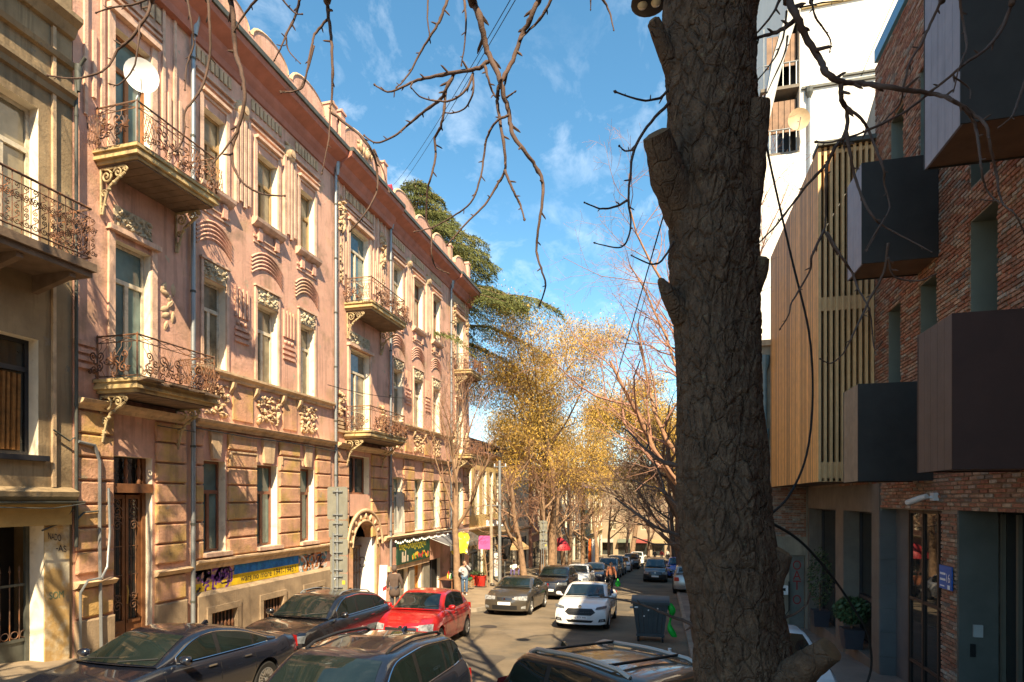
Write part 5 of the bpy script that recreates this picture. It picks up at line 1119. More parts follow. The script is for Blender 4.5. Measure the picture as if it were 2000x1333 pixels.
car(D(SEDAN, paint=navy, front=[mid('grille', .3, .5, .74, m_chrome), ('headlight', [(.42, .6), (.62, .6), (.62, .74), (.42, .74)], m_lamp), ('headlight', [(.66, .6), (.84, .6), (.84, .72), (.66, .72)], m_lamp)], plate=(.42, '')), 'dark blue sedan with four round lamps behind the white hatchback', -4.95, 42.6, -90)
car(D(SUV, paint=greyp), 'dusty grey sport utility seventh back in the left row', -4.5, 48.5, -90)
car(D(VAN, paint=greyp), 'dusty grey minivan behind the grey sport utility', -4.4, 54, -90)
car(D(SEDAN, paint=whitep, front=LEXUS['front'], plate=(.42, '')), 'small white sedan far down the left row', -4.2, 60, -90)
car(D(SUV, paint=darkg), 'dark sport utility fourth from the far end of the left row', -3.7, 67, -90)
car(D(SEDAN, paint=greyp, front=LEXUS['front'], plate=(.42, '')), 'grey sedan third from the far end of the left row', -3.9, 73, -90)
car(D(SUV, paint=whitep), 'white sport utility second from the far end of the left row', -3.6, 79, -90)
car(D(SEDAN, paint=navy, front=LEXUS['front'], plate=(.42, '')), 'dark sedan following the minivan far up the right lane', -.9, 60, -90, name='driving_car')
car(VAN, 'dark minivan coming up the right lane in the distance', -.75, 47.0, -90, name='driving_car')
car(D(VAN, paint=paint('paint_blue', (.03, .10, .45))), 'bright blue and white van partly hidden by the big trunk', .95, 53, -90)
car(D(SUV, paint=silver, rails=0), 'silver sport utility parked at right kerb behind the wheeled bin', 1.35, 37.4, 90)
car(D(HATCH, paint=whitep, L=4.2, H=1.47), 'white hatchback parked on the right pavement behind the big trunk', 1.9, 12.1, -90)
# ------------------------------------------------------------------ trees
m_bark_lit = M('pale_bark', (.26, .165, .10), .9, .3, 5, .5, 40)
m_twig = M('twig_bark', (.27, .15, .095), .9, .25, 3, 0); m_twig_p = M('twig_pinkish', (.32, .17, .12), .9, .25, 3, 0); m_twig_d = M('twig_dark', (.16, .105, .075), .9, .25, 3, 0)
class NP:                          # fast collector of 3- and 4-sided tubes
    def __init__(s): s.V = []; s.F = []; s.n = 0
    def tube(s, pts, rad, n):
        pts = np.asarray(pts, float); m = len(pts); d = np.gradient(pts, axis=0); d /= np.linalg.norm(d, axis=1)[:, None]+1e-9
        ref = np.array([.31, .27, .91]); u = np.cross(d, ref); u /= np.linalg.norm(u, axis=1)[:, None]+1e-9; w = np.cross(d, u)
        a = np.arange(n)*2*math.pi/n; rad = np.asarray(rad)[:, None, None]
        V = pts[:, None, :]+rad*(u[:, None, :]*np.cos(a)[None, :, None]+w[:, None, :]*np.sin(a)[None, :, None]); s.V.append(V.reshape(-1, 3))
        i = np.arange(m-1)[:, None]*n; k = np.arange(n)[None, :]; k2 = (k+1) % n
        s.F.append(np.stack([i+k, i+k2, i+n+k2, i+n+k], -1).reshape(-1, 4)+s.n); s.n += m*n
    def quads(s, V):               # (N,4,3)
        N = len(V); s.V.append(V.reshape(-1, 3)); s.F.append(np.arange(N*4).reshape(N, 4)+s.n); s.n += N*4
    def build(s, name, mat, parent, smooth=False):
        V = np.concatenate(s.V); F = np.concatenate(s.F); org = ORG.get(parent.name) if parent is not None else None
        if org is not None: V = V-np.array(org)
        me = bpy.data.meshes.new(name); me.vertices.add(len(V)); me.vertices.foreach_set('co', V.astype(np.float32).ravel()); me.loops.add(F.size); me.loops.foreach_set('vertex_index', F.astype(np.int32).ravel()); me.polygons.add(len(F)); me.polygons.foreach_set('loop_start', (np.arange(len(F))*4).astype(np.int32)); me.update(calc_edges=True)
        if smooth: me.polygons.foreach_set('use_smooth', np.ones(len(F), bool))
        me.materials.append(mat); o = bpy.data.objects.new(name, me); link(o, parent); ORG[o.name] = org; return o
def grow(rg, p, d, L, r, lvl, G, out, tips):
    n = G['seg'][lvl]; pts = [np.array(p, float)]; dd = np.array(d, float); dd /= np.linalg.norm(dd); step = L/n; wob = G['wob'][lvl]
    for i in range(n):
        dd = dd+rg.normal(0, wob, 3)+np.array([0, 0, G['up'][lvl]])*step; dd /= np.linalg.norm(dd); pts.append(pts[-1]+dd*step)
    rad = np.linspace(r, max(r*G['tap'][lvl], .004), n+1); out.append((lvl, pts, rad))
    if lvl+1 >= len(G['num']): tips.append(pts[-1]); tips.append(pts[len(pts)//2]); return
    N = G['num'][lvl+1]; t0 = G['start'][lvl]
    for k in range(N):
        t = t0+(1-t0)*(k+rg.uniform(0, 1))/N; x = t*n; i = min(int(x), n-1); f = x-i; q = pts[i]*(1-f)+pts[i+1]*f; rr_ = rad[i]*(1-f)+rad[i+1]*f
        ax = pts[i+1]-pts[i]; ax /= np.linalg.norm(ax); perp = np.cross(ax, rg.normal(0, 1, 3)); perp /= np.linalg.norm(perp)+1e-9
        an = R(rg.uniform(*G['ang'][lvl])); nd = ax*math.cos(an)+perp*math.sin(an); bias = G.get('bias')
        if bias is not None and lvl < 2: nd = nd+np.array(bias)*.35
        grow(rg, q, nd, L*rg.uniform(*G['len'][lvl])*(1.15-.5*t), max(.004, rr_*rg.uniform(.45, .7)), lvl+1, G, out, tips)
GB = dict(seg=[7, 6, 5, 4, 3], wob=[.05, .12, .16, .2, .22], up=[.0, .10, .10, .05, .0], tap=[.35, .3, .3, .4, .5], num=[1, 7, 7, 6, 5], start=[.35, .25, .2, .15], ang=[(30, 60), (28, 60), (28, 65), (30, 70)], len=[(.5, .75), (.4, .65), (.4, .65), (.4, .7)])
def bare_tree(label, base, H, r, seed, mt=None, mw=None, G=None, lean=(0, 0), group=None, name='bare_tree', leaves=None):
    G = dict(GB, **(G or {})); rg = np.random.default_rng(seed); T = thing(name, label, 'tree', base, 0, group); out = []; tips = []
    grow(rg, np.array(base)-np.array([0, 0, .15]), (lean[0], lean[1], 1), H*.62, r, 0, G, out, tips)
    a, b = NP(), NP()
    for lv, pts, rad in out:
        (a if lv <= 1 else b).tube(pts, rad, 9 if lv == 0 else (6 if lv == 1 else (4 if lv == 2 else 3)))
    a.build('trunk', mt or m_bark_lit, T, True); b.build('crown', mw or m_twig, T)
    if leaves: leafcloud(T, np.array(tips), seed, **leaves)
    return T, np.array(tips)
def leafcloud(T, pts, seed, per=5, spread=.3, size=(.10, .03), mat=None, droop=.6, name='foliage'):
    rg = np.random.default_rng(seed+99); P = np.repeat(pts, per, 0); P = P+rg.normal(0, spread, P.shape)-np.array([0, 0, spread*.5]); N = len(P)
    d = rg.normal(0, 1, (N, 3)); d[:, 2] -= droop*2; d /= np.linalg.norm(d, axis=1)[:, None]; w = np.cross(d, rg.normal(0, 1, (N, 3))); w /= np.linalg.norm(w, axis=1)[:, None]
    s = rg.uniform(.6, 1.4, (N, 1)); l = d*size[0]*s; w = w*size[1]*s
    b = NP(); b.quads(np.stack([P-w*.3, P+l*.5-w, P+l, P+l*.5+w], 1)); return b.build(name, mat, T)
# left row
NEAR = dict(num=[1, 8, 6, 5, 3], ang=[(18, 42), (20, 45), (25, 55), (30, 60)], up=[.0, .16, .14, .06, 0], start=[.42, .3, .2, .2])
bare_tree('slender bare tree on the widened pavement beside the man in grey jacket', (-10.3, 28.6, gz(28.6)), 13.5, .21, 5, G=dict(NEAR, num=[1, 9, 6, 5, 3]), name='bare_tree', group='bare street trees along the left kerb')
row = [(-9.6, 40.5, 11.5, 1, 'first bare tree beyond the yellow house corner in the left row'), (-9.4, 45.5, 12.5, 2, 'forked bare tree behind the pale folded umbrella in the left row'), (-9.6, 51, 13, 3, 'bare tree with thick leaning trunk beside the red awning'), (-9.2, 58, 13, 4, 'bare tree just right of the concrete pole in the left row'), (-9.0, 66, 14, 6, 'thin bare tree beside the orange banner in the left row'), (-8.6, 76, 14, 7, 'far bare tree near the end of the left row'), (-8.2, 90, 15, 8, 'farthest bare tree of the left row')]
for i, (x, y, h, sd, lb) in enumerate(row): bare_tree(lb, (x, y, gz(y)), h, .26+.02*(i % 3), 40+sd, G=dict(num=[1, 7, 7, 5, 4], start=[.28, .25, .2, .15]), lean=((i % 3-1)*.08, -.03), group='bare street trees along the left kerb')
# right row, crowns leaning over the road
bare_tree('tall sunlit bare tree rising behind the big dark trunk', (2.2, 27, gz(27)), 23, .34, 71, M('orange_bark', (.34, .19, .11), .9, .3, 4, .4), m_twig_p, dict(num=[1, 10, 8, 6, 4], start=[.3, .25, .2, .15], ang=[(35, 75), (28, 60), (28, 60), (30, 65)]), (-.06, -.02))
for i, (x, y, h, sd, lb) in enumerate([(1.6, 34, 15, 11, 'dark bare tree with drooping limbs left of the big trunk'), (1.2, 44, 15, 12, 'bare tree behind the silver sport utility on the right'), (1.0, 60, 16, 13, 'bare tree above the oncoming minivan on the right'), (.8, 80, 16, 14, 'dark far tree at the end of the right kerb')]): bare_tree(lb, (x, y, gz(y)), h, .28, 200+sd, m_twig_d, m_twig_d, dict(num=[1, 8, 7, 6, 4], start=[.25, .2, .2, .15], ang=[(40, 80), (30, 60), (30, 60), (30, 65)], bias=(-.6, -.3, 0)), (-.12, 0), group='bare street trees along the right kerb')
# golden catkin trees
m_gold = M('golden_catkin', (.48, .30, .05), .75, .3, .5, 0, island=1, alt=(.34, .21, .055), altr=(.45, .6), alts=.6)
GG = dict(num=[1, 11, 8, 6, 5], start=[.4, .25, .2, .15], ang=[(35, 75), (30, 65), (30, 65), (30, 70)], up=[0, .06, -.02, -.12, -.2])
bare_tree('broad tree hung with golden catkins below the cedar', (-9.4, 49, gz(49)), 25, .36, 301, None, None, GG, (.05, 0), name='golden_tree', leaves=dict(per=14, spread=.5, size=(.20, .024), mat=m_gold))
bare_tree('golden catkin tree filling the street view left of the big trunk', (-4.6, 82, gz(82)), 30, .36, 305, None, None, GG, (.05, 0), name='golden_tree', leaves=dict(per=15, spread=.7, size=(.30, .045), mat=m_gold))
bare_tree('small golden tree farther down on the left pavement', (-10.8, 64, gz(64)), 22, .3, 309, None, None, GG, (0, 0), name='golden_tree', leaves=dict(per=11, spread=.55, size=(.24, .03), mat=m_gold))
def cedar():
    bx, by = -18.2, 41.0; T = thing('cedar_tree', 'large dark green cedar with drooping tiers behind the pink house', 'tree', (bx, by, gz(by))); rg = np.random.default_rng(12)
    a = NP(); zt = 27.0; a.tube([(bx, by, gz(by)), (bx+.1, by, 10), (bx, by, 20), (bx-.1, by, zt)], [.55, .4, .2, .03], 9)
    Q = []; lim = NP()
    zs = np.repeat(np.arange(14.2, zt-.2, .95), 2)
    for z in zs:
        rad = float(np.interp(z, [8, 11, 14, 17, 20, 22, 24, 26, 27], [11, 11.6, 12.2, 11.6, 9.8, 6.8, 4.0, 1.8, .5])); nb = 4
        for k in range(nb):
            az = rg.uniform(0, 2*math.pi)
            if math.cos(az) < -.25 and z < 18: continue
            Lb = rad*rg.uniform(.62, 1.05); n = 9; u = np.linspace(0, 1, n); dr = np.array([math.cos(az), math.sin(az)])
            z = z+rg.uniform(-.2, .2); h = z+.07*Lb*np.sin(u*math.pi*.75)-.20*Lb*u**2.6; pts = np.stack([bx+dr[0]*Lb*u, by+dr[1]*Lb*u, h], 1); pts[1:-1] += rg.normal(0, .08, (n-2, 3)); lim.tube(pts, np.linspace(.05+.008*Lb, .01, n), 4)
            m = int(Lb*380); t = rg.uniform(.12, 1, m)**.75; lat = rg.normal(0, 1, m)*(.25+.85*np.sin(np.clip(t, 0, 1)*math.pi*.85))*min(1.2, Lb*.16+.3)
            base = np.stack([np.interp(t, u, pts[:, i]) for i in range(3)], 1); side = np.array([-dr[1], dr[0], 0]); p = base+side[None]*lat[:, None]; p[:, 2] -= .22*lat**2+np.abs(rg.normal(0, .07, m))
            d = np.stack([dr[0]*.5+side[0]*np.sign(lat)*.5, dr[1]*.5+side[1]*np.sign(lat)*.5, np.full(m, -.55)], 1)+rg.normal(0, .35, (m, 3)); d /= np.linalg.norm(d, axis=1)[:, None]
            w = np.cross(d, rg.normal(0, 1, (m, 3))); w /= np.linalg.norm(w, axis=1)[:, None]; s = rg.uniform(.5, 1.3, (m, 1)); l = d*.24*s; w = w*.024*s; Q.append(np.stack([p, p+l*.45-w, p+l, p+l*.45+w], 1))
    a.build('trunk', m_bark_lit, T, True); lim.build('limbs', m_bark_lit, T)
    b = NP(); b.quads(np.concatenate(Q)); b.build('crown', M('cedar_needles', (.088, .10, .022), .75, .25, .8, 0, island=1, alt=(.165, .15, .03), altr=(.5, .66), alts=.3), T)
cedar()
# ------------------------------------------------------------------ the big foreground tree
def bark_mat():
    m = bpy.data.materials.new('dark_plated_bark'); m.use_nodes = True; nt = m.node_tree; N = nt.nodes.new; Lk = nt.links.new; b = nt.nodes['Principled BSDF']; b.inputs['Roughness'].default_value = .93; b.inputs['Specular IOR Level'].default_value = .2
    g = N('ShaderNodeNewGeometry'); n0 = N('ShaderNodeTexNoise'); n0.inputs['Scale'].default_value = 9; n0.inputs['Detail'].default_value = 5; Lk(g.outputs['Position'], n0.inputs['Vector'])
    mx = N('ShaderNodeVectorMath'); mx.operation = 'MULTIPLY_ADD'; Lk(n0.outputs['Color'], mx.inputs[0]); mx.inputs[1].default_value = (.09, .09, .09); Lk(g.outputs['Position'], mx.inputs[2])
    mp = N('ShaderNodeMapping'); mp.inputs['Scale'].default_value = (1, 1, .62); Lk(mx.outputs[0], mp.inputs[0])
    hs = []
    for sc_, w in ((9, .05), (27, .10)):
        v = N('ShaderNodeTexVoronoi'); v.feature = 'DISTANCE_TO_EDGE'; v.inputs['Scale'].default_value = sc_; Lk(mp.outputs[0], v.inputs['Vector']); r = N('ShaderNodeMapRange'); r.inputs[2].default_value = w; Lk(v.outputs['Distance'], r.inputs[0]); hs.append(r.outputs[0])
    nf = N('ShaderNodeTexNoise'); nf.inputs['Scale'].default_value = 70; nf.inputs['Detail'].default_value = 8; Lk(g.outputs['Position'], nf.inputs['Vector'])
    a1 = N('ShaderNodeMath'); a1.operation = 'MULTIPLY_ADD'; Lk(hs[1], a1.inputs[0]); a1.inputs[1].default_value = .3; Lk(hs[0], a1.inputs[2]); a2 = N('ShaderNodeMath'); a2.operation = 'MULTIPLY_ADD'; Lk(nf.outputs[0], a2.inputs[0]); a2.inputs[1].default_value = 1.3; Lk(a1.outputs[0], a2.inputs[2])
    bp = N('ShaderNodeBump'); bp.inputs['Strength'].default_value = .9; bp.inputs['Distance'].default_value = .012; Lk(a2.outputs[0], bp.inputs['Height']); Lk(bp.outputs[0], b.inputs['Normal'])
    cr = N('ShaderNodeValToRGB'); e = cr.color_ramp.elements; e[0].position = .3; e[0].color = (.060, .036, .022, 1); e[1].position = .72; e[1].color = (.155, .098, .060, 1); x = e.new(.5); x.color = (.10, .064, .042, 1); n1 = N('ShaderNodeTexNoise'); n1.inputs['Scale'].default_value = 11; n1.inputs['Detail'].default_value = 9; n1.inputs['Roughness'].default_value = .7; Lk(g.outputs['Position'], n1.inputs['Vector']); Lk(n1.outputs[0], cr.inputs[0])
    li = N('ShaderNodeTexNoise'); li.inputs['Scale'].default_value = 24; li.inputs['Detail'].default_value = 4; Lk(g.outputs['Position'], li.inputs['Vector']); lr = N('ShaderNodeMapRange'); lr.inputs[1].default_value = .66; lr.inputs[2].default_value = .74; lr.inputs[4].default_value = .5; Lk(li.outputs[0], lr.inputs[0]); mc = N('ShaderNodeMix'); mc.data_type = 'RGBA'; Lk(lr.outputs[0], mc.inputs[0]); Lk(cr.outputs[0], mc.inputs[6]); mc.inputs[7].default_value = (.17, .155, .095, 1); Lk(mc.outputs[2], b.inputs['Base Color'])
    return m
def fg_tree():
    m_bark = bark_mat()
    m_cut = M('cut_wood', (.13, .07, .03), .9, .3, 20, .3, 60); m_br = M('branch_bark', (.085, .05, .036), .85, .3, 10, .4, 80)
    TT = 3.45; T = thing('street_tree', 'massive dark plated trunk with bare hanging branches in the foreground', 'tree', at(1430, 1980, TT))
    tab = [(-700, 1335, 1440), (-300, 1310, 1468), (0, 1297, 1478), (100, 1302, 1470), (200, 1305, 1468), (300, 1302, 1471), (400, 1311, 1472), (500, 1312, 1476), (600, 1319, 1476), (700, 1322, 1479), (800, 1324, 1484), (900, 1326, 1492), (1000, 1330, 1500), (1100, 1338, 1516), (1200, 1352, 1528), (1333, 1360, 1548), (1600, 1358, 1562), (1900, 1335, 1590), (2080, 1290, 1640)]
    ty = [t[0] for t in tab]; tl = [t[1] for t in tab]; tr = [t[2] for t in tab]
    na, nh = 260, 900; rows = []; rx = Vector((CY, SY, 0)); fw = Vector((-SY, CY, 0))
    for i in range(nh):
        y = 2080+(-700-2080)*i/(nh-1); l, r_ = np.interp(y, ty, tl), np.interp(y, ty, tr); c = at((l+r_)/2, y, TT); rad = (r_-l)/2/FPX*TT; row = []
        for k in range(na):
            a = 2*math.pi*k/na; ca, sa = math.cos(a), math.sin(a); q = Vector((ca*1.6, sa*1.6, c.z*2.0)); w = noise.noise_vector(q*1.6)*.22
            v = noise.voronoi(Vector((ca*3.4, sa*3.4, c.z*6.0))+w*2.0)[0]; e = v[1]-v[0]; pl = min(1, e/.10); pl = pl*pl*(3-2*pl)
            v2 = noise.voronoi(Vector((ca*8+5, sa*8, c.z*17))+w*1.5)[0]; e2 = min(1, (v2[1]-v2[0])/.10)
            tilt = (v[0]-.3)*.016
            d = -.017*(1-pl)-.006*(1-e2)+tilt*1.2+.022*noise.noise(q*1.1)+.008*noise.noise(q*5)
            row.append(c+(rx*ca+fw*sa)*(rad+d))
        rows.append(row)
    mb = MB(); mb.grid(rows, True); mb.build('trunk', m_bark, T, 180)
    def stub(pts, r0, r1, nm='branch_stub'):
        P = [at(*p) for p in pts]; n = 22; k = 26; ring = []
        L = len(P)-1
        for i in range(k+1):
            t = i/k*L; j = min(int(t), L-1); f = t-j; p = P[j].lerp(P[j+1], f); rad = r0+(r1-r0)*(i/k)
            d = (P[j+1]-P[j]).normalized(); u = d.cross(Vector((0, 1, .2))).normalized(); w = d.cross(u)
            ring.append([p+(u*math.cos(2*math.pi*q/n)+w*math.sin(2*math.pi*q/n))*(rad*(1+.10*noise.noise(p*9+Vector((math.cos(q), math.sin(q), 0))*1.2)+.08*noise.noise(p*25+Vector((q, 0, 0))))) for q in range(n)])
        mb = MB(); mb.grid(ring, True); s = mb.build(nm, m_bark, T, 180)
        mb = MB(); e = ring[-1]; cc = sum(e, Vector())/n; dd = (P[-1]-P[-2]).normalized(); rr_ = [[cc+dd*.004]*n, [cc+(v-cc)*.55+dd*.012 for v in e], [cc+(v-cc)*.8+dd*.004 for v in e], [cc+(v-cc)*1.0 for v in e]]; mb.grid(rr_, True); mb.build('cut_face', m_cut, s, 60)
    stub([(1345, 430, 3.45), (1305, 345, 3.33), (1282, 262, 3.22)], .12, .075)
    stub([(1440, 470, 3.45), (1462, 350, 3.36), (1480, 200, 3.28)], .11, .065)
    stub([(1330, 170, 3.45), (1300, 100, 3.38), (1276, 42, 3.33)], .06, .035)
    stub([(1335, 620, 3.42), (1305, 572, 3.36), (1290, 548, 3.34)], .07, .02)
    stub([(1450, 590, 3.42), (1478, 540, 3.34), (1487, 505, 3.30)], .07, .045)
    stub([(1455, 1190, 3.45), (1500, 1120, 3.36), (1528, 1078, 3.33)], .14, .06)
    stub([(1440, 1400, 3.40), (1540, 1325, 3.2), (1622, 1268, 3.02)], .12, .065)
    rg = random.Random(4)
    def cat(pts, sub):
        P = [Vector(p) for p in pts]; out = []
        for i in range(len(P)-1):
            p0, p1, p2, p3 = P[max(i-1, 0)], P[i], P[i+1], P[min(i+2, len(P)-1)]
            for k in range(sub):
                t = k/sub; out.append(.5*((2*p1)+(-p0+p2)*t+(2*p0-5*p1+4*p2-p3)*t*t+(-p0+3*p1-3*p2+p3)*t**3))
        out.append(P[-1]); return out
    def br(pts, t0, t1, w0, w1, conv=None, nm='branch', mt=None, spur=True):
        # w0, w1: thickness in photo pixels at the branch depth; turned into real radii there
        n = len(pts); P = []
        for i, p in enumerate(pts):
            x, y = (conv(p) if conv else p); t = t0+(t1-t0)*i/(n-1)+.05*math.sin(i*1.7+x*.01); P.append(at(x, y, t))
        C_ = cat(P, 5); m = len(C_); rad = []
        for i in range(m):
            f = i/(m-1); t = t0+(t1-t0)*f; r_ = (w0*.85+(w1*.62-w0*.85)*f)*.43/FPX*t; rad.append(r_*(1+.10*noise.noise(C_[i]*30)+(.22 if rg.random() < .08 else 0)))
        for i in range(1, m-1): C_[i] = C_[i]+Vector((rg.gauss(0, 1), rg.gauss(0, 1), rg.gauss(0, 1)))*rad[i]*.16
        mb = MB(); mb.tube(C_, rad, 8); b = mb.build(nm, mt or m_br, T, 180)
        if spur:          # bud spurs and the end bud
            d = (C_[-1]-C_[-2]).normalized(); q = MB(); r_ = rad[-1]; q.tube([C_[-1]-d*r_, C_[-1]+d*r_*1.5, C_[-1]+d*r_*4.5], [r_*1.1, r_*1.9, r_*.3], 6); q.build('end_bud', m_br, b, 60)
            for i in range(3, m-2, rg.randint(4, 7)):
                d = (C_[i+1]-C_[i-1]).normalized(); s = d.orthogonal(); s.rotate(Matrix.Rotation(rg.uniform(0, 6.28), 3, d)); e = C_[i]+(s*.8+d*.6)*rad[i]*rg.uniform(2.2, 4.5); q = MB(); q.tube([C_[i], e, e+(s+d)*rad[i]*.8], [rad[i]*.7, rad[i]*.55, rad[i]*.15], 5); q.build('bud_spur', m_br, b, 60)
        return b
    A = lambda p: (550+p[0]/2.22, p[1]/2.22)
    # limbs above the frame that carry the hanging branches
    for pts, ts, r0, r1 in (([(1385, -250), (1300, -520), (1120, -560), (980, -330), (924, -60), (923, 10)], (3.45, 4.6), .10, .030), ([(1120, -560), (1090, -300), (1060, -60), (1052, 5)], (4.1, 4.55), .06, .02), ([(1300, -520), (1000, -760), (640, -560), (640, -60), (638, 5)], (3.7, 5.2), .10, .024), ([(640, -560), (500, -420), (455, -60), (450, 5)], (4.9, 5.4), .06, .022), ([(500, -420), (330, -260), (300, -40), (297, 5)], (5.1, 5.6), .04, .02), ([(500, -420), (408, -200), (404, 5)], (5.1, 5.5), .03, .016), ([(455, -400), (370, -120), (365, 5)], (5.1, 5.5), .03, .014), ([(1390, -250), (1470, -400), (1530, -200), (1538, 5)], (3.45, 3.3), .08, .024), ([(1470, -400), (1800, -420), (1840, 5)], (3.45, 3.2), .05, .016), ([(1800, -420), (1980, -200), (1976, 10)], (3.3, 3.1), .03, .014), ([(1640, -380), (1600, -100), (1584, 5)], (3.4, 3.3), .03, .012)):
        n = len(pts); P = [at(p[0], p[1], ts[0]+(ts[1]-ts[0])*i/(n-1)) for i, p in enumerate(pts)]; C_ = cat(P, 6); mb = MB(); mb.tube(C_, [r0+(r1-r0)*i/(len(C_)-1) for i in range(len(C_))], 9); mb.build('limb', m_br, T, 180)
    for pts, t0, t1, w0, w1 in (
        ([(830, -5), (860, 90), (880, 180), (905, 250), (945, 340), (965, 420), (985, 500), (1000, 580), (1050, 650), (1100, 720), (1130, 780), (1130, 880), (1115, 980), (1105, 1090), (1130, 1180), (1145, 1240), (1120, 1320)], 4.6, 4.3, 17, 5),
        ([(1115, -5), (1080, 80), (1040, 160), (1000, 260), (960, 340), (940, 390), (935, 440), (945, 520), (965, 640), (968, 740), (930, 810), (880, 890), (800, 970), (720, 1060)], 4.55, 4.5, 14, 5),
        ([(968, 740), (1000, 820), (1035, 890), (1052, 950)], 4.5, 4.4, 8, 6), ([(895, 270), (840, 300), (750, 315), (620, 340), (560, 360), (510, 385), (460, 400), (405, 370)], 4.6, 4.8, 11, 5),
        ([(750, 318), (715, 380), (690, 430), (610, 490), (550, 540), (490, 590), (410, 620), (360, 590)], 4.65, 5.0, 9, 5), ([(712, 390), (705, 470), (690, 550), (665, 600), (668, 680), (650, 760), (632, 830), (628, 950), (650, 1010), (650, 1100), (670, 1160), (720, 1185)], 4.7, 5.0, 8, 4),
        ([(830, 320), (800, 390), (740, 435), (690, 440), (610, 425), (565, 385)], 4.6, 4.5, 7, 4), ([(830, 330), (830, 400), (800, 465), (750, 490), (710, 490)], 4.6, 4.7, 6, 4),
        ([(985, 500), (930, 530), (890, 600), (875, 700), (860, 780), (820, 880), (740, 940), (660, 985), (580, 1005)], 4.5, 4.7, 7, 4), ([(720, -5), (690, 80), (650, 150), (600, 230), (560, 310), (520, 360), (500, 378)], 4.9, 4.8, 8, 4), ([(635, -5), (632, 80), (642, 150)], 4.9, 4.88, 5, 4),
        ([(790, -5), (800, 80), (795, 180), (780, 280)], 4.7, 4.6, 7, 4), ([(880, 280), (895, 340), (915, 400), (935, 430)], 4.6, 4.52, 8, 6), ([(975, 425), (1010, 400)], 4.5, 4.48, 6, 4), ([(1170, -5), (1130, 70), (1075, 130), (1040, 165)], 4.5, 4.55, 8, 6),
        ([(195, -5), (205, 80), (215, 180), (220, 300), (218, 420), (210, 490), (205, 600), (175, 750)], 5.2, 5.0, 10, 4), ([(205, 80), (150, 140), (130, 200), (110, 310), (90, 380), (40, 400), (0, 402)], 5.2, 5.0, 7, 4), ([(215, 490), (270, 530), (350, 600), (400, 680), (415, 760), (410, 840), (360, 930), (300, 1000)], 5.1, 4.9, 8, 5), ([(400, 650), (440, 740), (465, 830)], 4.95, 4.9, 6, 4), ([(80, -5), (60, 70), (20, 150), (0, 200), (-30, 260)], 5.3, 5.3, 8, 4), ([(20, 160), (30, 220), (80, 275)], 5.3, 5.2, 5, 3),
        ([(1390, -5), (1420, 50), (1440, 130)], 4.2, 4.1, 7, 4), ([(1340, -10), (1340, 40)], 4.2, 4.15, 5, 3), ([(1675, 390), (1640, 425), (1560, 435), (1450, 400)], 3.4, 3.2, 8, 5), ([(1690, 440), (1600, 530), (1530, 650), (1510, 780), (1505, 880), (1515, 960), (1500, 1040), (1460, 1075), (1360, 1055)], 3.4, 3.1, 9, 4), ([(1500, 870), (1440, 900), (1380, 905), (1315, 880)], 3.2, 3.1, 7, 4), ([(1700, 1050), (1650, 1130), (1600, 1145), (1520, 1110)], 3.4, 3.2, 7, 4), ([(1530, 650), (1490, 655), (1465, 635)], 3.25, 3.2, 6, 4), ([(1680, 200), (1630, 180), (1605, 140)], 3.4, 3.3, 6, 4)):
        br(pts, t0, t1, w0, w1, A)
    I = lambda p: p
    for pts, t0, t1, w0, w1 in (
        ([(450, -5), (456, 40), (459, 100), (472, 140), (478, 194), (463, 258), (453, 295), (459, 333), (481, 363), (515, 380), (555, 383)], 5.4, 5.0, 14, 5), ([(463, 258), (440, 290), (415, 322)], 5.2, 5.0, 7, 4), ([(613, 90), (601, 137), (583, 175), (549, 179)], 5.3, 5.1, 6, 4), ([(297, -5), (287, 30), (257, 74), (230, 98), (213, 128), (186, 145), (142, 154), (95, 148)], 5.6, 5.4, 8, 5), ([(365, -5), (375, 51), (378, 88), (365, 128), (361, 175)], 5.5, 5.4, 6, 4), ([(405, -5), (410, 51), (410, 111), (392, 175), (361, 219), (361, 253), (351, 287), (332, 300)], 5.5, 5.2, 8, 4), ([(273, 44), (270, 88), (260, 135), (233, 165), (216, 165)], 5.5, 5.4, 5, 4), ([(297, -5), (257, 10), (219, 15), (189, 25)], 5.6, 5.5, 6, 4), ([(505, -5), (480, 25), (458, 60)], 5.3, 5.3, 7, 5), ([(548, -5), (575, 25), (590, 28)], 5.3, 5.2, 5, 4),
        ([(1345, 915), (1297, 903), (1279, 891), (1252, 870), (1234, 849), (1219, 838)], 3.4, 3.9, 12, 5), ([(1345, 1000), (1321, 985), (1300, 966), (1285, 954), (1261, 948), (1237, 939)], 3.4, 3.9, 9, 4), ([(1345, 1052), (1318, 1044), (1285, 1032), (1246, 1005), (1219, 987), (1204, 975)], 3.4, 3.8, 11, 6), ([(1340, 1062), (1315, 1063), (1279, 1063), (1240, 1050)], 3.4, 3.8, 6, 4), ([(1370, 1232), (1340, 1215), (1300, 1200), (1250, 1180), (1175, 1165)], 3.4, 3.7, 12, 5), ([(1300, 966), (1290, 930), (1270, 880), (1262, 830)], 3.5, 3.9, 6, 3), ([(1500, 1220), (1550, 1200), (1575, 1180), (1582, 1160)], 3.4, 3.1, 8, 5)):
        br(pts, t0, t1, w0, w1, I)
    B = lambda p: (1450+p[0]/2.665, p[1]/2.665)
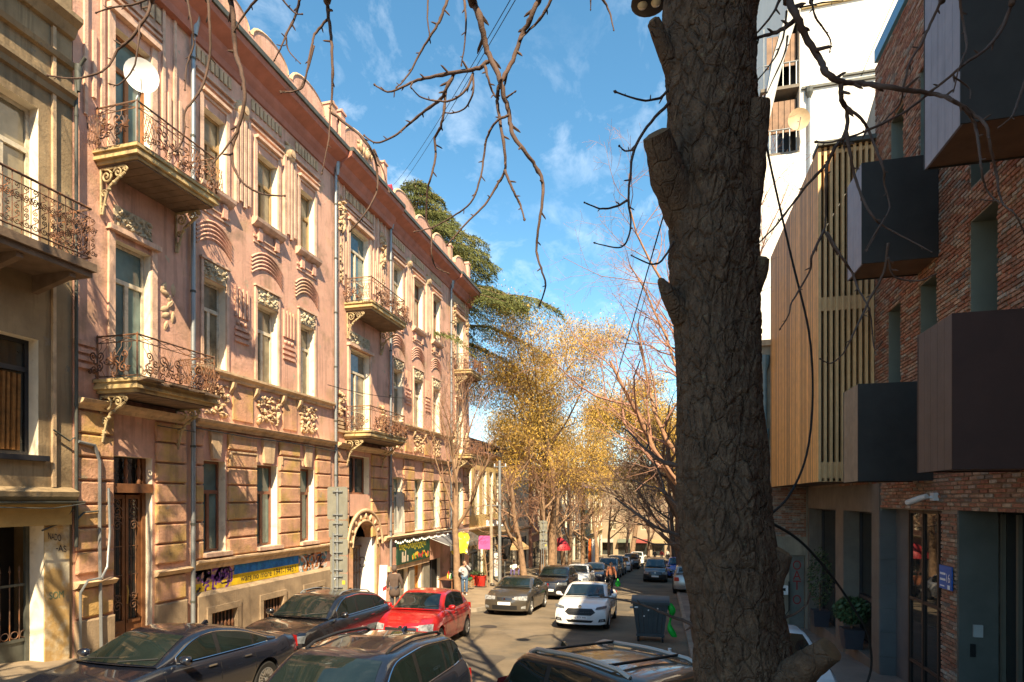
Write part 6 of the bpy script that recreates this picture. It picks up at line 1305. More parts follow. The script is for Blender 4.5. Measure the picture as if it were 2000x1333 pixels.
    for pts, t0, t1, w0, w1 in (
        ([(236, -10), (280, 80), (330, 190), (400, 310), (440, 380), (515, 430), (620, 435), (750, 455), (900, 475), (1000, 490), (1090, 520), (1160, 570), (1210, 650), (1230, 760), (1245, 880), (1270, 990), (1330, 1050)], 3.3, 2.9, 19, 5), ([(515, 430), (515, 520), (545, 580), (540, 680), (480, 770), (440, 850), (340, 960), (240, 1090), (160, 1190), (70, 1280)], 3.2, 3.4, 13, 5), ([(545, 560), (620, 620), (660, 690), (700, 790), (735, 880), (740, 960), (765, 1080), (720, 1170), (650, 1300)], 3.2, 3.0, 8, 4), ([(540, 680), (560, 800), (580, 900), (620, 1020), (680, 1130), (740, 1180), (850, 1240), (980, 1310)], 3.2, 3.0, 9, 4), ([(440, 850), (435, 960), (435, 1100), (425, 1200), (370, 1310)], 3.25, 3.2, 8, 4), ([(425, 1200), (490, 1320)], 3.2, 3.2, 6, 4), ([(390, 740), (470, 740), (600, 700), (760, 630), (880, 560), (980, 480), (1080, 400), (1160, 330), (1250, 270), (1340, 170), (1400, 30)][::-1], 3.1, 3.2, 9, 6), ([(1040, -10), (990, 100), (930, 230), (870, 330), (840, 450), (820, 540), (740, 630)], 3.2, 3.1, 8, 5), ([(1130, -10), (1150, 120), (1165, 250), (1130, 350), (1100, 470)], 3.2, 3.1, 7, 4), ([(1480, 400), (1430, 540), (1400, 610), (1340, 660)], 3.0, 3.0, 7, 4), ([(1090, 520), (1200, 590), (1270, 660), (1290, 760), (1320, 900), (1350, 1050), (1420, 1120), (1480, 1240)], 3.0, 2.9, 9, 5), ([(355, -10), (380, 90), (430, 160), (460, 220), (455, 270)], 3.3, 3.2, 6, 4), ([(280, 100), (200, 160), (100, 190), (30, 225)], 3.3, 3.4, 13, 8), ([(200, -10), (140, 100), (20, 230)], 3.3, 3.4, 8, 5), ([(230, 60), (210, 200), (150, 330), (40, 460)], 3.3, 3.35, 6, 4), ([(235, 190), (215, 290), (130, 480)], 3.3, 3.35, 6, 3), ([(1100, 400), (1180, 460), (1185, 510)], 3.0, 3.0, 5, 3), ([(300, 40), (420, 15), (520, 5)], 3.3, 3.2, 5, 3), ([(720, 1170), (640, 1300)], 3.0, 3.0, 5, 3), ([(1330, 1050), (1250, 1040)], 2.9, 2.9, 4, 3)):
        br(pts, t0, t1, w0, w1, B)
    Cc = lambda p: (1450+p[0]/2.4236, 450+p[1]/2.4236)
    for pts, t0, t1, w0, w1 in (([(385, 0), (330, 120), (320, 190), (270, 280), (230, 350), (220, 400), (180, 465)], 3.2, 3.1, 7, 4), ([(400, 10), (470, 130), (520, 200), (550, 280), (595, 360), (610, 430), (625, 560), (660, 530)], 3.2, 3.0, 7, 4), ([(690, 60), (670, 200), (600, 330), (570, 400), (520, 500), (480, 580), (420, 630), (370, 610)], 3.0, 3.0, 7, 4), ([(690, 130), (720, 220), (830, 240), (910, 210)], 3.0, 2.95, 6, 4)):
        br(pts, t0, t1, w0, w1, Cc)
    # bare upper crown above the view, throwing branch shadows on the road
    rg2 = np.random.default_rng(21); out = []; tips = []; top = at(1388, -600, TT)
    G2 = dict(GB, num=[1, 7, 6, 5, 4], ang=[(15, 45), (20, 50), (25, 55), (30, 60)], start=[.05, .2, .2, .15], up=[.1, .16, .1, .05, 0])
    grow(rg2, np.array(top), (-.25, .1, 1), 6.5, .14, 0, G2, out, tips); a, b = NP(), NP()
    for lv, pts, rad in out: (a if lv <= 1 else b).tube(pts, rad, 7 if lv <= 1 else 3)
    a.build('upper_limbs', m_br, T, True); b.build('upper_twigs', m_br, T)
    return T
fg_tree()
bare_tree('bare tree beyond the left edge casting twig shadows on the facade', (-9.7, 2.6, gz(2.6)), 19, .24, 404, G=dict(num=[1, 8, 7, 6, 4], ang=[(18, 42), (20, 45), (25, 55), (30, 60)], up=[.0, .16, .14, .06, 0], start=[.4, .25, .2, .15]), group='bare street trees along the left kerb')
# ------------------------------------------------------------------ houses farther down the street
def plain_house(name, label, s0, s1, X, top, mat, floors, nwin, depth=9, trim=None, roof=None, ww=1.0, wallm=None, side=1, shop=True):
    F = (lambda s, z, d: (X+d, s, z)) if side == 1 else (lambda s, z, d: (X-d, s, z))
    T = thing(name, label, 'building', F((s0+s1)/2, gz((s0+s1)/2), 0)); zb = gz(s1)-1; ops = []; wins = []
    g0 = gz(s0)+.15; fl0 = gz(s0)+3.6 if shop else gz(s0)+1.2; fh = (top-fl0)/floors; pw = (s1-s0)/nwin
    for f in range(floors):
        for k in range(nwin): c = s0+(k+.5)*pw; wins.append((c-ww/2, c+ww/2, fl0+f*fh+fh*.18, fl0+f*fh+fh*.80))
    shops = []
    if shop:
        for k in range(max(1, nwin//2)): q = (s1-s0)/max(1, nwin//2); shops.append((s0+k*q+.4, s0+(k+1)*q-.4, gz(s0+(k+1)*q)-.1, gz(s0)+2.7))
    mb = MB(); wall_open(mb, F, s0, s1, zb, top, wins+shops, .25, 0, 1)
    b = F(0, 0, -.26)[0]; c = F(0, 0, -depth)[0]; mb.box(min(b, c), max(b, c), s0, s1, zb, top)
    e0, e1 = sorted((F(0, 0, -.26)[0], F(0, 0, -.003)[0])); mb.box(e0, e1, s0, s0+.05, zb, top); mb.box(e0, e1, s1-.05, s1, zb, top); mb.build('wall', [mat, m_jamb], T)
    for w in wins: make_window(T, F, *w, .2, m_frame_w, m_pane, .7)
    for w in shops: make_window(T, F, *w, .22, m_frame_d, m_pane_d, .75, True, 'shop_front')
    for z in (fl0-.2, top-.05):
        mb = MB(); extrude_profile(mb, F, [(0, z), (.12, z+.02), (.28, z+.18), (.28, z+.26), (0, z+.28)], s0-.05, s1+.05); mb.build('cornice', trim or m_trim, T)
    mb = MB(); mb.prism([(.35, top+.2), (-depth/2, top+1.9), (-depth-.3, top+.2)], lambda p, q, a: F(a, q, p), s0-.1, s1+.1); mb.build('roof', roof or m_roof, T)
    return T, F
m_yel = M('yellow_plaster', (.58, .42, .18), .9, .15, 1, .3, 14, streak=.3, dirt=(.35, .24, .12), dirtr=(.6, .8), dirts=.8)
plain_house('yellow_house', 'yellow two storey corner house just beyond the pink house', 37.6, 46.5, -13.1, 6.2, m_yel, 1, 5)
plain_house('cream_house', 'cream house half hidden by the bare trees past the yellow house', 47.2, 58, -13.4, 7.0, M('cream_plaster', (.60, .50, .34), .9, .15, 1, .3, 14, streak=.3), 2, 5)
plain_house('brick_red_house', 'reddish house deep behind the tree row on the left', 58.6, 72, -13.2, 6.0, M('rose_plaster', (.42, .22, .16), .9, .2, 1, .3, 14, streak=.3), 2, 6)
plain_house('grey_house', 'grey plaster house far down the left pavement', 72.6, 90, -12.6, 5.0, M('grey_plaster', (.36, .33, .28), .9, .15, 1, .3, 14, streak=.3), 2, 7)
plain_house('ochre_far_house', 'ochre house at the far end of the left row', 90.6, 116, -12.0, 4.5, m_yel, 2, 8)
for a, b, tp, cm, lb in ((44, 62, 7, M('right_grey', (.34, .32, .3), .9, .15, 1, .3, 14), 'grey house on the right beyond the white block, behind the trunk'), (63, 85, 6, M('right_tan', (.45, .34, .22), .9, .15, 1, .3, 14), 'tan house far along the right pavement'), (86, 116, 4, M('right_rose', (.42, .28, .2), .9, .15, 1, .3, 14), 'rose house at the far right end of the street')):
    plain_house('right_house', lb, a, b, 5.0, tp, cm, 2, 6, side=-1)
def end_house():
    F = lambda s, z, d: (s, 122-d, z); T = thing('end_house', 'pale house closing the street at its far end', 'building', (-3, 122, gz(122))); ops = [(s, s+1.4, z, z+2.0) for s in np.arange(-24, 18, 3.2) for z in (-3.2, .3, 3.8)]; so_ = [(s, s+2.4, -8.4, -5.2) for s in np.arange(-23, 17, 3.4)]
    mb = MB(); wall_open(mb, F, -26, 20, -9.5, 7, ops+so_, .3, 0, 1); mb.box(-26, 20, 122.31, 132, -9.5, 7); mb.build('wall', [M('end_plaster', (.34, .26, .17), .9, .15, .6, .2), m_jamb], T)
    for o in ops: make_window(T, F, *o, .25, m_frame_w, m_pane, .7)
    cols = [(.22, .05, .04), (.28, .2, .1), (.08, .11, .16), (.3, .27, .22), (.12, .14, .1)]
    for i, o in enumerate(so_):
        make_window(T, F, *o, .28, m_frame_d, m_pane_d, .8, True, 'shop_front'); mb = MB(); c = cols[i % 5]; mb.prism([(0, -5.1), (1.3, -5.7), (1.3, -5.8), (0, -5.3)], lambda p, q, a: F(a, q, p), o[0]-.1, o[1]+.1); mb.build('awning', M('awning_%d' % (i % 5), c, .8, .1, 2, 0), T)
    mb = MB(); mb.prism([(.4, 7), (-5, 10), (-10, 7)], lambda p, q, a: F(a, q, p), -26.5, 20.5); mb.build('roof', m_roof, T)
end_house()
for i, (x, y, h, sd, lb) in enumerate([(-6.6, 104, 15, 21, 'left of three bare trees before the house closing the street'), (-3.0, 110, 16, 22, 'middle of three bare trees before the house closing the street'), (1.2, 106, 16, 23, 'right of three bare trees before the house closing the street')]): bare_tree(lb, (x, y, gz(y)), h, .3, 500+sd, m_twig_d, m_twig, dict(num=[1, 8, 8, 6, 4], start=[.2, .2, .2, .15]), group='bare trees at the street end')
def hills():
    mb = MB(); rows = []
    for j, (d, h) in enumerate(((600, -20), (640, 8), (760, 28), (900, 34), (1000, -20))):
        rows.append([(x, d+40*noise.noise(Vector((x*.004, j, 0))), (h+14*noise.noise(Vector((x*.003, j*2.0, 1)))) if 0 < j < 4 else -30) for x in np.linspace(-1500, 1500, 60)])
    mb.grid(rows); structure(mb.build('hills', M('hill_scrub', (.10, .11, .07), .95, .3, .02, .2, .1), None, 180))
hills()
# ------------------------------------------------------------------ street furniture
def sign_pole(label, x, y, panels, z1, gx=.06, name='sign_pole', text=None):
    z0 = gz(y)+.14; T = thing(name, label, 'sign', (x, y, z0)); al = M('sign_back', (.27, .265, .22), .5, .15, 4, .1, 20, metal=.3)
    mb = MB(); mb.tube([(x, y-.05, z0), (x, y-.05, z1)], .038, 8); mb.tube([(x-.16, y-.02, z0), (x-.16, y-.02, z1-1.4)], .03, 8); mb.build('pole', m_zinc, T, 40)
    for k, (zt, h, w, dx) in enumerate(panels):
        p = MB(); c = .05; P = [(x+dx-w/2+c, zt-h), (x+dx+w/2-c, zt-h), (x+dx+w/2, zt-h+c), (x+dx+w/2, zt-c), (x+dx+w/2-c, zt), (x+dx-w/2+c, zt), (x+dx-w/2, zt-c), (x+dx-w/2, zt-h+c)]; p.prism(P, lambda a, b, d: (a, d, b), y, y+.015); po = p.build('sign_panel', al, T)
        for zz in (zt-.12*h-.03, zt-.88*h+.03): q = MB(); q.bar((x-.17, y-.03, zz), (x+.17, y-.03, zz), .03, .035); q.tube([(x-.06, y-.09, zz), (x+.06, y-.09, zz)], .02, 6); q.build('clamp', m_zinc, po)
        if k == len(panels)-1:
            q = MB(); q.lathe([(0, -.004), (.06, -.004), (.062, 0)], 16, (x-.14, y-.004, zt-.14), 'y'); q.build('sticker', m_white, po); q = MB(); q.box(x+.14, x+.24, y-.005, y-.001, zt-.34, zt-.22); q.build('sticker', M('sticker_yellow', (.7, .5, .05), .6, .2, 4, 0), po)
    return T
sign_pole('pole carrying five grey backs of traffic plates before the pink house', -9.85, 16.35, [(3.43, 1.02, .70, -.03), (2.38, .54, .66, .0), (1.82, .52, .62, .02), (1.28, .52, .60, .02), (.74, .52, .58, .03)], 3.4)
sign_pole('second pole with grey traffic plate backs among the bare trees', -9.0, 44.0, [(1.4, .9, .6, 0), (.46, .6, .6, 0), (-.2, .6, .6, 0)], 1.45)
def bin_():
    x, y = -.45, 18.7; z = gz(y); T = thing('wheeled_bin', 'dark grey four wheeled rubbish container at the right kerb', 'bin', (x, y, z)); m = M('bin_plastic', (.06, .072, .076), .5, .15, 4, .1, 30)
    mb = MB(); b0, b1 = (.40, .36), (.52, .46)
    mb.hexa([(x-b0[0], y-b0[1], z+.26), (x+b0[0], y-b0[1], z+.26), (x+b0[0], y+b0[1], z+.26), (x-b0[0], y+b0[1], z+.26), (x-b1[0], y-b1[1], z+1.18), (x+b1[0], y-b1[1], z+1.18), (x+b1[0], y+b1[1], z+1.18), (x-b1[0], y+b1[1], z+1.18)]); bo = mb.build('body', m, T)
    for k in range(6):
        u = -.78+k*.312; q = MB(); q.bar((x+u*.40, y-.365, z+.30), (x+u*.50, y-.452, z+1.05), .025, .02); q.build('rib', m, bo)
    mb = MB(); mb.box(x-.57, x+.57, y-.51, y+.5, z+1.18, z+1.25); mb.build('rim', m, T)
    rows = []
    for i in range(9): a = i/8*math.pi; rows.append([(xx, y-.5*math.cos(a), z+1.255+.10*math.sin(a)) for xx in (x-.56, x-.3, x, x+.3, x+.56)])
    mb = MB(); mb.grid(rows); mb.build('lid', M('lid_plastic', (.05, .058, .06), .45, .1, 4, 0), T, 40)
    mb = MB(); mb.box(x-.42, x+.42, y-.40, y+.38, z+.19, z+.26); mb.build('base_frame', m, T)
    for sx in (-1, 1):
        mb = MB(); mb.tube([(x+sx*.50, y-.1, z+1.0), (x+sx*.62, y-.1, z+1.0)], .03, 8); mb.build('lifting_pin', m_zinc, T)
        for sy in (-1, 1):
            w = thing_part('caster', T, (sx*.36, sy*.33, .1)); mb = MB(); mb.lathe([(.05, -.03), (.095, -.03), (.1, 0), (.095, .03), (.05, .03)], 16, (0, 0, 0), 'x'); mb.build('tyre', m_tyre, w, 40, False); mb = MB(); mb.lathe([(0, -.033), (.05, -.032), (.05, .032), (0, .033)], 12, (0, 0, 0), 'x'); mb.build('hub', m_rim, w, 40, False); mb = MB(); mb.box(-.05, .05, -.04, .06, .07, .14); mb.build('fork', m_zinc, w, None, False)
    mb = MB(); mb.box(x-.46, x-.36, y-.475, y-.462, z+1.06, z+1.1); mb.build('label', m_white, T)
    for dx, dz in ((-.05, 1.0), (.22, 1.06), (-.18, .82)): p = MB(); p.lathe([(0, -.004), (.022, -.002)], 10, (x+dx, y-.462, z+dz), 'y'); p.build('sticker', m_white, T)
    g = MB(); rg = np.random.default_rng(3); rows = []
    for i in range(14):
        f = i/13; cx = x+.56+.10*f+.06*math.sin(f*7); w = .06+.04*math.sin(f*9)+.01; rows.append([(cx+w*math.cos(a), y-.35+w*.8*math.sin(a)+rg.normal(0, .012), z+1.22-1.0*f) for a in np.linspace(0, 2*math.pi, 10, endpoint=False)])
    g.grid(rows, True); o = g.build('green_bag', M('green_plastic', (.01, .42, .04), .35, .3, 8, .4, 20), None, 60); tag(o, 'bright green plastic bag hanging from the wheeled bin', 'bag')
    x, y = .1, 15.2; z = gz(y); T = thing('plastic_bottle', 'white bottle with red base standing on the road before the bin', 'bottle', (x, y, z)); mb = MB(); mb.lathe([(0, .10), (.1, .10), (.1, .24), (.05, .30), (.04, .34)], 14, (x, y, z)); mb.build('upper_part', m_white, T, 50); mb = MB(); mb.lathe([(0, 0), (.1, 0), (.102, .10)], 14, (x, y, z)); mb.build('base', m_red, T, 50); mb = MB(); mb.lathe([(.042, .34), (.045, .39), (0, .4)], 10, (x, y, z)); mb.build('cap', m_white, T, 50)
bin_()
def lamp():
    c = at(1268, 6, 7.5); p = at(1400, 975, 8.0); z0 = gz(p.y)+.13; T = thing('street_lamp', 'street lamp with flat twin lamp head beside the trunk top', 'lamp', (p.x, p.y, z0)); m = m_trimb
    mb = MB(); mb.tube([(p.x, p.y, z0), (p.x, p.y, z0+3), (p.x, p.y, c.z+.5)], [.1, .07, .05], 10); mb.tube([(p.x, p.y, c.z+.5), ((p.x+c.x)/2, (p.y+c.y)/2, c.z+.55), (c.x, c.y, c.z+.2)], .03, 8); mb.build('post', m, T, 40)
    mb = MB(); mb.lathe([(0, .16), (.09, .12), (.22, .05), (.23, 0), (.21, -.015), (0, -.01)], 20, c); h = mb.build('lamp_head', m, T, 40)
    for dx in (-.085, .085): mb = MB(); mb.lathe([(0, -.055), (.05, -.04), (.065, -.012)], 14, (c.x+dx, c.y, c.z)); mb.build('bulb_lens', M('lens_amber', (.62, .55, .38), .2, .2, 9, 0), h, 50)
lamp()
def wire(label, pts, r, sag=0, mat=None, name='cable', n=14):
    P = [at(*p) for p in pts]
    if len(P) == 2:
        a, b = P; P = [a.lerp(b, k/n)-Vector((0, 0, sag*4*(k/n)*(1-k/n))) for k in range(n+1)]
    else:
        Q = []
        for i in range(len(P)-1):
            p0, p1, p2, p3 = P[max(i-1, 0)], P[i], P[i+1], P[min(i+2, len(P)-1)]
            for k in range(6): t = k/6; Q.append(.5*((2*p1)+(-p0+p2)*t+(2*p0-5*p1+4*p2-p3)*t*t+(-p0+3*p1-3*p2+p3)*t**3))
        P = Q+[P[-1]]
    mb = MB(); mb.tube(P, r, 6); tag(mb.build(name, mat or m_black, None, 60), label, 'cable')
wire('upper of two thin wires crossing the sky beside the hanging branches', [(1020, -40, 14), (768, 362, 52)], .012, .4)
wire('lower of two thin wires crossing the sky beside the hanging branches', [(1030, -40, 14), (776, 372, 52)], .012, .3)
wire('thin wire slanting down from the trunk across the golden trees', [(1305, 390, 9), (1150, 905, 58)], .012, .3)
wire('black cable hanging past the timber boards to the trunk', [(1455, 40, 4.2), (1470, 130, 4.3), (1500, 300, 4.4), (1545, 500, 4.4), (1580, 650, 4.3), (1587, 780, 4.2), (1575, 890, 4.0), (1540, 970, 3.7), (1495, 1012, 3.4)], .008)
wire('black cable running from trunk down past the concrete windows', [(1495, 1016, 3.4), (1560, 1055, 3.8), (1620, 1120, 4.2), (1665, 1185, 4.5), (1695, 1240, 4.7), (1702, 1300, 4.8), (1690, 1345, 4.8)], .009)
wire('fine wire in front of the white block', [(1750, -10, 20), (1660, 200, 22)], .012, 0)
wire('thin cable strung across the middle balcony of the pink house', [(640, 752, 20.5), (790, 778, 27)], .012, .1)
# ------------------------------------------------------------------ shops at the foot of the pink house
def shop_sign():
    T = thing('fruit_shop_sign', 'dark green fruit shop sign with yellow lettering under the pink house', 'sign', FL(27.5, -.05, .25)); g = M('sign_green', (.015, .06, .035), .5, .2, 2, 0)
    mb = MB(); fbox(mb, FL, 25.5, 29.45, -.08, 1.04, .2, .26); b = mb.build('board', g, T); y = M('sign_yellow', (.75, .62, .03), .5, .05, 2, 0)
    text_mesh('ხილ-ბოსტნეული', .4, y, b, FL(27.3, .72, .268), (0, 1, 0), (0, 0, 1), width=3.2, height=.42)
    rr = random.Random(5); cols = [(.6, .05, .03), (.7, .3, .03), (.65, .5, .05), (.2, .42, .04), (.5, .08, .1)]
    for k in range(34):
        s = 27.2+2.1*rr.random(); z = .05+.32*rr.random()*(1-abs(s-28.25)*.5); q = MB(); r_ = rr.uniform(.06, .12); q.lathe([(0, .006), (r_*.7, .005), (r_, .001)], 10, FL(s, z+.02, .262+k*.0006), 'x'); c = cols[k % 5]; q.build('printed_fruit', M('fruit_%d' % (k % 5), c, .5, .15, 8, 0), b)
    for ds, w, h in ((26.0, .16, .5), (26.35, .1, .55), (26.2, .2, .3), (26.6, .12, .3)): q = MB(); fbox(q, FL, ds, ds+w, .0, h, .262, .265+ds*.0001); q.build('printed_jar', M('jar_cream', (.6, .5, .38), .5, .2, 8, 0), b)
    mb = MB()
    T2 = thing('string_lights', 'string of white bulbs above the green fruit shop sign', 'lights', FL(25.3, 1.1, .35)); mb.tube([FL(25.2+k*.25, 1.12-.1*abs(math.sin(k*.8)), .33) for k in range(28)], .01, 4); mb.build('wire', m_black, T2)
    bm = MB(); bm.lathe([(0, -.07), (.05, -.04), (.055, 0), (.02, .05), (0, .06)], 8); bme = mesh_of(bm, 'bulb', m_white, 50)
    for k in range(0, 28): place('bulb', bme, T2, FL(25.2+k*.25, 1.06-.1*abs(math.sin(k*.8)), .33))
shop_sign()
def awning(name, label, s0, s1, z, d, h, mat, side=True):
    T = thing(name, label, 'awning', FL((s0+s1)/2, z, 0)); n = 9; rows = []
    for j in range(n):
        f = j/(n-1); rows.append([FL(s0+(s1-s0)*k/10, z-h*.65*f**1.5+.03*math.sin(k*1.3+j), .06+d*f) for k in range(11)])
    rows.append([FL(s0+(s1-s0)*k/10, z-h+.02*math.sin(k*2.1), .06+d) for k in range(11)]); mb = MB(); mb.grid(rows); mb.build('canvas', mat, T, 60)
    mb = MB()
    for s in (s0, s1): mb.tube([FL(s, z, .02), FL(s, z-h*.6, d)], .02, 6)
    mb.tube([FL(s0, z-h*.62, d), FL(s1, z-h*.62, d)], .02, 6); mb.build('frame', m_zinc, T)
gcan = M('grey_canvas', (.13, .13, .14), .85, .25, 2, .3, 8)
awning('shop_awning', 'crumpled grey canvas awning right of the fruit shop sign', 29.6, 32.6, 1.0, 1.3, .75, gcan)
awning('shop_awning', 'dark canvas awning behind the slender bare tree', 33.2, 36.6, .9, 1.0, .7, M('brown_canvas', (.10, .085, .07), .85, .25, 2, .3, 8))
def misc_left():
    # utility poles
    for lb, x, y, h, m in (('white metal pole at the corner of the yellow house', -10.6, 37.4, 8.2, m_zinc), ('rough concrete pole beside the pink banner', -11.0, 36.8, 5.6, M('pole_concrete', (.34, .28, .2), .9, .25, 4, .4)), ('tall grey concrete lamp pole in the left tree row', -9.5, 59, 11.5, M('pole_grey', (.36, .36, .34), .8, .15, 3, .2))):
        T = thing('utility_pole', lb, 'pole', (x, y, gz(y)+.1)); mb = MB(); mb.tube([(x, y, gz(y)), (x, y, gz(y)+h)], [.13, .09], 8); mb.build('shaft', m, T, 40); mb = MB(); mb.bar((x-.4, y, gz(y)+h-.4), (x+.5, y, gz(y)+h-.4), .06); mb.build('arm', m_zinc, T)
        for k in (-.35, .4): mb = MB(); mb.lathe([(.03, 0), (.05, .05), (.03, .1), (.045, .15), (0, .18)], 8, (x+k, y, gz(y)+h-.37)); mb.build('insulator', m_white, T, 50)
    def sheet(name, lb, cat, c, w, h, mat, th=.03, txt=None, tm=None):
        x, y, z = c; T = thing(name, lb, cat, (x, y, z-h/2)); mb = MB(); mb.box(x-w/2, x+w/2, y, y+th, z-h/2, z+h/2); b = mb.build('board', mat, T); mb = MB(); mb.bar((x-w/2-.15, y+.05, z+h/2-.03), (x+w/2, y+.05, z+h/2-.03), .03); mb.build('bracket', m_zinc, T)
        if txt: text_mesh(txt, .2, tm, b, (x, y-.004, z), (1, 0, 0), (0, 0, 1), width=w*.7, height=h*.3)
        return T
    pk = M('banner_pink', (.62, .10, .30), .6, .12, 3, .1)
    sheet('banner_sign', 'pink square banner hanging right of the slender bare tree', 'sign', at(946, 1060, 32.5), .66, .74, pk, .03, 'ღვინო', M('banner_ink', (.06, .03, .12), .6, 0, 1, 0))
    T = thing('yellow_flag', 'yellow and white fabric flag behind the slender bare tree', 'flag', at(903, 1075, 32.5)); rows = []
    for j in range(10):
        f = j/9; rows.append([at(888+26*k/8+3*math.sin(j*.7)-(6*f if k < 4 else -2*f), 1040+42*f+2*math.sin(k), 32.5+.06*math.sin(k*1.3+j)) for k in range(9)])
    mb = MB(); mb.grid(rows); mb.build('cloth', M('flag_yellow', (.72, .60, .04), .8, .1, 2, 0, alt=(.75, .72, .65), altr=(.52, .56), alts=1.6), T, 180); a = at(885, 1036, 32.5); mb = MB(); mb.tube([a+Vector((-1.2, 0, -.2)), a+Vector((1.0, 0, .1))], .02, 6); mb.build('staff', m_zinc, T)
    c = at(966, 1022, 41.5); T = thing('light_box', 'blank white sign box on the corner of the yellow house', 'sign', c); mb = MB(); mb.box(c.x-.62, c.x+.62, c.y, c.y+.3, c.z-.2, c.z+.2); mb.build('box', m_white, T); mb = MB(); mb.box(c.x-.66, c.x+.66, c.y+.02, c.y+.28, c.z+.2, c.z+.24); mb.build('edge', m_lead, T)
    def umbrella(lb, x, y, zt, r, mat, open_=True):
        z0 = gz(y)+.14; T = thing('patio_umbrella', lb, 'umbrella', (x, y, z0)); mb = MB(); mb.tube([(x, y, z0), (x, y, zt)], .025, 8); mb.build('pole', m_zinc, T, 40); mb = MB(); n = 8
        if open_:
            rows = [[(x+r*f*math.cos(2*math.pi*k/16)*(1 if k % 2 == 0 else .93), y+r*f*math.sin(2*math.pi*k/16)*(1 if k % 2 == 0 else .93), zt-.75*f**1.3-(.22 if g else 0)) for k in range(16)] for f, g in ((.01, 0), (.3, 0), (.65, 0), (1, 0), (1.0, 1))]
        else: rows = [[(x+q*(1+.3*(k % 2))*math.cos(2*math.pi*k/16), y+q*(1+.3*(k % 2))*math.sin(2*math.pi*k/16), zt-dz) for k in range(16)] for q, dz in ((.02, 0), (.45, .35), (.50, .5), (.3, 1.1), (.16, 1.7), (.05, 2.0))]
        mb.grid(rows, True); mb.build('canopy', mat, T, 40); mb = MB(); mb.lathe([(0, .06), (.3, .05), (.32, 0)], 14, (x, y, z0)); mb.build('base', m_lead, T)
    p = at(1000, 1085, 46); umbrella('open tan patio umbrella over the seated people', p.x, p.y, at(1000, 1048, 46).z, 1.35, M('umbrella_tan', (.36, .24, .12), .8, .12, 2, .1))
    p = at(986, 1085, 43); umbrella('folded black umbrella beside the tan patio umbrella', p.x, p.y, at(986, 1043, 43).z, 1, M('umbrella_black', (.012, .012, .014), .8, .2, 3, 0), False)
    c = at(968, 1105, 43); T = thing('white_board', 'tall blank white board standing near the patio umbrella', 'board', (c.x, c.y, gz(c.y)+.14)); mb = MB(); mb.box(c.x-.22, c.x+.22, c.y, c.y+.1, gz(c.y)+.3, gz(c.y)+2.1); mb.build('panel', m_white, T); mb = MB(); mb.box(c.x-.3, c.x+.3, c.y-.1, c.y+.2, gz(c.y)+.14, gz(c.y)+.3); mb.build('foot', m_lead, T)
    c = at(752, 1120, 24.5); c.x = min(c.x, -11.4); T = thing('white_board', 'white notice board leaning by the archway behind hooded person', 'board', (c.x, c.y, gz(c.y)+.14)); mb = MB(); mb.obox((c.x, c.y, gz(c.y)+1.05), (.16, .02, 0), (0, .02, 0), (0, .08, .8)); b = mb.build('panel', m_white, T); mb = MB(); mb.obox((c.x+.1, c.y-.04, gz(c.y)+.9), (.08, .0, .05), (0, .005, 0), (0, 0, .08)); mb.build('poster', m_red, T)
    red = M('planter_red', (.5, .03, .02), .5, .15, 4, 0)
    for lb, px, dy in (('left of two red planters near the sapling', 930, 0), ('right of two red planters near the sapling', 944, -.5)):
        c = at(px, 1142, 36.5); y = c.y+dy; z = gz(y)+.14; T = thing('red_planter', lb, 'planter', (c.x, y, z), 0, 'red planters on the left pavement'); mb = MB(); mb.lathe([(0, 0), (.26, 0), (.34, .55), (.36, .56), (.36, .62), (.3, .62), (.28, .5), (0, .5)], 16, (c.x, y, z)); mb.build('pot', red, T, 40)
        rg = np.random.default_rng(7); leafcloud(T, np.array([[c.x+rg.normal(0, .12), y+rg.normal(0, .12), z+.75] for _ in range(40)]), 5, 4, .1, (.1, .03), MATS['shrub_leaf'], -.3)
    c = at(952, 1130, 35); bare_tree('thin leafless sapling between the red planters', (c.x, c.y, gz(c.y)+.1), 4.2, .05, 77, G=dict(num=[1, 5, 4, 3, 2]), name='sapling')
    # produce table
    T = thing('produce_table', 'market table with bottles, boxes and greens under the grey awning', 'table', FL(31.0, gz(31)+.14, 1.0)); z = gz(31)+.14
    mb = MB(); fbox(mb, FL, 29.7, 32.3, z+.72, z+.77, .6, 1.5); mb.build('table_top', m_wood_door, T)
    for s in (29.8, 32.2):
        for d in (.7, 1.4): mb = MB(); fbox(mb, FL, s-.03, s+.03, z, z+.719, d-.03, d+.03); mb.build('leg', m_wood_door, T)
    rr = random.Random(8); cl = [M('b_green', (.03, .12, .04), .2, .1, 4, 0), M('b_white', (.7, .7, .66), .4, .1, 4, 0), M('b_yellow', (.6, .45, .04), .4, .1, 4, 0), M('b_red', (.45, .03, .02), .4, .1, 4, 0)]
    for k in range(14):
        s = 29.8+k*.18; h = rr.uniform(.25, .38); d = rr.uniform(.9, 1.35); B = thing('bottle', '%s %s bottle on the market table, number %s from its left end' % (['short', 'tall'][h > .31], ['green', 'white', 'yellow', 'red'][k % 4], ['one', 'two', 'three', 'four', 'five', 'six', 'seven', 'eight', 'nine', 'ten', 'eleven', 'twelve', 'thirteen', 'fourteen'][k]), 'bottle', FL(s, z+.77, d), 0, 'bottles on the market table'); mb = MB(); mb.lathe([(0, 0), (.045, 0), (.045, h*.6), (.018, h*.78), (.018, h)], 10, FL(s, z+.772, d)); mb.build('glass', cl[k % 4], B, 50); mb = MB(); mb.lathe([(.02, h), (.02, h+.03), (0, h+.03)], 8, FL(s, z+.772, d)); mb.build('cap', cl[(k+1) % 4], B)
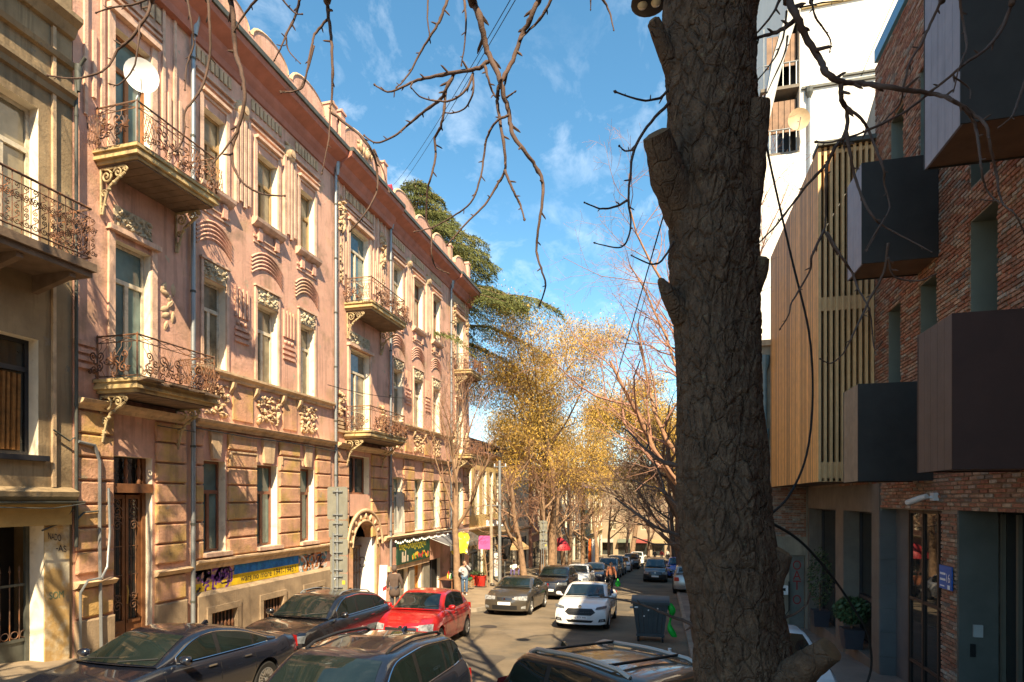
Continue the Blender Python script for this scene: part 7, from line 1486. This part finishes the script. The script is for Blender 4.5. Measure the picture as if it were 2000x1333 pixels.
    for k, (s, d, zz, w) in enumerate(((30.2, .95, 0, .35), (31.1, 1.0, 0, .42), (31.8, 1.1, 0, .3))):
        B = thing('produce_crate', ['crate of yellow fruit at the left of the market table', 'crate of white boxes in the middle of the market table', 'crate of greens at the right of the market table'][k], 'crate', FL(s, z+.12, d+.55)); mb = MB(); 
        for j in range(3): fbox(mb, FL, s-w, s+w, z+.1+j*.13, z+.2+j*.13, d+.78, d+.8)
        mb.build('crate_side', M('crate_wood', (.42, .28, .14), .8, .2, 4, .2), B); rg = np.random.default_rng(k); q = MB()
        for j in range(18): a = FL(s+rg.uniform(-w*.8, w*.8), z+.5+rg.uniform(0, .08), d+rg.uniform(.56, .76)); q.lathe([(0, -.06), (.05, -.03), (.06, 0), (.05, .03), (0, .06)], 7, a)
        o = q.build('produce', [cl[2], cl[1], cl[0]][k], B, 50); o['kind'] = 'stuff'
    # red awning, orange and white banners farther on
    T = thing('red_awning', 'small red umbrella-shaped awning between the left tree trunks', 'awning', at(1094, 1068, 55)); c = at(1094, 1068, 55); rows = [[(c.x+q*math.cos(a*.524), c.y+q*math.sin(a*.524), c.z+.9-dz) for a in range(12)] for q, dz in ((.03, 0), (.5, .3), (.95, .9), (1.0, 1.2))]; mb = MB(); mb.grid(rows, True); mb.build('canopy', m_red, T, 40); mb = MB(); mb.tube([(c.x, c.y, gz(c.y)), (c.x, c.y, c.z+.8)], .03, 6); mb.build('pole', m_zinc, T)
    for lb, px, m in (('tall orange banner among the left tree trunks', 1152, M('banner_orange', (.65, .12, .01), .7, .1, 3, 0)), ('tall white banner right of the orange banner', 1159, m_white)):
        c = at(px, 1085, 66); T = thing('feather_banner', lb, 'banner', (c.x, c.y, gz(c.y)+.14)); mb = MB(); n = 8; rows = [[(c.x+(-.2+.4*k/3)*(1-.4*f), c.y+.04*math.sin(k+j), gz(c.y)+.5+2.7*f) for k in range(4)] for j, f in enumerate(np.linspace(0, 1, n))]; mb.grid(rows); mb.build('cloth', m, T, 180); mb = MB(); mb.tube([(c.x-.22, c.y, gz(c.y)), (c.x-.2, c.y, gz(c.y)+3.3)], .02, 6); mb.build('staff', m_zinc, T)
misc_left()
# ------------------------------------------------------------------ people
def skin(name, nodes, edges, mat, parent, root=0, sub=2):
    me = bpy.data.meshes.new(name); me.from_pydata([n[0] for n in nodes], edges, []); me.materials.append(mat); o = bpy.data.objects.new(name, me); link(o, parent); ORG[o.name] = None
    m = o.modifiers.new('skin', 'SKIN'); m.use_smooth_shade = True
    if not me.skin_vertices:
        bm = bmesh.new(); bm.from_mesh(me); bm.verts.layers.skin.verify(); bm.to_mesh(me); bm.free()
    for i, n in enumerate(nodes):
        sv = me.skin_vertices[0].data[i]; sv.radius = n[1] if isinstance(n[1], tuple) else (n[1], n[1]); sv.use_root = (i == root)
    s = o.modifiers.new('subdivision', 'SUBSURF'); s.levels = s.render_levels = sub; return o
def chain(nodes, edges, pts, start=None):
    prev = start
    for p, r in pts:
        nodes.append((p, r)); i = len(nodes)-1
        if prev is not None: edges.append((prev, i))
        prev = i
    return prev
m_skin = M('skin', (.42, .24, .16), .6, .1, 5, 0); m_hair = M('hair', (.05, .03, .02), .7, .2, 8, .2)
def person(label, loc, heading, h=1.72, top=(.3, .3, .3), legs=(.1, .12, .2), arms=None, seat=False, hood=False, coat=False, hair=None, stride=0):
    k = h/1.75; T = thing('person', label, 'person', loc, 0); T.rotation_euler = (0, 0, R(heading)); ORG[T.name] = None
    S = lambda x, y, z: (x*k, y*k, z*k); dz = -.42 if seat else 0
    arms = arms or {1: ((.27, .0, 1.15), (.29, .08, .9)), -1: ((-.27, .0, 1.15), (-.29, .08, .9))}
    def legp(s):
        if seat: return (s*.10, 0, .92), (s*.13, .42, .94), (s*.13, .42, .52), (s*.13, .56, .47)
        f = stride*s; return (s*.09, 0, .92), (s*.10, .04+f*.12, .50), (s*.10, -.02+f*.25, .09), (s*.11, .13+f*.25, .045)
    N, E = [], []
    chain(N, E, [(S(0, 0, .98+dz), .13*k), (S(0, 0, 1.15+dz), .12*k), (S(0, 0, 1.35+dz), .135*k), (S(0, 0, 1.47+dz), .07*k), (S(0, .01, 1.54+dz), .055*k), (S(0, .025, 1.60+dz), (.078*k, .088*k)), (S(0, .02, 1.68+dz), (.075*k, .09*k)), (S(0, .01, 1.745+dz), .045*k)])
    for s in (1, -1):
        e, w = arms[s]; e = (e[0], e[1], e[2]+dz); w = (w[0], w[1], w[2]+dz); d = Vector(w)-Vector(e); d.normalize(); wv = Vector(w)
        i = chain(N, E, [(S(s*.175, 0, 1.42+dz), .06*k), (S(*e), .043*k), (S(*w), .028*k), (S(*(wv+d*.06)), (.04*k, .02*k))], 2); sd = d.orthogonal().normalized()
        for f in range(4): b = wv+d*.09+sd*(f-1.5)*.02; chain(N, E, [(S(*b), .010*k), (S(*(b+d*(.04+.008*(1.5-abs(f-1.5))))), .008*k)], i)
        b = wv+d*.04+sd*.04; chain(N, E, [(S(*b), .011*k), (S(*(b+d*.035+sd*.02)), .009*k)], i)
        q = legp(s); q = [(a[0], a[1], a[2]+dz) for a in q]; chain(N, E, [(S(*q[0]), .085*k), (S(*q[1]), .055*k), (S(*q[2]), .038*k), (S(*q[3]), .03*k)], 0)
    b = skin('body', N, E, m_skin, T, 0, 2)
    tm = M('cloth_%d_%d_%d' % tuple(int(c*99) for c in top), top, .9, .15, 8, .3, 20); lm = M('cloth_%d_%d_%d' % tuple(int(c*99) for c in legs), legs, .9, .15, 8, .3, 20)
    N, E = [], []; low = .55 if coat else .86
    chain(N, E, [(S(0, 0, low+dz), (.27*k, .22*k) if coat else (.17*k, .145*k)), (S(0, 0, 1.1+dz), (.18*k, .15*k)), (S(0, 0, 1.32+dz), (.20*k, .155*k)), (S(0, 0, 1.46+dz), .095*k)])
    for s in (1, -1):
        e, w = arms[s]; e = (e[0], e[1], e[2]+dz); w = (w[0], w[1], w[2]+dz); chain(N, E, [(S(s*.18, 0, 1.40+dz), .085*k), (S(*e), .064*k), (S(*w), .05*k)], 2)
    skin('hooded_coat' if hood else 'jacket', N, E, tm, T, 1, 2)
    N, E = [], []; chain(N, E, [(S(0, 0, .96+dz), (.15*k, .13*k))])
    for s in (1, -1): q = [(a[0], a[1], a[2]+dz) for a in legp(s)]; chain(N, E, [(S(*q[0]), .10*k), (S(*q[1]), .074*k), (S(q[2][0], q[2][1], q[2][2]+.03), .062*k)], 0)
    skin('trousers', N, E, lm, T, 0, 2)
    for s in (1, -1):
        q = [(a[0], a[1], a[2]+dz) for a in legp(s)]; N, E = [], []; chain(N, E, [(S(q[2][0], q[2][1]-.03, q[2][2]-.03), .05*k), (S(q[2][0], q[2][1]+.06, q[2][2]-.045), .045*k), (S(q[3][0], q[3][1]+.02, q[3][2]), .04*k)]); skin('shoe', N, E, M('shoe_pale', (.5, .5, .5), .7, .1, 4, 0) if not coat else m_black, T, 0, 1)
    zc = 1.675+dz; mb = MB(); rr_ = 1.25 if hood else 1.0; rows = []
    for i in range(8):
        a = math.pi*i/9; rows.append([S((.088*rr_)*math.sin(a)*math.cos(p*.628), -.012+(.100*rr_)*math.sin(a)*math.sin(p*.628)-(.03 if hood else .015)*(1-math.cos(a)), zc+(.105*rr_)*math.cos(a)) for p in range(10)])
    keep = rows if hood else rows[:5]; mb.grid(keep, True); mb.build('hood' if hood else 'hair', tm if hood else (hair or m_hair), T, 180, False)
    mb = MB(); mb.tube([S(0, .105, 1.655+dz), S(0, .13, 1.625+dz)], .012*k, 5)
    for s in (1, -1): mb.tube([S(s*.082, 0, 1.62+dz), S(s*.088, -.005, 1.66+dz)], .014*k, 5)
    mb.build('nose_and_ears', m_skin, b, 60, False)
    mb = MB(); [mb.box(s*.03*k-.012, s*.03*k+.012, .098*k, .106*k, (1.662+dz)*k, (1.672+dz)*k) for s in (1, -1)]; mb.box(-.022*k, .022*k, .098*k, .104*k, (1.59+dz)*k, (1.597+dz)*k); mb.build('eyes_and_mouth', m_hair, b, None, False)
    return T
p = Vector((-9.9, 28.4, gz(28.4)+.14)); person('man in grey jacket and jeans raising a phone to his face', p, 180+12, 1.76, (.34, .35, .38), (.07, .12, .20), {1: ((.27, .14, 1.2), (.10, .26, 1.22)), -1: ((-.30, .16, 1.3), (-.12, .20, 1.55))})
person('hooded person in brown coat seen from behind by the archway', (-10.15, 20.9, gz(20.9)+.14), 10, 1.78, (.09, .062, .05), (.05, .05, .06), hood=True, coat=True)
person('walker in orange jacket carrying a green bag between the cars', (-3.25, 36.6, gz(36.6)), -160, 1.72, (.27, .10, .05), (.03, .03, .035), None, stride=.6)
c0 = Vector((-3.25, 36.6, gz(36.6))); mb = MB(); mb.lathe([(0, 0), (.13, .03), (.17, .16), (.13, .3), (.04, .4), (.02, .5)], 12, (c0.x+.42, c0.y-.1, c0.z+.25)); tag(mb.build('carrier_bag', M('green_plastic', (.01, .42, .04), .35), None, 60), 'green carrier bag held by the walker in orange', 'bag')
for lb, px, tp, yy in (('seated person in white top under the tan umbrella', 1000, (.7, .68, .64), 44.6), ('seated person in beige top under the tan umbrella', 1014, (.4, .33, .26), 44.9)):
    c = at(px, 1115, 45.5); z = gz(yy)+.14
    S_ = thing('chair', 'cafe chair under '+('the person in white' if px == 1000 else 'the person in beige'), 'chair', (c.x, yy, z)); mb = MB(); mb.box(c.x-.22, c.x+.22, yy-.22, yy+.22, z+.42, z+.46); mb.build('seat', m_wood_door, S_); mb = MB(); mb.box(c.x-.22, c.x+.22, yy+.2, yy+.23, z+.461, z+.9); mb.build('backrest', m_wood_door, S_)
    for a in (-.2, .2):
        for b in (-.2, .2): mb = MB(); mb.tube([(c.x+a, yy+b, z), (c.x+a, yy+b, z+.42)], .015, 5); mb.build('leg', m_zinc, S_)
    person(lb, (c.x, yy, z), 180, 1.68, tp, (.1, .08, .2), {1: ((.26, .12, 1.16), (.14, .34, 1.12)), -1: ((-.26, .12, 1.16), (-.14, .34, 1.12))}, seat=True)
for lb, x, y, tp in (('far pedestrian in dark coat near the street end', -1.6, 92, (.04, .04, .05)), ('far pedestrian in red top near the street end', -.6, 96, (.4, .05, .05)), ('far pedestrian in pale top near the street end', .3, 100, (.5, .48, .42))): person(lb, (x, y, gz(y)), 170, 1.72, tp, (.05, .05, .07), stride=.4)
